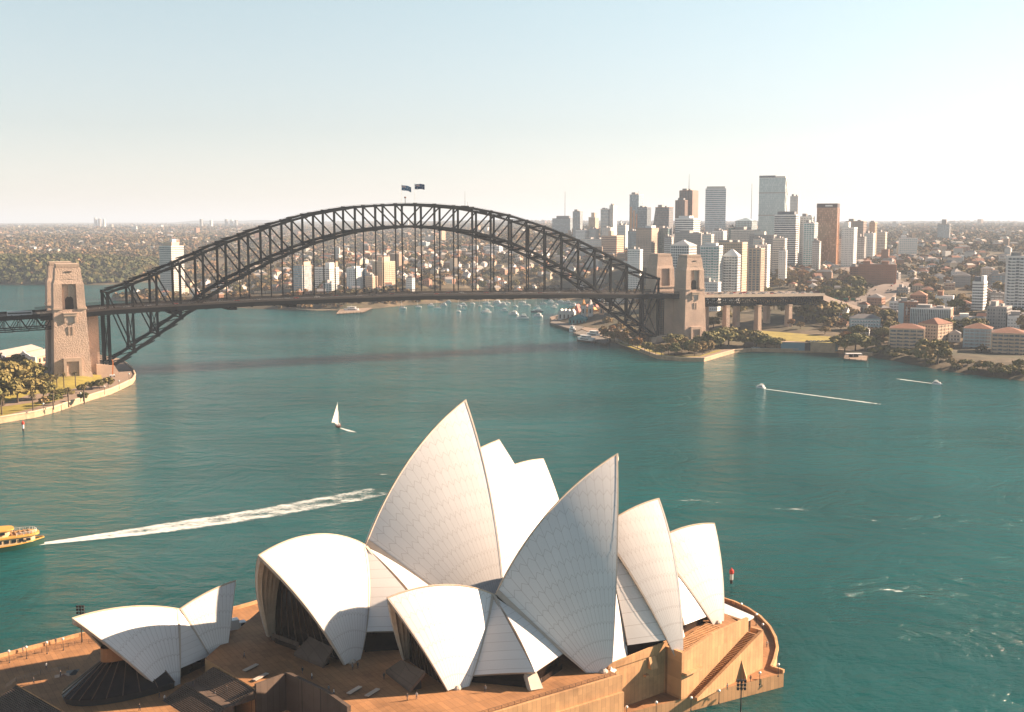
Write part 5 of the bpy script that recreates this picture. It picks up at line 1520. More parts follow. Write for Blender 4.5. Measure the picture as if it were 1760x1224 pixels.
b = MB(); b.bx(-1.5, -.9, -Dp / 2 - .25, -Dp / 2 + .02, H - 12, H - 4); b.bx(-2.8, .4, -Dp / 2 - .27, -Dp / 2 + .02, H - 7.4, H - 6.8); b.build('wall_cross', WHT, t)
b = MB(); b.bx(-W / 2 - .2, -W / 2 + 5, -Dp / 2 - .3, -Dp / 2 + .02, 0, H); b.build('wall_panel', PBLUE, t)
t, W, Dp, H = T('long blue grey block of vertical stripes with a bare brick end wall', (1575, 1634, 1656), 533, 572, 1090, 'dark', None, 3.2, .3, 0, 26, name='striped_block', cat='office', top=WHT)
for i in range(23):
    b = MB(); x = -W / 2 + W * i / 22; b.bx(x - .35, x + .35, -Dp / 2 - .5, -Dp / 2 + .03, 0, H); b.build('wall_pier', PBLUE, t)
b = MB(); b.bx(W / 2 - .02, W / 2 + .3, -Dp / 2, Dp / 2, 0, H + 1); b.build('end_wall', PINK, t)
T('white two storey house with rows of windows by the viaduct road', (1465, 1513, 1519), 548, 574, 1110, 'white', PBLUE, 3.3, .45, 9, 14, name='boarding_house', cat='house', hip=4, roof=GREYR)
T('stepped sandstone apartments with deep balconies nearest the water on the right', (1536, 1588, 1604), 566, 602, 1000, 'dark', TAN, 3.1, .42, 5, 22, balc=4, name='apartment_block', cat='apartments', hip=4, roof=REDR, proud=.5)
T('sandstone apartment wing with a red roof beside the stepped balconies', (1588, 1612, 1650), 558, 596, 1035, 'tan', TAN, 3.1, .4, 3, 50, name='apartment_block', cat='apartments', hip=5, roof=REDR)
T('cream gridded apartment block behind the great fig', (1645, 1692, 1702), 548, 574, 1080, 'tan', PALE, 3.1, .42, 7, 20, name='apartment_block', cat='apartments', plant=((.2, .5, .2, .8, 3, WHT),))
T('pale blue apartment block with a red roof right of the great fig', (1664, 1704, 1722), 566, 602, 1005, 'grey', PBLUE, 3.1, .4, 5, 26, name='apartment_block', cat='apartments', hip=4.5, roof=REDR)
T('tan balconied apartment block under an orange roof at the right edge', (1714, 1764, 1785), 574, 612, 965, 'dark', TAN, 3.1, .42, 6, 24, balc=4, name='apartment_block', cat='apartments', hip=4.5, roof=REDR, proud=.5)
T('grey and peach apartment block behind the orange roofed one', (1704, 1730, 1756), 530, 566, 1070, 'grey', GREY, 3.1, .35, 4, 34, name='apartment_block', cat='apartments')
T('white terrace with a long roof deck at the right edge', (1738, 1770, 1790), 546, 566, 1050, 'white', WHT, 3.1, .5, 0, 24, name='terrace_block', cat='apartments')
T('white modern block between the striped block and the cross chapel', (1612, 1638, 1652), 511, 536, 1230, 'white', WHT, 3.3, .5, 0, 24, plant=((.1, .4, .2, .8, 5, BRICK),), name='white_block', cat='apartments')
T('pale grey apartments among trees behind the white modern block', (1643, 1668, 1676), 474, 494, 1450, 'grey', GREY, 3.1, .4, 5, 20, name='apartment_block', cat='apartments', hip=5, roof=GREYR)
T('blue grey apartments among trees left of the edge tower', (1707, 1736, 1744), 473, 498, 1420, 'blue', GREY, 3.1, .4, 5, 16, name='apartment_block', cat='apartments')
T('brown roofed brick flats uphill from the cross chapel', (1568, 1592, 1604), 508, 526, 1260, 'brick', BRICK, 3.0, .45, 4, 24, name='brick_flats', cat='apartments', hip=5, roof=BRICK)
T('peach brick terrace beside the viaduct end', (1494, 1515, 1530), 512, 528, 1290, 'brick', PINK, 3.2, .45, 4, 30, name='terrace_block', cat='apartments', hip=4, roof=GREYR)
# --- left of the bridge, across the bay
T('grey point apartment tower with a bright white right side rising left of the arch', (270, 294, 307), 424, 512, 1790, 'grey', mat('pale_slab_edge', (.62, .60, .57), .8, .1, .1), 2.9, .32, 0, 24, name='apartment_tower', cat='apartments', plant=((.15, .85, .2, .8, 6, TAN), (.6, .8, .3, .6, 10, WHT)))
T('slate sided apartment slab with a lit peach end under the arch', (501, 519, 531), 457, 497, 1740, 'blue', mat('peach_render', (.56, .38, .27), .85, .1, .1), 2.9, .2, 0, 26, name='apartment_tower', cat='apartments', plant=((.75, 1.0, .1, .9, 5, TAN),))
T('white balconied block between the two left slabs under the arch', (538, 566, 578), 461, 496, 1780, 'dark', WHT, 3.0, .45, 4, 24, balc=3, name='apartment_block', cat='apartments', plant=((.6, .9, .2, .8, 7, WHT),))
T('white slab of vertical bays under the left part of the arch', (594, 612, 627), 463, 506, 1700, 'white', WHT, 2.9, .3, 5, 32, name='apartment_tower', cat='apartments', plant=((.3, .6, .2, .8, 3, WHT),))
T('tall cream apartment tower with gridded balconies under the arch', (638, 657, 676), 451, 500, 1720, 'tan', mat('cream_band', (.60, .46, .33), .85, .1, .1), 2.9, .4, 5, 34, name='apartment_tower', cat='apartments', plant=((.3, .75, .2, .8, 7, TAN),))
T('dark teal clad small block with white windows near the roadway', (554, 570, 577), 488, 506, 1650, 'green', WHT, 3.0, .3, 3, name='teal_block', cat='building')
T('low tan flats left of the cream tower foot', (627, 640, 647), 476, 502, 1700, 'tan', TAN, 3.0, .4, 3, name='brick_flats', cat='apartments')
T('long white industrial shed on the hillside under the arch', (748, 800, 812), 437, 450, 2450, 'white', WHT, 4.5, .4, 0, 12, name='industrial_shed', cat='shed')
T('white office block with strip windows right of the long white shed', (831, 858, 864), 424, 447, 2400, 'dark', WHT, 3.6, .5, 5, 14)
T('slim peach tower on the hill under the crown of the arch', (754, 759, 765), 396, 424, 3300, 'tan', mat('peach_render', None), 3.0, .3, 0, 30, name='apartment_tower', cat='apartments')
T('pale pair of flats on the hill left of the slim peach tower', (730, 742, 748), 407, 424, 3300, 'tan', PALE, 3.0, .4, 0, 30, name='apartment_block', cat='apartments')
T('light blue office block on the hill under the arch', (719, 732, 738), 417, 434, 2900, 'blue', PBLUE, 3.4, .3, 4)
T('white villa with a tall front near the water under the arch', (697, 708, 714), 478, 500, 1700, 'white', WHT, 3.2, .35, 3, 34, name='white_villa', cat='house', hip=3, roof=GREYR)
for i, (x, yt, Y) in enumerate(((163, 374.5, 9000), (170, 376, 9000), (178, 377, 9200), (345, 377, 8200), (362, 379, 8000), (388, 377, 8800), (397, 378, 8800), (405, 378.5, 8800), (700, 381, 8200), (906, 384, 6800), (916, 383, 6500), (1075, 383, 5200), (1066, 381, 5000), (1530, 383, 7000))):
    T('tiny hazy tower block on the far horizon', (x - 2.5, x + 1.2, x + 3), yt, 387, Y, 'grey' if i % 2 else 'white', None, a=30, name='distant_tower', cat='tower block', grp='tower blocks along the horizon', sink=20)
b = MB(); b.tube((0, 0, 0), (0, 0, 115), 1.2, .5, 6); p = D(971, 372, 3900); b_ = b.build('radio_mast', DARKM); b_.location = (p.x, p.y, p.z - 30); tag(b_, 'thin lattice radio mast left of the city skyline', 'mast')
b = MB(); b.tube((0, 0, 0), (0, 0, 120), 1.0, .4, 6); p = D(1291, 375, 3000); b_ = b.build('radio_mast', DARKM); b_.location = (p.x, p.y, p.z - 30); tag(b_, 'faint radio mast just left of the tallest glass tower', 'mast')

for i, (x0, w_, yt, yb, Y, cr_) in enumerate(((1062, 20, 388, 408, 2500, 'pale'), (1088, 16, 398, 418, 2300, 'grey'), (1118, 22, 402, 424, 2050, 'tan'), (1142, 18, 408, 430, 1900, 'white'), (1226, 26, 398, 424, 1900, 'white'), (1352, 22, 404, 440, 1900, 'pale'), (1444, 16, 412, 442, 1950, 'white'), (1474, 18, 408, 438, 2000, 'white'), (1488, 20, 402, 432, 2100, 'pale'), (1510, 18, 400, 424, 2300, 'tan'), (1036, 20, 392, 408, 2600, 'white'), (1012, 18, 394, 410, 2700, 'pale'), (990, 22, 396, 412, 2700, 'white'), (1208, 22, 404, 428, 1800, 'pale'), (1296, 22, 412, 440, 1680, 'pale'), (1398, 16, 416, 448, 1780, 'white'), (1340, 16, 432, 458, 1580, 'white'))):
    T('pale mid rise block packed in among the city towers', (x0, x0 + w_ * .66, x0 + w_), yt, yb, Y, cr_, (WHT, PALE, PALE, GREY)[i % 4], 3.3, .45, (0, 4, 5)[i % 3], rng.uniform(18, 34), name='mid_rise_block', cat='building', grp='pale blocks among the city towers')

for i, (x0, w_, yt, yb, Y, cr_, rf) in enumerate(((1440, 22, 530, 544, 1240, 'white', GREYR), (1478, 20, 524, 538, 1260, 'tan', REDR), (1532, 26, 520, 540, 1230, 'grey', None), (1545, 24, 496, 512, 1400, 'tan', None), (1588, 26, 498, 514, 1360, 'white', REDR), (1626, 24, 488, 504, 1420, 'brick', None), (1650, 30, 522, 540, 1200, 'tan', REDR), (1610, 22, 474, 490, 1540, 'grey', GREYR), (1706, 30, 506, 524, 1240, 'white', None),
        (1730, 26, 488, 506, 1330, 'brick', REDR), (1566, 28, 572, 590, 1040, 'tan', GREYR), (1634, 26, 574, 594, 1040, 'white', GREYR), (1500, 24, 560, 574, 1110, 'brick', REDR), (1530, 22, 470, 484, 1600, 'white', None), (1580, 26, 462, 476, 1700, 'tan', None), (1690, 26, 462, 478, 1600, 'white', GREYR), (1720, 26, 444, 460, 1900, 'tan', None), (1640, 26, 440, 454, 2000, 'white', None), (1600, 22, 436, 448, 2200, 'grey', None), (1742, 24, 590, 612, 985, 'white', GREYR))):
    T('low apartment block packed between trees on the right hand shore', (x0, x0 + w_ * .64, x0 + w_), yt, yb, Y, cr_, (TAN, PALE, WHT, GREY, PINK)[i % 5], 3.1, .42, (4, 5, 3)[i % 3], rng.uniform(16, 38), name='low_apartment_block', cat='apartments', grp='low blocks on the right hand shore', hip=0 if rf is None else 3.2, roof=rf)
# ------------------------------------------------------------------ houses one can tell apart on the near slopes
def house_mesh(seed, wallm, roofm):
    r = random.Random(seed); b = MB()
    w, d, h = r.uniform(9, 14), r.uniform(8, 11), r.uniform(5.2, 7.5)
    b.bx(-w / 2, w / 2, -d / 2, d / 2, -5, h, 0, )
    rh = r.uniform(2.6, 3.8); e = .5
    if seed % 2:
        P = [(-w / 2 - e, -d / 2 - e, h), (w / 2 + e, -d / 2 - e, h), (w / 2 + e, d / 2 + e, h), (-w / 2 - e, d / 2 + e, h), (-w / 2 - e, 0, h + rh), (w / 2 + e, 0, h + rh)]
        b.add(P, [(0, 1, 5, 4), (2, 3, 4, 5), (3, 2, 1, 0)], 1); b.add(P, [(1, 2, 5), (3, 0, 4)], 0)
    else:
        k = max(.5, w / 2 - d / 2)
        P = [(-w / 2 - e, -d / 2 - e, h), (w / 2 + e, -d / 2 - e, h), (w / 2 + e, d / 2 + e, h), (-w / 2 - e, d / 2 + e, h), (-k, 0, h + rh), (k, 0, h + rh)]
        b.add(P, [(0, 1, 5, 4), (2, 3, 4, 5), (3, 2, 1, 0), (1, 2, 5), (3, 0, 4)], 1)
    # windows and door as shallow dark insets in relief, chimney
    for sy in (-1, 1):
        n = int(w // 3.2)
        for k in range(n):
            x = -w / 2 + w * (k + .5) / n
            for z in ((1.0, 2.5), (3.6, 5.0)):
                if z[1] < h - .2: b.bx(x - .6, x + .6, sy * d / 2 - .04, sy * d / 2 + .04, z[0], z[1], 2)
    for sx in (-1, 1):
        for k in range(2):
            y = -d / 2 + d * (k + .5) / 2
            for z in ((1.0, 2.5), (3.6, 5.0)):
                if z[1] < h - .2: b.bx(sx * w / 2 - .04, sx * w / 2 + .04, y - .6, y + .6, z[0], z[1], 2)
    b.bx(w * .22, w * .22 + .8, d * .12, d * .12 + .8, h, h + rh + .8, 0)
    return b.mesh('house', [wallm, roofm, MATS['opening_shadow']])
ROOFS = {'terracotta': REDR, 'grey': GREYR, 'pale': mat('pale_roof_tile', (.42, .37, .33), .85, .2, .3)}
WALLS = {'white': WHT, 'cream': mat('cream_render', (.52, .43, .33), .85, .15, .2), 'brick': PINK}
HM = {}
for i, (wn2, rn) in enumerate((('white', 'terracotta'), ('white', 'grey'), ('cream', 'terracotta'), ('cream', 'pale'), ('brick', 'terracotta'), ('brick', 'grey'), ('white', 'pale'), ('cream', 'grey'))):
    for j in range(2): HM[(wn2, rn, j)] = house_mesh(i * 2 + j + 1, WALLS[wn2], ROOFS[rn])
HKEYS = list(HM)
def clear(x, y, r):
    return all((x - a) ** 2 + (y - b) ** 2 > (r + c) ** 2 for a, b, c in BUILT)
def project(x, y, z):
    dz = z - CAM_H; d = y * math.cos(PITCH) - dz * math.sin(PITCH); u = y * math.sin(PITCH) + dz * math.cos(PITCH)
    return 880 + FPX * x / d, 612 - FPX * u / d
ROAD = [(380, 1275), (520, 1500), (560, 1900)]        # motorway beyond the viaduct
def near_road(x, y, w=30):
    for (a, b), (c, d) in zip(ROAD[:-1], ROAD[1:]):
        e = np.array((c - a, d - b)); t = max(0, min(1, ((x - a) * e[0] + (y - b) * e[1]) / (e @ e)))
        if math.hypot(x - a - e[0] * t, y - b - e[1] * t) < w: return True
    return False
HZONES = [('on the hillside across the bay behind the arch', -330, 160, 1600, 2350, 165, (7.5, 60)), ('on the slope among trees at the right', 330, 760, 1060, 2000, 95, (7, 60)), ('on the left hand point beyond the arch end', -620, -330, 1640, 2050, 26, (5, 40))]
nh = 0
for place, x0, x1, y0, y1, n, zr in HZONES:
    cand = np.c_[nrg.uniform(x0, x1, n * 6), nrg.uniform(y0, y1, n * 6)]; zz = height(cand); sdc = sdist(cand, NCa); c = 0
    for (x, y), z, s in zip(cand, zz, sdc):
        if c >= n: break
        if s < 14 or not clear(x, y, 7) or near_road(x, y): continue
        k = rng.choice(HKEYS); c += 1; BUILT.append((x, y, 5.5))
        o = link('house', HM[k], None, (x, y, z), rng.choice((-.5, 1.07, -.35, .2)) + rng.uniform(-.1, .1), rng.uniform(.85, 1.15))
        tag(o, '%s walled house with a %s roof %s' % (k[0], k[1], place), 'house', '%s houses with %s roofs %s' % (k[0], k[1], place))

# trees one can tell apart on the same slopes
TZONES = [('gum tree between the houses on the hillside across the bay', 'trees on the hillside across the bay', -520, 170, 1560, 2250, 120, 'garden_tree'), ('bushy tree between the apartments and houses on the right', 'trees on the right hand slope', 300, 720, 1010, 1700, 90, 'garden_tree')]
TREES = []
for lab, grp, x0, x1, y0, y1, n, nm in TZONES:
    cand = np.c_[nrg.uniform(x0, x1, n * 5), nrg.uniform(y0, y1, n * 5)]; zz = height(cand); sdc = sdist(cand, NCa); c = 0
    for (x, y), z, s in zip(cand, zz, sdc):
        if c >= n: break
        if s < 5 or not clear(x, y, 1.5) or near_road(x, y, 24): continue
        c += 1; tree(rng.choice((0, 1, 2, 2, 3, 3, 4)), x, y, z - .5, rng.uniform(8, 16), lab, grp, rng.uniform(.9, 1.3), nm); TREES.append((x, y))

# ------------------------------------------------------------------ far canopy and roofs, one mass each
def blob_base():
    bm = bmesh.new(); bmesh.ops.create_icosphere(bm, subdivisions=1, radius=1.0)
    V = np.array([v.co[:] for v in bm.verts]); F = np.array([[v.index for v in f.verts] for f in bm.faces]); bm.free()
    return V, F
def fan_points(n, d0, d1, a0, a1, pw=1.0):
    th = np.radians(nrg.uniform(a0, a1, n)); u = nrg.random(n) ** pw
    d = np.exp(np.log(d0) + (np.log(d1) - np.log(d0)) * u)
    return np.c_[d * np.sin(th), d * np.cos(th)]
BLT = np.array([b[:3] for b in BUILT])
def keep_clear(P, r):
    ok = np.ones(len(P), bool)
    for x, y, c in BLT: ok &= (P[:, 0] - x) ** 2 + (P[:, 1] - y) ** 2 > (c * .9 + r) ** 2
    for a, b_ in zip(ROAD[:-1], ROAD[1:]):
        a = np.array(a, float); b_ = np.array(b_, float); e = b_ - a; t = np.clip(((P - a) @ e) / (e @ e), 0, 1)
        ok &= np.linalg.norm(P - a - t[:, None] * e, axis=1) > 24
    return ok
def canopy_mass(name, P, size, m, leafy):
    """leaf clumps for every crown of a far wood, as one mesh"""
    z = height(P); V = []; F = []; off = 0
    n = len(P); k = leafy
    d = nrg.normal(size=(n, k, 3)); d /= np.linalg.norm(d, axis=2)[..., None]; d[..., 2] = np.abs(d[..., 2]) * .9 - .15
    c = np.c_[P, z + size * .35][:, None, :] + d * (size[:, None, None] * np.array([.62, .62, .55]) * nrg.uniform(.6, 1.1, (n, k, 1)))
    nr = d + nrg.normal(scale=.4, size=d.shape) + np.array([0, 0, .3]); nr /= np.linalg.norm(nr, axis=2)[..., None]
    a = np.cross(nr, nrg.normal(size=nr.shape)); a /= np.linalg.norm(a, axis=2)[..., None]; b = np.cross(nr, a)
    s = size[:, None, None] * nrg.uniform(.28, .5, (n, k, 1))
    Q = np.stack([c + a * s, c + b * s * .8, c - a * s, c - b * s * .8], 2).reshape(-1, 3)
    F = np.arange(len(Q)).reshape(-1, 4)
    me = bpy.data.meshes.new(name)
    me.vertices.add(len(Q)); me.vertices.foreach_set('co', Q.ravel())
    me.loops.add(len(Q)); me.loops.foreach_set('vertex_index', F.ravel())
    me.polygons.add(len(F)); me.polygons.foreach_set('loop_start', np.arange(0, len(Q), 4)); me.polygons.foreach_set('loop_total', np.full(len(F), 4))
    me.materials.append(m); me.update(calc_edges=True); me.validate()
    o = link(name, me); o['kind'] = 'stuff'; return o
def wood_mat():
    t = NT('far_canopy'); p = t.pos()
    a = t.ramp(t.noise(p, .02, 5, .6), [(.28, (.045, .052, .024)), (.44, (.115, .10, .046)), (.56, (.22, .14, .066)), (.72, (.31, .18, .095))])
    b = t.ramp(t.noise(p, .15, 3), [(.3, (.65, .65, .65)), (.7, (1.3, 1.3, 1.3))])
    return t.set(t.mix(1.0, a, b, 'MULTIPLY'), .9, spec=.2)
WOOD = wood_mat()
P = fan_points(26000, 1000, 2600, -34, 36, .8); P = P[(sdist(P, NCa) > 3) & keep_clear(P, 3)]
# thin it where houses stand, keep dense on the headland and along slopes
dens = LA(P[:, 0] / 60 + 20, P[:, 1] / 60); keep = ((dens > .33) | (P[:, 0] < -640)) & (sdist(P, np.array(npoly)) < -4) & ~((P[:, 0] > 150) & (P[:, 0] < 330) & (P[:, 1] > 1020) & (P[:, 1] < 1290))
near = (P[:, 0] > 280) & (P[:, 1] < 1350); keep &= ~near | (nrg.random(len(P)) < .35)
P = P[keep][:17000]
canopy_mass('wooded_slope', P, nrg.uniform(4.5, 8.5, len(P)), WOOD, 12)
P = fan_points(44000, 2500, 15000, -34, 36, 1.0); P = P[(sdist(P, NCa) > 3) & keep_clear(P, 6)]
canopy_mass('distant_woodland', P, nrg.uniform(6, 12, len(P)) * np.clip(P[:, 1] / 2800, 1, 3.2), WOOD, 9)
# headland trees are bigger
P = np.c_[nrg.uniform(-1300, -785, 2600), nrg.uniform(2205, 2700, 2600)]; P = P[sdist(P, NCa) > 4]
t_ = NT('headland_canopy'); hp_ = t_.pos()
HWOOD = t_.set(t_.ramp(t_.noise(hp_, .03, 5, .6), [(.3, (.040, .052, .020)), (.5, (.085, .090, .034)), (.72, (.17, .125, .05))]), .9, spec=.2)
canopy_mass('headland_wood', P, nrg.uniform(8, 14, len(P)), HWOOD, 16)

def roofs_mass(name, P, size):
    z = height(P); n = len(P)
    r = nrg.uniform(0, math.pi, n); co, si = np.cos(r), np.sin(r)
    w = size * nrg.uniform(.8, 1.5, n); d = size * nrg.uniform(.6, .9, n); h = nrg.uniform(4, 8, n) * np.clip(size / 10, 1, 2.2)
    tall = nrg.random(n) < .05; h = np.where(tall, h * 2.6, h)
    L = np.array([(-.5, -.5, -1), (.5, -.5, -1), (.5, .5, -1), (-.5, .5, -1), (-.5, -.5, 1), (.5, -.5, 1), (.5, .5, 1), (-.5, .5, 1), (-.35, 0, 2), (.35, 0, 2)])
    X = L[None, :, 0] * w[:, None]; Y = L[None, :, 1] * d[:, None]
    Z = np.where(L[None, :, 2] < 0, -6, np.where(L[None, :, 2] < 1.5, h[:, None], h[:, None] + np.where(tall, .3, .28 * d)[:, None]))
    V = np.stack([P[:, :1] + X * co[:, None] - Y * si[:, None], P[:, 1:] + X * si[:, None] + Y * co[:, None], z[:, None] + Z], 2).reshape(-1, 3)
    base = [(0, 1, 5, 4), (1, 2, 6, 5), (2, 3, 7, 6), (3, 0, 4, 7), (4, 5, 9, 8), (6, 7, 8, 9), (5, 6, 9, 9), (7, 4, 8, 8)]
    F = []; MI = []
    wc = nrg.choice(4, n, p=[.34, .26, .2, .2]); rc = nrg.choice(3, n, p=[.3, .35, .35])
    for i in range(n):
        o = i * 10
        for k, f in enumerate(base):
            F.append(tuple(o + q for q in (f if f[2] != f[3] else f[:3]))); MI.append(int(wc[i]) if k < 4 else 4 + int(rc[i]))
    me = bpy.data.meshes.new(name); me.from_pydata(V.tolist(), [], F)
    for m in (mat('far_white_wall', (.52, .50, .47), .8, .2, .05), mat('far_cream_wall', (.44, .37, .29), .8, .2, .05), mat('far_brick_wall', (.26, .15, .10), .9, .2, .05), mat('far_tan_wall', (.30, .22, .16), .9, .2, .05), mat('far_tile_roof', (.26, .115, .065), .9, .3, .05), mat('far_slate_roof', (.2, .2, .2), .9, .3, .05), mat('far_pale_roof', (.38, .34, .30), .9, .3, .05)): me.materials.append(m)
    me.polygons.foreach_set('material_index', MI); me.update()
    o = link(name, me); o['kind'] = 'stuff'; return o
P = fan_points(3900, 2300, 11000, -33, 35, .9); P = P[(sdist(P, NCa) > 25) & keep_clear(P, 9)]
dn = LB(P[:, 0] / 260, P[:, 1] / 260); P = P[((dn > .50) | (nrg.random(len(P)) < .16)) & ~((P[:, 0] < -600) & (P[:, 1] < 3000))]
roofs_mass('distant_suburb', P, nrg.uniform(9, 15, len(P)) * np.clip(P[:, 1] / 3500, 1, 2.6))
P = np.c_[nrg.uniform(-480, 250, 800), nrg.uniform(1950, 2500, 800)][:230]; P2 = np.c_[nrg.uniform(420, 1100, 700), nrg.uniform(1500, 2500, 700)][:190]; P = np.r_[P, P2]
P = P[(sdist(P, NCa) > 25) & keep_clear(P, 8)]
roofs_mass('hillside_suburb', P, nrg.uniform(9, 16, len(P)))
# far ridge line closing the view
ths2 = np.radians(np.linspace(-40, 40, 321))
X = np.stack([np.sin(ths2) * d for d in (17500, 19000, 21000)]); Y = np.stack([np.cos(ths2) * d for d in (17500, 19000, 21000)])
hv = 185 + 120 * (LA(ths2 * 9 + 30, ths2 * 0 + 3.3) - .45) + 34 * (LB(ths2 * 55 + 70, ths2 * 0 + 1) - .5)
struct(grid_obj('far_hills', X, Y, np.stack([hv * 0 + 60, hv, hv * 0 + 40]), mat('far_bush', (.05, .055, .04), .95, .3, .002)))
# ------------------------------------------------------------------ boats
HULLW = mat('white_hull', (.80, .79, .77), .4, .05, .5); GLASSD = mat('dark_window', (.02, .025, .03), .15, .2, 1); WOODT = mat('teak_deck', (.34, .2, .1), .7, .2, 1)
GREENH = mat('ferry_green', (.004, .045, .028), .5, .15, .3); YEL = mat('ferry_yellow', (.62, .33, .07), .55, .1, .3); CREAM = mat('ferry_cream', (.62, .43, .24), .6, .1, .3)
NAVY = mat('navy_hull', (.02, .035, .07), .4, .1, .5)
def hull_rows(L, W, H, n=12, stern=.75, sheer=.35, draft=.5):
    rows = []
    for i in range(n + 1):
        t = i / n; x = -L / 2 + L * t
        w = W / 2 * (min(1, stern + t * .8) if t < .4 else max(.02, 1 - ((t - .4) / .6) ** 2.2))
        z = H * (1 + sheer * max(0, t - .3) ** 2)
        rows.append([Vector((x, -w, z)), Vector((x, -w * .82, -draft * (1 - t ** 3 * .6))), Vector((x, w * .82, -draft * (1 - t ** 3 * .6))), Vector((x, w, z))])
    return rows
def hull(mb, L, W, H, mi=0, md=None, **k):
    r = hull_rows(L, W, H, **k); mb.grid(r, mi, flip=True)
    dk = [[q[0], q[3]] for q in r]; mb.grid(dk, mi if md is None else md); mb.add(r[0], [(0, 1, 2, 3)], mi)
def cruiser_proto():
    t = thing('motor_cruiser', 'white motor cruiser moored in the bay under the right half of the arch', 'boat', (0, 0, 0), 0, 'cruisers moored in the bay')
    b = MB(); hull(b, 13, 4.2, 1.5); b.build('hull', HULLW, t)
    b = MB(); b.prism([(-4.5, -1.7), (2.6, -1.7), (4.0, -.8), (4.0, .8), (2.6, 1.7), (-4.5, 1.7)], 1.4, 3.0); b.build('cabin', HULLW, t)
    b = MB(); b.bx(-3.8, 2.4, -1.74, 1.74, 2.1, 2.7); b.bx(2.3, 3.3, -1.2, 1.2, 2.1, 2.7); b.build('window_band', GLASSD, t)
    b = MB(); b.prism([(-4.2, -1.5), (.6, -1.5), (1.4, 0), (.6, 1.5), (-4.2, 1.5)], 3.0, 3.9); b.bx(-3.2, .2, -1.4, 1.4, 4.9, 5.05)
    for x in (-3, 0):
        for y in (-1.2, 1.2): b.tube((x, y, 3.9), (x, y, 4.9), .05, .05, 5)
    b.build('flybridge', HULLW, t)
    return t
def yacht_proto(label, group, masts=1, hm=None, h=14):
    t = thing('sailing_yacht', label, 'yacht', (0, 0, 0), 0, group)
    b = MB(); hull(b, 11, 3.3, 1.1, stern=.6); b.build('hull', hm or HULLW, t)
    b = MB(); b.prism([(-3, -1), (1.5, -1), (2.6, -.4), (2.6, .4), (1.5, 1), (-3, 1)], 1.0, 1.7); b.build('cabin', HULLW, t)
    for x, hh in ((1.2, h), (-3.6, h * .72))[:masts]:
        b = MB(); b.tube((x, 0, 1), (x, 0, hh), .11, .07, 6); b.beam((x - .05, -.9, hh * .6), (x - .05, .9, hh * .6), .06, .06)
        for y in (-1.4, 1.4): b.tube((x, y, 1.1), (x, 0, hh * .96), .02, .02, 3)
        b.tube((x + 4.2, 0, 1.2), (x, 0, hh * .98), .02, .02, 3); b.build('mast', HULLW, t)
        b = MB(); L = 4.6 if hh == h else 2.6
        b.tube((x, 0, 2.3), (x - L, 0, 2.3), .08, .08, 6); b.beam((x - .1, 0, 2.55), (x - L, 0, 2.5), .34, .42); b.build('furled_sail', mat('sail_cover', (.45, .42, .38), .8, .1, 1), t)
    return t
cr = cruiser_proto(); yt = yacht_proto('white yacht with a bare mast moored in the bay under the arch', 'yachts moored in the bay')
KIDS[cr.name] = list(cr.children); KIDS[yt.name] = list(yt.children)
first = {'c': True, 'y': True}
CR = [(835, 538, 1.15), (865, 535, .95), (882, 541, 1.1), (898, 548, 1.2), (951, 529, .8), (795, 526, 1.0), (854, 521, 1.0), (863, 525.5, 1.1), (762, 525, .8), (924, 544, 1.0), (963, 520, .9), (985, 526, .9), (740, 526, .8), (796, 532, .55), (975, 521, .9), (946, 520, .9), (770, 520, .8)]
YR = [(788, 536), (825, 526.5), (841, 527.5), (886, 527), (905, 525), (923, 527.5), (692, 530), (719, 528), (789, 526), (812, 522), (872, 521), (934, 522), (956, 524), (897, 520), (836, 521), (752, 530)]
for px, py, s in CR:
    p = G(px, py, 0); a = rng.uniform(-.5, .4) + math.pi
    if first['c']: cr.location = p; cr.rotation_euler = (0, 0, a); cr.scale = (s, s, s); first['c'] = False
    else: dup(cr, p, a, s)
for px, py in YR:
    p = G(px, py, 0); a = rng.uniform(-.6, .6) + 2.6; s = rng.uniform(.75, 1.05)
    if first['y']: yt.location = p; yt.rotation_euler = (0, 0, a); yt.scale = (s, s, s); first['y'] = False
    else: dup(yt, p, a, s)
p = G(923, 537, 0); t = dup(cr, p, 3.2, 1.25, 'dark hulled cruiser among the white boats moored under the arch', 'cruisers moored in the bay')
for ch in t.children:
    if ch.name.startswith('hull'): ch.data = ch.data.copy(); ch.data.materials[0] = NAVY
# the ketch under way
p = G(581, 733, 0); q = G(565, 700, 0); kt = yacht_proto('two masted ketch sailing alone in mid harbour left of the white shells', 'vessels under way', 2, mat('timber_hull', (.16, .06, .03), .5, .2, 1), 14)
kt.location = p; kt.rotation_euler = (0, 0, math.atan2((q - p).y, (q - p).x))
b = MB()
def sail(name, x, L, z0, h, sw):
    b = MB(); b.grid([[Vector((x - L * u * math.cos(sw) * (1 - v * .96), L * u * math.sin(sw) * (1 - v * .96) + .35 * math.sin(u * 3) * (1 - v), z0 + h * v)) for u in np.linspace(0, 1, 7)] for v in np.linspace(0, 1, 9)])
    b.build(name, mat('sail_cloth', (.72, .69, .64), .8, .05, 1), kt)
sail('mainsail', 1.1, 4.6, 2.6, 10.4, .95); sail('mizzen_sail', -3.7, 2.6, 2.6, 7.0, .95); sail('jib_sail', 4.6, 3.2, 1.8, 9.0, .7)
# fast boats
def runabout(label, px, py, qx, qy, s):
    t = dup(cr, G(px, py, 0), 0, s, label, 'vessels under way'); d = G(qx, qy, 0) - G(px, py, 0); t.rotation_euler = (0, 0, math.atan2(-d.y, -d.x)); t['category'] = 'motor boat'; return t
runabout('small white motor boat with the longer straight wake on the right', 1307, 667, 1530, 697, .62)
runabout('dark little motor boat with a short wake near the right edge', 1611, 661, 1545, 653, .62)
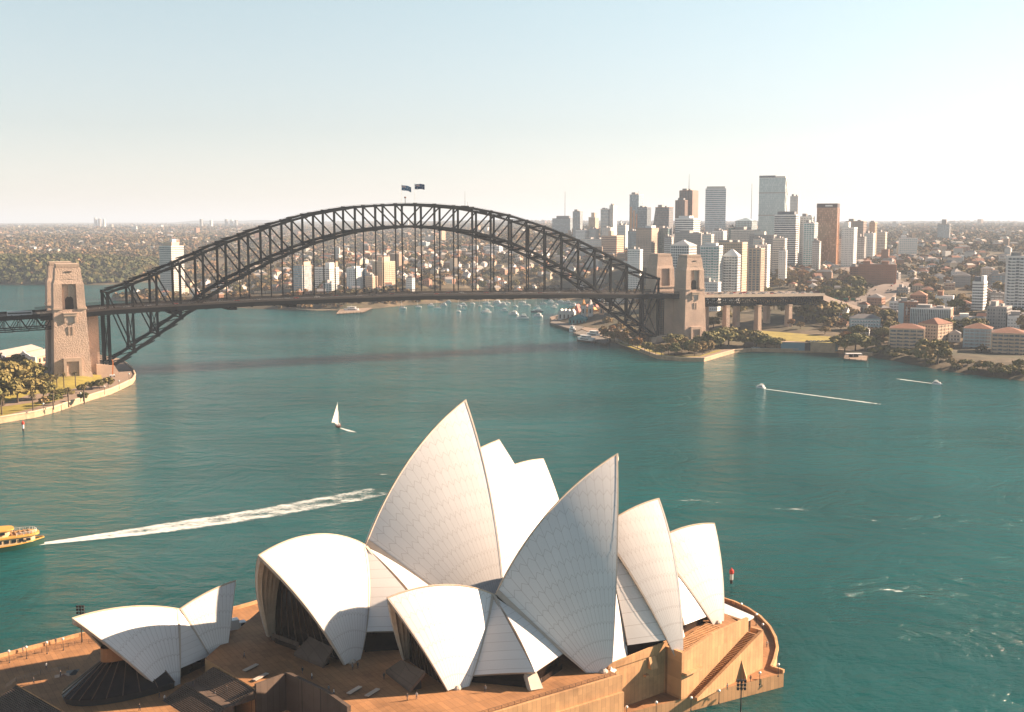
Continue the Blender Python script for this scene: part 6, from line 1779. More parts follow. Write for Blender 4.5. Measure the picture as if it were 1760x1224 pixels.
# the ferry
fa, fb = G(76, 934, 0), G(640, 852, 0); fdir = (fa - fb); fdir.z = 0; fdir.normalize(); L = 36
fc = fa + fdir * (L / 2); ferry = thing('harbour_ferry', 'green and yellow two deck ferry leaving a long white wake at the left edge', 'ferry', (fc.x, fc.y, 0), math.atan2(fdir.y, fdir.x))
b = MB(); n = 16; rows = []
for i in range(n + 1):
    t_ = i / n; x = -L / 2 + L * t_; e = abs(2 * t_ - 1); w = 4.6 * max(.12, (1 - e ** 3.2)) ; rows.append([Vector((x, -w, 2.0 + .5 * e * e)), Vector((x, -w * .9, -.6)), Vector((x, w * .9, -.6)), Vector((x, w, 2.0 + .5 * e * e))])
b.grid(rows, flip=True); b.grid([[r[0], r[3]] for r in rows]); b.build('hull', GREENH, ferry)
b = MB()
for i in range(n):
    for s in (0, 3): b.beam(rows[i][s] + Vector((0, 0, .1)), rows[i + 1][s] + Vector((0, 0, .1)), .3, .34)
b.build('rubbing_strake', YEL, ferry)
def oval(l, w, n=20): return [(l / 2 * math.copysign(abs(math.cos(a)) ** .55, math.cos(a)), w / 2 * math.copysign(abs(math.sin(a)) ** .55, math.sin(a))) for a in np.linspace(0, 2 * math.pi, n, endpoint=False)]
b = MB(); b.prism(oval(30, 8.0), 2.1, 4.5); b.build('lower_saloon', CREAM, ferry)
b = MB(); b.prism(oval(33, 8.8), 4.5, 5.1); b.build('upper_deck', YEL, ferry)
b = MB()
for i in range(11):
    x = -12 + i * 2.4
    for s in (-1, 1): b.bx(x - .75, x + .75, s * 4.0 - .06, s * 4.0 + .06, 2.9, 4.0)
b.build('saloon_window', GLASSD, ferry)
b = MB(); b.prism([(x + 3.5, y) for x, y in oval(20, 7.0)], 5.1, 7.3); b.build('upper_saloon', CREAM, ferry)
b = MB()
for i in range(8):
    x = -3.6 + i * 2.1
    for s in (-1, 1): b.bx(x - .8, x + .8, s * 3.5 - .06, s * 3.5 + .06, 5.9, 6.9)
b.build('upper_window', GLASSD, ferry)
b = MB(); b.prism([(x + 3.5, y) for x, y in oval(23, 8.2)], 7.3, 7.7); b.build('roof', YEL, ferry)
b = MB(); b.bx(1, 7, -2.2, 2.2, 7.7, 9.6); b.build('wheelhouse', CREAM, ferry)
b = MB(); b.tube((-2, 0, 7.6), (-2, 0, 10.4), .9, .8, 12); b.build('funnel', YEL, ferry)
b = MB()
for x, y in oval(31, 8.2, 30):
    if x < -6: b.tube((x, y, 5.1), (x, y, 6.2), .05, .05, 4)
pr = [q for q in oval(31, 8.2, 30) if q[0] < -6]
for p_, q_ in zip(pr[:-1], pr[1:]): b.beam((p_[0], p_[1], 6.2), (q_[0], q_[1], 6.2), .08, .08); b.beam((p_[0], p_[1], 5.7), (q_[0], q_[1], 5.7), .05, .05)
b.build('stern_rail', WHITE, ferry)
b = MB()
for i in range(5): b.bx(-13.5 + i * 1.6, -12.9 + i * 1.6, -2.6, 2.6, 5.15, 5.7)
b.build('deck_bench', WOODT, ferry)
# wakes
def curve(p, q, n, bow=0.0):
    p, q = Vector(p), Vector(q); d = q - p; s = Vector((-d.y, d.x, 0)).normalized()
    return [p + d * (i / n) + s * bow * math.sin(math.pi * i / n) for i in range(n + 1)]
FW = foam_mat('ferry_foam', .62, .78, .24, (.7, 1.3), math.atan2(fdir.y, fdir.x))
cw = curve(fa + fdir * 2, G(665, 842, 0), 60, -6)
foam_strip('ferry_wake', cw, [4 + 12 * min(1, i / 20) + 7 * (i / 60) for i in range(61)], FW,
           lambda u, v: max(0, (1.0 - .42 * v) * (1 - .24 * math.exp(-((u - .5) / .16) ** 2) * min(1, v * 5)) * min(1, 5 * u, 5 * (1 - u)) * (1 if v < .97 else (1 - v) * 33)), cross=14)
FS = foam_mat('boat_foam', .5, .64, .2)
def small_wake(a, b_, w0, w1, n=26, bow=0, k=1.0):
    c = curve(G(a[0], a[1], 0), G(b_[0], b_[1], 0), n, bow)
    foam_strip('boat_wake', c, [w0 + (w1 - w0) * i / n for i in range(n + 1)], FS, lambda u, v: k * max(0, (1 - v) ** .3) * min(1, 3 * u, 3 * (1 - u)), cross=4)
small_wake((1310, 668), (1530, 697), 1.8, 4.5, k=1.0); small_wake((1608, 660), (1540, 651), 1.8, 4.0); small_wake((583, 735), (612, 744), 1.2, 5, 10, k=.7)
# scattered whitecaps in the lines of disturbed water on the right
FC_ = foam_mat('whitecaps', .45, .86, .1, (.5, 1.6), R(-12))
for a, b_, w in (((1075, 855), (1500, 890), 16), ((1350, 872), (1760, 950), 18), ((1500, 1015), (1560, 1022), 6), ((600, 812), (690, 822), 6)):
    foam_strip('whitecap_line', curve(G(*a, 0), G(*b_, 0), 24, 3), [w] * 25, FC_, lambda u, v: .46 * min(1, 3 * u, 3 * (1 - u)) * min(1, 5 * v, 5 * (1 - v)), cross=5)
# docked vessels and jetties on the right of the bay
def wharf(name, label, pts, z, m, cat='wharf', pile=True):
    c = sum((Vector((p[0], p[1], 0)) for p in pts), Vector()) / len(pts); t = thing(name, label, cat, c)
    b = MB(); b.prism([(p[0] - c.x, p[1] - c.y) for p in pts], z - .8, z); b.build('deck', m, t)
    b = MB()
    for i in range(len(pts)):
        p, q = Vector(pts[i][:2] + (0,) if isinstance(pts[i], tuple) else (pts[i].x, pts[i].y, 0)), None
        q = pts[(i + 1) % len(pts)]; q = Vector((q[0], q[1], 0)); n = max(1, int((q - p).length / 5))
        for k in range(n):
            w = p.lerp(q, k / n) - c; b.tube((w.x, w.y, -2), (w.x, w.y, z + .6), .28, .28, 6)
    b.build('piling', BARK, t); return t
DECK = mat('grey_wharf_deck', (.17, .15, .13), .9, .2, .5)
t = wharf('jetty', 'pale floating wharf with a white shelter on the right hand shore', [G(x, y, 1) for x, y in ((1450, 617), (1490, 621), (1492, 613), (1452, 608))], 1.6, PATHM)
b = MB(); b.bx(-9, 5, -2.5, 2.5, 4.4, 4.8)
for x in (-8, -3, 2, 4.6):
    for y in (-2.2, 2.2): b.tube((x, y, 1.6), (x, y, 4.4), .15, .15, 6)
b.build('shelter_roof', WHT, t)
b = MB(); b.bx(-6, 2, -1, 1, 1.6, 3.6); b.build('shelter_screen', GLASSD, t)
wharf('jetty', 'dark timber pier with the striped fair buildings on it', [G(x, y, 2) for x, y in ((945, 556), (990, 570), (1010, 562), (960, 546))], 3.0, DECK)
wharf('jetty', 'long boardwalk where the two ferries lie right of the fair', [G(x, y, 2) for x, y in ((985, 573), (1040, 592), (1050, 586), (1000, 568))], 2.6, DECK)
def docked(label, px, py, L, ang, dark):
    p = G(px, py, 0); t = thing('docked_ferry', label, 'ferry', (p.x, p.y, 0), ang, 'ferries tied up by the fair')
    b = MB(); hull(b, L, L * .28, 2.0, stern=.9); b.build('hull', dark, t)
    k = L / 26
    b = MB(); b.prism([(x * k, y * k) for x, y in oval(21, 6.4)], 1.9, 4.3); b.build('lower_saloon', HULLW, t)
    b = MB(); b.prism([(x * k, y * k) for x, y in oval(19.5, 6.5)], 2.9, 3.7); b.build('window_band', GLASSD, t)
    b = MB(); b.prism([(x * k, y * k) for x, y in oval(22, 7)], 4.3, 4.6); b.prism([((x + 1) * k, y * k) for x, y in oval(12, 5)], 4.6, 6.6); b.prism([((x + .5) * k, y * k) for x, y in oval(14, 6)], 6.6, 6.9); b.build('upper_deck', HULLW, t)
    b = MB(); b.prism([((x + 1) * k, y * k) for x, y in oval(11, 5.1)], 5.2, 6.1); b.build('upper_window', GLASSD, t)
    b = MB(); b.tube((0, 0, 6.8), (0, 0, 10), .12, .06, 6); b.build('signal_mast', HULLW, t)
docked('large white and dark hulled ferry tied up before the fair', 1008, 588, 27, 2.3, mat('brown_hull', (.08, .05, .035), .6, .1, 1))
docked('second ferry lying behind the large dark hulled one', 1022, 580, 24, 2.3, HULLW)
docked('small white tender moored under the dark timber pier', 984, 571, 12, 2.2, HULLW)
p = G(600, 536, 1); t = wharf('jetty', 'pale wharf across the bay under the left part of the arch', [G(x, y, 1) for x, y in ((578, 540), (625, 537), (640, 530), (585, 532))], 2.0, PATHM)
docked('white ferry at the pale wharf across the bay', 604, 536, 24, .2, HULLW)
coping('shore_wall', [G(x, y, 0) for x, y in ((510, 533), (545, 535), (580, 534), (620, 531), (660, 527), (700, 523), (740, 520))], 1.0, 'sunlit low sea wall along the far side of the bay', 2.5, 1.2)
# ------------------------------------------------------------------ the fair under the arch
FAIRC = [mat('fair_red', (.34, .11, .09), .7, .15, .3), mat('fair_orange', (.62, .27, .07), .7, .15, .3), mat('fair_white', (.58, .55, .52), .7, .1, .3), mat('fair_peach', (.55, .33, .22), .7, .15, .3), TEAL]
def fair_hall(label, px0, px1, ytop, ybase, Y, m, roofm, peaks, grp='halls of the fair'):
    p0, p1 = D(px0, ybase, Y), D(px1, ybase, Y); w = (p1 - p0).length; H = (ybase - ytop) * Y / FPX * .72; c = (p0 + p1) / 2
    t = thing('fair_hall', label, 'fair hall', (c.x, c.y + 8, 2.5), -.25, grp)
    b = MB(); b.bx(-w / 2, w / 2, -8, 8, 0, H); b.build('wall', m, t)
    b = MB()
    for k in range(peaks):
        x = -w / 2 + w * (k + .5) / peaks; r = w / peaks / 2; pk = 1.5 if peaks > 2 else (.45 if w > 12 else 2.6)
        b.add([(x - r, -8.2, H), (x + r, -8.2, H), (x + r, 8.2, H), (x - r, 8.2, H), (x, -6, H + r * pk), (x, 6, H + r * pk)], [(0, 1, 4), (1, 2, 5, 4), (2, 3, 5), (3, 0, 4, 5), (3, 2, 1, 0)])
    b.build('roof', roofm, t)
    b = MB()
    for k in range(max(2, int(w // 4))):
        x = -w / 2 + w * (k + .5) / max(2, int(w // 4)); b.bx(x - .8, x + .8, -8.1, -7.95, H * .3, H * .75)
    b.build('window_row', GLASSD, t)
    return t
fair_hall('long white fair hall with a row of pointed roofs on the timber pier', 962, 990, 531, 552, 1340, FAIRC[2], FAIRC[2], 4)
fair_hall('low teal roofed fair hall in front of the white one', 980, 1010, 547, 561, 1290, FAIRC[4], FAIRC[4], 1)
fair_hall('red and white striped fair tent between the halls', 988, 998, 530, 550, 1350, FAIRC[0], FAIRC[0], 1)
fair_hall('peach fair hall between the tall towers', 1008, 1036, 536, 560, 1330, FAIRC[3], FAIRC[1], 3)
fair_hall('white fair hall behind the peach one', 990, 1030, 524, 545, 1400, FAIRC[2], FAIRC[0], 5)
for px, m, lab in ((1003, FAIRC[1], 'orange topped fair tower, left of the pair'), (1015, FAIRC[2], 'white fair tower in the middle of the fair'), (1034, FAIRC[3], 'peach fair tower, right end of the fair')):
    p = D(px, 562, 1310); t = thing('fair_tower', lab, 'tower', (p.x, p.y, 2.5), -.25)
    b = MB(); b.bx(-2.6, 2.6, -2.6, 2.6, 0, 21); b.build('tower_shaft', FAIRC[2] if m is not FAIRC[3] else m, t)
    b = MB(); b.lathe([(3.6, 0), (3.4, .6), (2.2, 2.6), (.25, 7.5)], (0, 0, 21), 4); b.build('spire', m, t)
    b = MB(); b.bx(-1, 1, -2.7, -2.5, 12, 17); b.bx(2.5, 2.7, -1, 1, 12, 17); b.build('tower_window', GLASSD, t)
# ------------------------------------------------------------------ wharf sheds behind the left pylon
def shed(label, px0, px1, ybase, Y):
    p0, p1 = D(px0, ybase, Y), D(px1, ybase, Y); w = p1.x - p0.x; c = (p0 + p1) / 2
    t = thing('wharf_shed', label, 'shed', (c.x, c.y, DZ), -.1, 'wharf sheds at the left edge')
    b = MB(); b.bx(-w / 2, w / 2, 0, 60, 0, 9); b.build('wall', FAIRC[3], t); t.scale = (1, 1, .68)
    b = MB(); b.add([(-w / 2 - .6, .5, 9), (w / 2 + .6, .5, 9), (w / 2 + .6, 60, 9), (-w / 2 - .6, 60, 9), (0, .5, 14), (0, 60, 14)], [(0, 1, 4), (1, 2, 5, 4), (2, 3, 5), (3, 0, 4, 5)]); b.build('roof', ROOFS['pale'], t)
    b = MB(); pts = [(-w / 2 - .4, 0), (w / 2 + .4, 0), (w / 2 + .4, 9.6), (w * .3, 10.6), (w * .18, 13.2), (w * .1, 14.2), (0, 17.5), (-w * .1, 14.2), (-w * .18, 13.2), (-w * .3, 10.6), (-w / 2 - .4, 9.6)]
    n = len(pts); b.add([(x, -.5, z) for x, z in pts] + [(x, .45, z) for x, z in pts], [tuple(range(n)), tuple(reversed(range(n, 2 * n)))] + [(i, n + i, n + (i + 1) % n, (i + 1) % n) for i in range(n)]); b.build('gable_front', WHT, t)
    b = MB(); b.bx(-w * .3, w * .3, -.62, -.4, .3, 6.5); b.bx(-1.2, 1.2, -.62, -.4, 10.5, 12.2); b.build('door_opening', GLASSD, t)
    b = MB()
    for k in range(8): b.bx(w / 2 - .05, w / 2 + .12, 5 + k * 7, 8 + k * 7, 2, 7)
    b.build('side_window', GLASSD, t)
shed('white gabled wharf shed with a curved peak seen beside the left pylon', 20, 62, 618, 905)
shed('white gabled wharf shed cut by the left edge of the picture', -32, 10, 618, 915)
# boom lift on the left point
p = G(193, 648, DZ); t = thing('boom_lift', 'orange upright boom lift on the path at the tip of the left point', 'boom lift', (p.x, p.y, DZ), .4)
b = MB(); b.bx(-2, 2, -1.1, 1.1, .7, 1.8); b.build('chassis', WHT, t)
b = MB(); b.beam((.3, 0, 1.8), (1.0, 0, 11), .75, .75); b.beam((1.0, 0, 11), (.2, 0, 13.5), .55, .55); b.build('boom', mat('hire_orange', (.75, .2, .02), .5, .1, 1), t)
b = MB(); b.bx(-.6, .8, -.7, .7, 13.4, 14.5); b.build('basket', DARKM, t)
for x in (-1.3, 1.3):
    for y in (-1.1, 1.1):
        b = MB(); b.tube((x, y - .2, .5), (x, y + .2, .5), .5, .5, 10); b.build('wheel', DARKM, t)
# ------------------------------------------------------------------ marker piles, lamps, masts
def marker(label, px, py, h, cols):
    p = G(px, py, 0); t = thing('channel_marker', label, 'marker', (p.x, p.y, 0), 0)
    b = MB(); b.tube((0, 0, -2), (0, 0, h * .25), .45, .45, 10); b.build('pile', DARKM, t)
    b = MB(); b.tube((0, 0, h * .25), (0, 0, h * .62), .55, .55, 10); b.build('white_band', WHITE, t)
    b = MB(); b.lathe([(.62, 0), (.8, h * .08), (.7, h * .25), (.25, h * .3), (.2, h * .38)], (0, 0, h * .62), 10); b.build('red_top', mat('signal_red', (.62, .045, .02), .5, .1, 1), t)
marker('red topped channel marker pile in the water right of the shells', 1257, 1003, 5.2, 0)
marker('red and white marker pile in the water off the left hand sea wall', 40, 741, 6, 0)
LG = mat('lamp_globe', (.7, .68, .64), .25, .03, 1)
def lamp_post(h, label, group):
    t = thing('lamp_post', label, 'lamp', (0, 0, 0), 0, group)
    b = MB(); b.tube((0, 0, 0), (0, 0, h), .09, .06, 8); b.lathe([(.2, 0), (.16, .3), (.08, .4)], (0, 0, 0), 8); b.build('post', DARKM, t)
    b = MB(); b.lathe([(.05, 0), (.26, .10), (.36, .3), (.34, .48), (.2, .66), (.04, .72)], (0, 0, h - .1), 12); b.build('globe', LG, t); return t
LPS = [(1242, 1023), (1274, 1038), (1300, 1056), (1311, 1073), (1307, 1090), (1305, 1109), (1338, 1142), (1306, 1156), (1236, 1187), (1188, 1199), (1128, 1207), (1077, 1215), (80, 1104), (15, 1119), (45, 1112), (108, 1098)]
lp0 = lamp_post(2.9, 'white globe lamp on the promenade below the pink granite walls', 'globe lamps round the promenade'); KIDS[lp0.name] = list(lp0.children)
for i, (px, py) in enumerate(LPS):
    p = G(px, py, SEAZ + 3.2); p.z = SEAZ
    if i == 0: lp0.location = p
    else: dup(lp0, p, 0, 1.0, 'white globe lamp on the sunlit quay at the lower left' if px < 200 else None, 'globe lamps along the lower left quay' if px < 200 else None)
def flood(label, p, h):
    t = thing('floodlight_mast', label, 'floodlight', p, 0)
    b = MB(); b.tube((0, 0, 0), (0, 0, h), .17, .11, 8); b.build('mast', DARKM, t)
    for k, z in enumerate((h - .4, h - 1.3, h - 2.2)):
        b = MB(); b.beam((-.9, 0, z), (.9, 0, z), .1, .1)
        for x in (-.8, 0, .8): b.bx(x - .26, x + .26, -.4, .1, z - .3, z + .3)
        b.build('lamp_bracket', DARKM, t)
flood('tall dark floodlight mast on the sunlit quay behind the small shells', G(141, 1104, SEAZ), 10.5)
flood('dark floodlight mast at the lower right corner of the promenade', G(1273, 1226, SEAZ) , 8.2)
# sea wall lamps on the left point
for i, (px, py) in enumerate(((75, 709), (139, 690), (205, 668), (222, 655), (180, 678))):
    p = G(px, py, DZ); t = dup(lp0, p, 0, 1.7, 'slim lamp post on the path behind the left hand sea wall', 'lamp posts on the left hand point')
# ------------------------------------------------------------------ vehicles
def car_mesh(m):
    b = MB(); b.prism([(-2.1, -.85), (2.1, -.85), (2.2, 0), (2.1, .85), (-2.1, .85)], .35, .95, 0)
    b.add([(-1.6, -.8, .95), (1.2, -.8, .95), (1.2, .8, .95), (-1.6, .8, .95), (-1.2, -.68, 1.5), (.5, -.68, 1.5), (.5, .68, 1.5), (-1.2, .68, 1.5)], [(0, 1, 5, 4), (1, 2, 6, 5), (2, 3, 7, 6), (3, 0, 4, 7)], 1)
    b.add([(-1.2, -.68, 1.5), (.5, -.68, 1.5), (.5, .68, 1.5), (-1.2, .68, 1.5)], [(0, 1, 2, 3)], 0)
    for x in (-1.3, 1.3):
        for y in (-.8, .8): b.tube((x, y - .1, .34), (x, y + .1, .34), .34, .34, 10, 2)
    return b.mesh('car', [m, GLASSD, DARKM])
CARS = [(c, car_mesh(mat('car_' + c, v, .35, .03, 1))) for c, v in (('white', (.6, .59, .57)), ('silver', (.35, .36, .37)), ('dark', (.03, .032, .036)), ('red', (.4, .03, .025)))]
def car(p, rz, where, k=None):
    c, me = CARS[k if k is not None else rng.choice((0, 0, 1, 1, 2, 3))]; o = link('car', me, None, p, rz); return tag(o, '%s car %s' % (c, where), 'car', 'cars %s' % where)
for i in range(34):
    s = -285 + i * 17 + rng.uniform(-5, 5); l = rng.choice((9.1, 6.5, 3.9, -3.9, -6.5, 11.7)); 
    if abs(s) > 286: continue
    car(FB.W(s, l, deckz(s) - 1.99), BA + (0 if l > 0 else math.pi), 'driving along the bridge roadway')
for i in range(44):
    s = 300 + (i // 4) * 13.5 + rng.uniform(-4, 4); l = (14, 8, -6, -13)[i % 4] + rng.uniform(-1, 1)
    car(FB.W(s, l, deckz(s) - 1.79), BA, 'on the sunlit approach roadway')
for i, px in enumerate((1388, 1394, 1400, 1407, 1414, 1420, 1427, 1433, 1296, 1302, 1344, 1375)):
    p = G(px, 588 if px > 1380 and i < 8 else 599, 10 if i < 8 else NZ); z = hz(p.x, p.y); car((p.x, p.y, max(NZ + .03, z) if i > 7 else max(10.03, z)), rng.uniform(-.3, .3), 'parked by the road behind the right hand sea wall')
w = FB.W(-313, 12.5, deckz(-313) - 1.98)
t = thing('city_bus', 'long white bus on the roadway left of the left hand pylon', 'bus', w, BA)
b = MB(); b.bx(-8.5, 8.5, -1.25, 1.25, .5, 3.5); b.build('body', mat('bus_white', (.62, .62, .61), .4, .05, 1), t)
b = MB(); b.bx(-8.2, 8.0, -1.29, 1.29, 1.7, 2.8); b.bx(8.4, 8.54, -1.1, 1.1, 1.4, 3.0); b.build('window_band', GLASSD, t)
b = MB(); b.bx(-8.3, 8.3, -1.0, 1.0, 3.5, 3.75); b.build('roof_unit', mat('bus_white', None), t)
for x in (-5.5, 1, 5.5):
    for y in (-1.1, 1.1):
        b = MB(); b.tube((x, y - .18, .5), (x, y + .18, .5), .5, .5, 12); b.build('wheel', DARKM, t)
# pool wall, motorway and its sign gantry
p0, p1 = G(1342, 600, NZ), G(1440, 602, NZ); b = MB(); d = (p1 - p0).normalized()
t = thing('pool_wall', 'long blue painted wall behind the road on the right hand shore', 'wall', (p0 + p1) / 2, math.atan2(d.y, d.x)); Lw = (p1 - p0).length
b.bx(-Lw / 2, Lw / 2, 0, 5, -1, 6.2); b.build('wall', PBLUE if False else mat('pool_blue', (.16, .27, .32), .8, .15, .1), t)
b = MB(); b.bx(-Lw / 2 - .5, Lw / 2 + .5, -.4, 7, 6.2, 6.8); b.build('coping', GRANS, t)
b = MB(); b.bx(-4, 1, -.5, 0, -1, 6.2); b.build('gateway', DARKM, t)
mw = [FB.W(450, 0, 0)] + [Vector((x, y, 0)) for x, y in ROAD]
def road_strip(name, pts, w, m, zoff, n=14, zfix=None):
    rows = []; P = []
    for a, b_ in zip(pts[:-1], pts[1:]):
        for k in range(n): P.append(a.lerp(b_, k / n))
    P.append(pts[-1])
    for i, p in enumerate(P):
        d = (P[min(len(P) - 1, i + 1)] - P[max(0, i - 1)]).normalized(); s = Vector((-d.y, d.x, 0)) * w / 2
        z = (deckz(450) - 2.2 + (max(hz(p.x, p.y), hz(p.x + 20, p.y), hz(p.x - 20, p.y)) + 1.5 - deckz(450) + 2.2) * min(1, i / 16)) if zfix is None else zfix
        rows.append([Vector((p.x, p.y, z)) + s, Vector((p.x, p.y, z)) - s, Vector((p.x, p.y, z - 6)) - s * 1.02, Vector((p.x, p.y, z - 6)) + s * 1.02])
    b = MB(); b.grid(rows, closed=True); struct(b.build(name, m)); return P, rows
MP, MR = road_strip('motorway', mw, 38, mat('worn_road', None), 0)
for i in range(40):
    k = rng.randrange(2, len(MR) - 2); r_ = MR[k]; q = r_[0].lerp(r_[1], rng.uniform(.08, .92)); d = MP[k + 1] - MP[k]
    car((q.x, q.y, q.z + .05), math.atan2(d.y, d.x), 'on the motorway beyond the viaduct')
k = 12; r_ = MR[k]; c = (r_[0] + r_[1]) / 2; d = MP[k + 1] - MP[k]
t = thing('sign_gantry', 'dark gantry of green road signs across the motorway', 'road sign', c, math.atan2(d.y, d.x) + R(90))
b = MB(); b.bx(-20, 20, -.3, .3, 6, 6.8)
for x in (-19.5, 0, 19.5): b.bx(x - .3, x + .3, -.3, .3, 0, 6.5)
b.build('frame', DARKM, t)
b = MB()
for x in (-13, -5, 6, 14): b.bx(x - 2.6, x + 2.6, -.5, -.32, 5.6, 8.6); 
b.build('sign_panel', mat('road_sign_green', (.02, .16, .09), .6, .1, 1), t)
# ------------------------------------------------------------------ people on the terraces
def person_mat(name, top, legs):
    t = NT(name); s = t.n('ShaderNodeSeparateXYZ'); t.l(t.obj(), s.inputs[0])
    a = t.mix(t.math('GREATER_THAN', s.outputs[2], .86), legs, top)
    a = t.mix(t.math('GREATER_THAN', s.outputs[2], 1.47), a, (.42, .26, .18)); a = t.mix(t.math('LESS_THAN', s.outputs[2], .07), a, (.03, .03, .03))
    return t.set(a, .8)
def person_mesh(m, stride, seed):
    r = random.Random(seed); s = stride
    J = {'pel': (0, 0, .95, .125), 'belly': (0, 0, 1.12, .13), 'chest': (0, .01, 1.32, .145), 'neck': (0, 0, 1.49, .055), 'jaw': (0, .02, 1.57, .075), 'head': (0, .01, 1.67, .098), 'crown': (0, 0, 1.75, .06)}
    E = [('pel', 'belly'), ('belly', 'chest'), ('chest', 'neck'), ('neck', 'jaw'), ('jaw', 'head'), ('head', 'crown')]
    for sd, n in ((-1, 'l'), (1, 'r')):
        q = s * sd
        J.update({'sh' + n: (.19 * sd, 0, 1.42, .062), 'el' + n: (.25 * sd, -.10 * q, 1.14, .046), 'wr' + n: (.25 * sd, -.22 * q + .06, .91, .034), 'ha' + n: (.25 * sd, -.24 * q + .08, .81, .036),
                  'hi' + n: (.09 * sd, 0, .9, .10), 'kn' + n: (.10 * sd, .22 * q + .02, .5, .068), 'an' + n: (.10 * sd, .36 * q - .04, .09, .045), 'to' + n: (.11 * sd, .36 * q + .13, .04, .04)})
        E += [('chest', 'sh' + n), ('sh' + n, 'el' + n), ('el' + n, 'wr' + n), ('wr' + n, 'ha' + n), ('pel', 'hi' + n), ('hi' + n, 'kn' + n), ('kn' + n, 'an' + n), ('an' + n, 'to' + n)]
    ks = list(J); me = bpy.data.meshes.new('body'); me.from_pydata([J[k][:3] for k in ks], [(ks.index(a), ks.index(b)) for a, b in E], [])
    me.materials.append(m); o = bpy.data.objects.new('body', me)
    COL.objects.link(o); md = o.modifiers.new('skin', 'SKIN'); me.skin_vertices
    for i, k in enumerate(ks): me.skin_vertices[0].data[i].radius = (J[k][3], J[k][3] * (.8 if k in ('pel', 'belly', 'chest') else 1)); me.skin_vertices[0].data[i].use_root = (k == 'pel')
    o.modifiers.new('sub', 'SUBSURF').levels = 1
    return o
HAIR = mat('dark_hair', (.03, .02, .015), .7, .2, 5)
PM = [person_mat('dark_clothes', (.03, .03, .035), (.03, .03, .04)), person_mat('white_shirt', (.55, .53, .5), (.06, .06, .09)), person_mat('grey_coat', (.14, .14, .15), (.04, .04, .05))]
PPL = [(274, 1201, TZ, 0, .5, 'person in dark clothes beside the one in a white shirt on the lower terrace'), (283, 1206, TZ, 1, .7, 'person in a white shirt in the sunlight on the lower terrace'), (332, 1180, PZ - 2.2, 0, .6, 'person in dark clothes high on the stair by the small shells'),
       (390, 1190, PZ - 1.6, 0, .5, 'person in dark clothes standing in the middle of the stair'), (370, 1200, PZ - 3.2, 2, .6, 'person in a grey coat low on the stair'), (58, 1176, TZ, 0, .5, 'lone person in dark clothes at the head of the lower left stair'),
       (615, 1149, PZ, 0, .4, 'person in dark clothes at the foot of the far hall shell'), (565, 1190, PZ, 2, .7, 'person in grey walking beside one in white on the shaded podium'), (574, 1196, PZ, 1, .7, 'person in a white top walking on the shaded podium'),
       (606, 1152, PZ, 2, .3, 'person in grey next to the far hall pedestal'), (240, 1222, TZ, 0, .4, 'person in dark clothes on the sunlit strip at the bottom edge')]
for i, (px, py, z) in enumerate(((700, 1204, PZ), (716, 1202, PZ), (834, 1190, PZ), (520, 1158, PZ), (536, 1168, PZ), (420, 1132, PZ), (660, 1168, PZ), (80, 1150, TZ), (104, 1164, TZ), (1302, 1090, SEAZ), (1318, 1112, SEAZ), (1250, 1186, SEAZ), (1290, 1172, SEAZ), (40, 1122, SEAZ), (96, 1107, SEAZ), (930, 1178, PZ))):
    where = 'lower terrace by the small shells' if z == TZ else ('podium before the shells' if z == PZ else ('sunlit promenade at the right end' if px > 1000 else 'sunlit quay at the lower left'))
    PPL.append((px, py, z, i % 3, rng.uniform(.3, .8), 'person %s strolling on the %s' % (('in dark clothes', 'in a white shirt', 'in a grey coat')[i % 3], where)))
for i, (px, py, z, k, st, lab) in enumerate(PPL):
    p = G(px, py, z); o = person_mesh(PM[k], st, i); o.name = 'person'; o.data.name = 'person'; o.location = p; o.rotation_euler = (0, 0, rng.uniform(0, 6.28)); tag(o, lab, 'person', 'people strolling round the halls' if 'strolling' in lab else None)
    b = MB(); b.lathe([(.105, 0), (.112, .06), (.09, .14), (.03, .17)], (0, -.015, 1.645), 10); b.build('hair', HAIR, o, True)
# railings and small things on the terraces
def railing(label, pts, z):
    c = sum((Vector(p) for p in pts), Vector()) / len(pts); t = thing('railing', label, 'railing', (c.x, c.y, z)); b = MB()
    for p, q in zip(pts[:-1], pts[1:]):
        p, q = Vector((p.x - c.x, p.y - c.y, 0)), Vector((q.x - c.x, q.y - c.y, 0)); n = max(1, int((q - p).length / 1.6))
        for zz in (.5, .8, 1.1): b.beam(p + Vector((0, 0, zz)), q + Vector((0, 0, zz)), .05, .05)
        for k in range(n + 1): w = p.lerp(q, k / n); b.beam(w, w + Vector((0, 0, 1.1)), .06, .06)
    b.build('rail_frame', DARKM, t)
railing('dark metal railing across the lower left terrace before the small shells', [G(x, y, TZ) for x, y in ((10, 1185), (28, 1172), (70, 1160), (118, 1152))], TZ)
railing('dark metal railing along the sunlit quay at the lower left', [G(x, y, SEAZ) for x, y in ((0, 1142), (60, 1125), (140, 1107), (178, 1104))], SEAZ)
railing('thin railing on the granite edge above the near promenade', [a0 - e_dir * 20 - e_n * .6 + Vector((0, 0, .1)), a1 - e_dir * 1 - e_n * .6], PZ)
p = G(400, 1086, SEAZ + .0); t = thing('service_truck', 'white service truck behind the small shells on the shaded quay', 'truck', (p.x, p.y, SEAZ), .5)
b = MB(); b.bx(-3.6, 1.6, -1.2, 1.2, .9, 3.6); b.build('cargo_box', HULLW, t)
b = MB(); b.prism([(1.7, -1.1), (3.6, -1.1), (3.6, 1.1), (1.7, 1.1)], .6, 2.6); b.build('cab', HULLW, t)
b = MB(); b.bx(3.4, 3.65, -1, 1, 1.6, 2.4); b.bx(2.1, 3.2, -1.13, 1.13, 1.6, 2.4); b.build('cab_window', GLASSD, t)
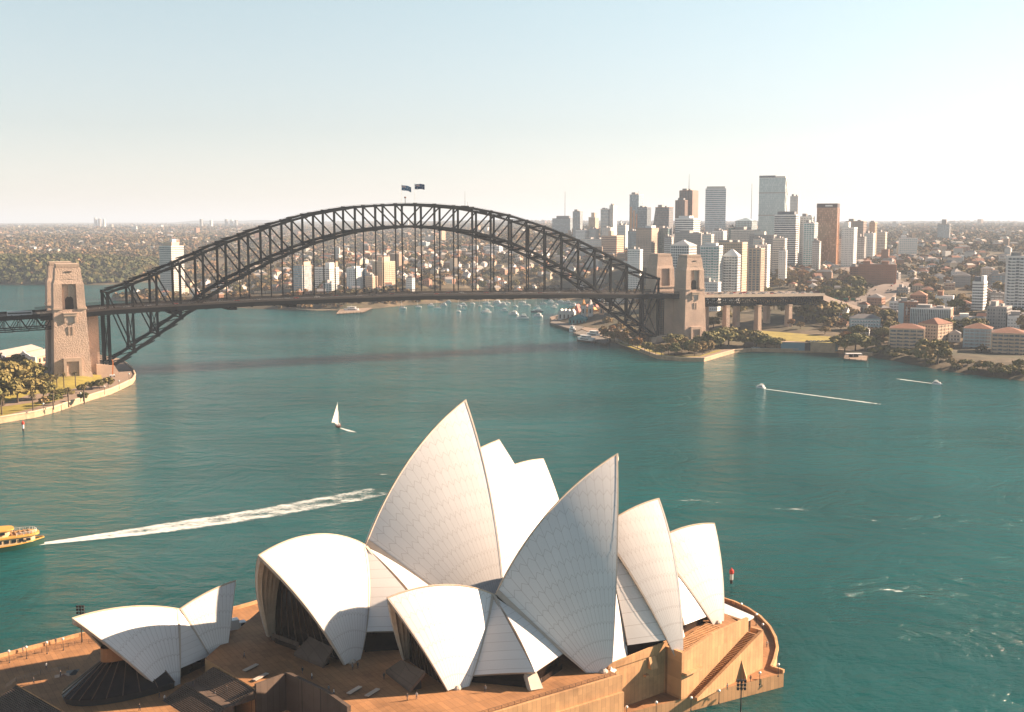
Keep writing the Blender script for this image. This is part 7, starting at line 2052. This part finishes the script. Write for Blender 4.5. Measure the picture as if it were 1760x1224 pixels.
for x in (-2.4, 2.6):
    for y in (-1.05, 1.05):
        b = MB(); b.tube((x, y - .15, .45), (x, y + .15, .45), .45, .45, 10); b.build('wheel', DARKM, t)
for i, (px, py, lab) in enumerate(((108, 1141, 'orange awning stall beside the small shells terrace'), (128, 1134, 'dark awning stall next to the orange one on the terrace'))):
    p = G(px, py, TZ); t = thing('awning_stall', lab, 'stall', (p.x, p.y, SEAZ), .4)
    b = MB(); b.add([(-2, -2, 2.6), (2, -2, 2.6), (2, 2, 2.6), (-2, 2, 2.6), (0, 0, 3.4)], [(0, 1, 4), (1, 2, 4), (2, 3, 4), (3, 0, 4), (3, 2, 1, 0)]); b.build('awning', BRZ if i == 0 else DARKM, t)
    for x in (-1.8, 1.8):
        for y in (-1.8, 1.8):
            b = MB(); b.tube((x, y, 0), (x, y, 2.6), .06, .06, 6); b.build('pole', DARKM, t)
    b = MB(); b.bx(-1.5, 1.5, -.5, .5, 0, 1.0); b.build('counter', WOODT, t)

T('pale apartment slab behind the fair, seen through the arch', (1044, 1066, 1076), 512, 552, 1480, 'tan', PALE, 3.1, .4, 5, name='apartment_block', cat='apartments')
T('tan flats behind the fair, right of the pale slab', (1080, 1104, 1114), 516, 556, 1440, 'grey', TAN, 3.1, .4, 5, name='apartment_block', cat='apartments')
for px, py in ((1040, 583), (1048, 584), (1056, 587), (1064, 589), (1072, 591), (1080, 594), (1088, 597), (1096, 600), (1060, 578), (1075, 580), (1052, 573), (1090, 585), (1066, 570), (1036, 576), (1105, 588), (1084, 576), (1100, 578), (1070, 562), (1090, 566), (1045, 560)):
    p = G(px, py, NZ); tree(rng.choice((2, 3, 4, 4)), p.x, p.y, NZ - .2, rng.uniform(8, 12), 'golden olive tree on the boardwalk between the fair and the arch foot', 'trees on the fair boardwalk', 1.0, 'boardwalk_tree')
lawn('promenade_lawn', [G(x, y, NZ) for x, y in ((1062, 590), (1098, 602), (1110, 596), (1074, 584))], NZ)

for i, (px, py) in enumerate(((609, 1189), (640, 1193), (431, 1150), (448, 1166))):
    p = G(px, py, PZ); t = thing('stone_bench', 'pale stone bench slab lying on the shaded podium', 'bench', p, JA + .5, 'bench slabs on the podium')
    b = MB(); b.bx(-2.2, 2.2, -.5, .5, .3, .5); b.build('seat', CONCD, t); b = MB(); b.bx(-1.9, 1.9, -.3, .3, 0, .3); b.build('base', DARKPAVE, t)
# ------------------------------------------------------------------ air
def haze():
    b = MB(); b.bx(-24000, 24000, -2500, 46000, -6, 420)
    m = bpy.data.materials.new('pale_air'); m.use_nodes = True; t = m.node_tree
    for n in list(t.nodes): t.nodes.remove(n)
    o = t.nodes.new('ShaderNodeOutputMaterial'); v = t.nodes.new('ShaderNodeVolumePrincipled')
    v.inputs['Color'].default_value = (.68, .82, 1.0, 1); v.inputs['Density'].default_value = HAZE
    v.inputs['Anisotropy'].default_value = 0.1
    t.links.new(v.outputs[0], o.inputs['Volume'])
    h = b.build('haze', m); h['kind'] = 'stuff'
HAZE = 0.000078
haze()
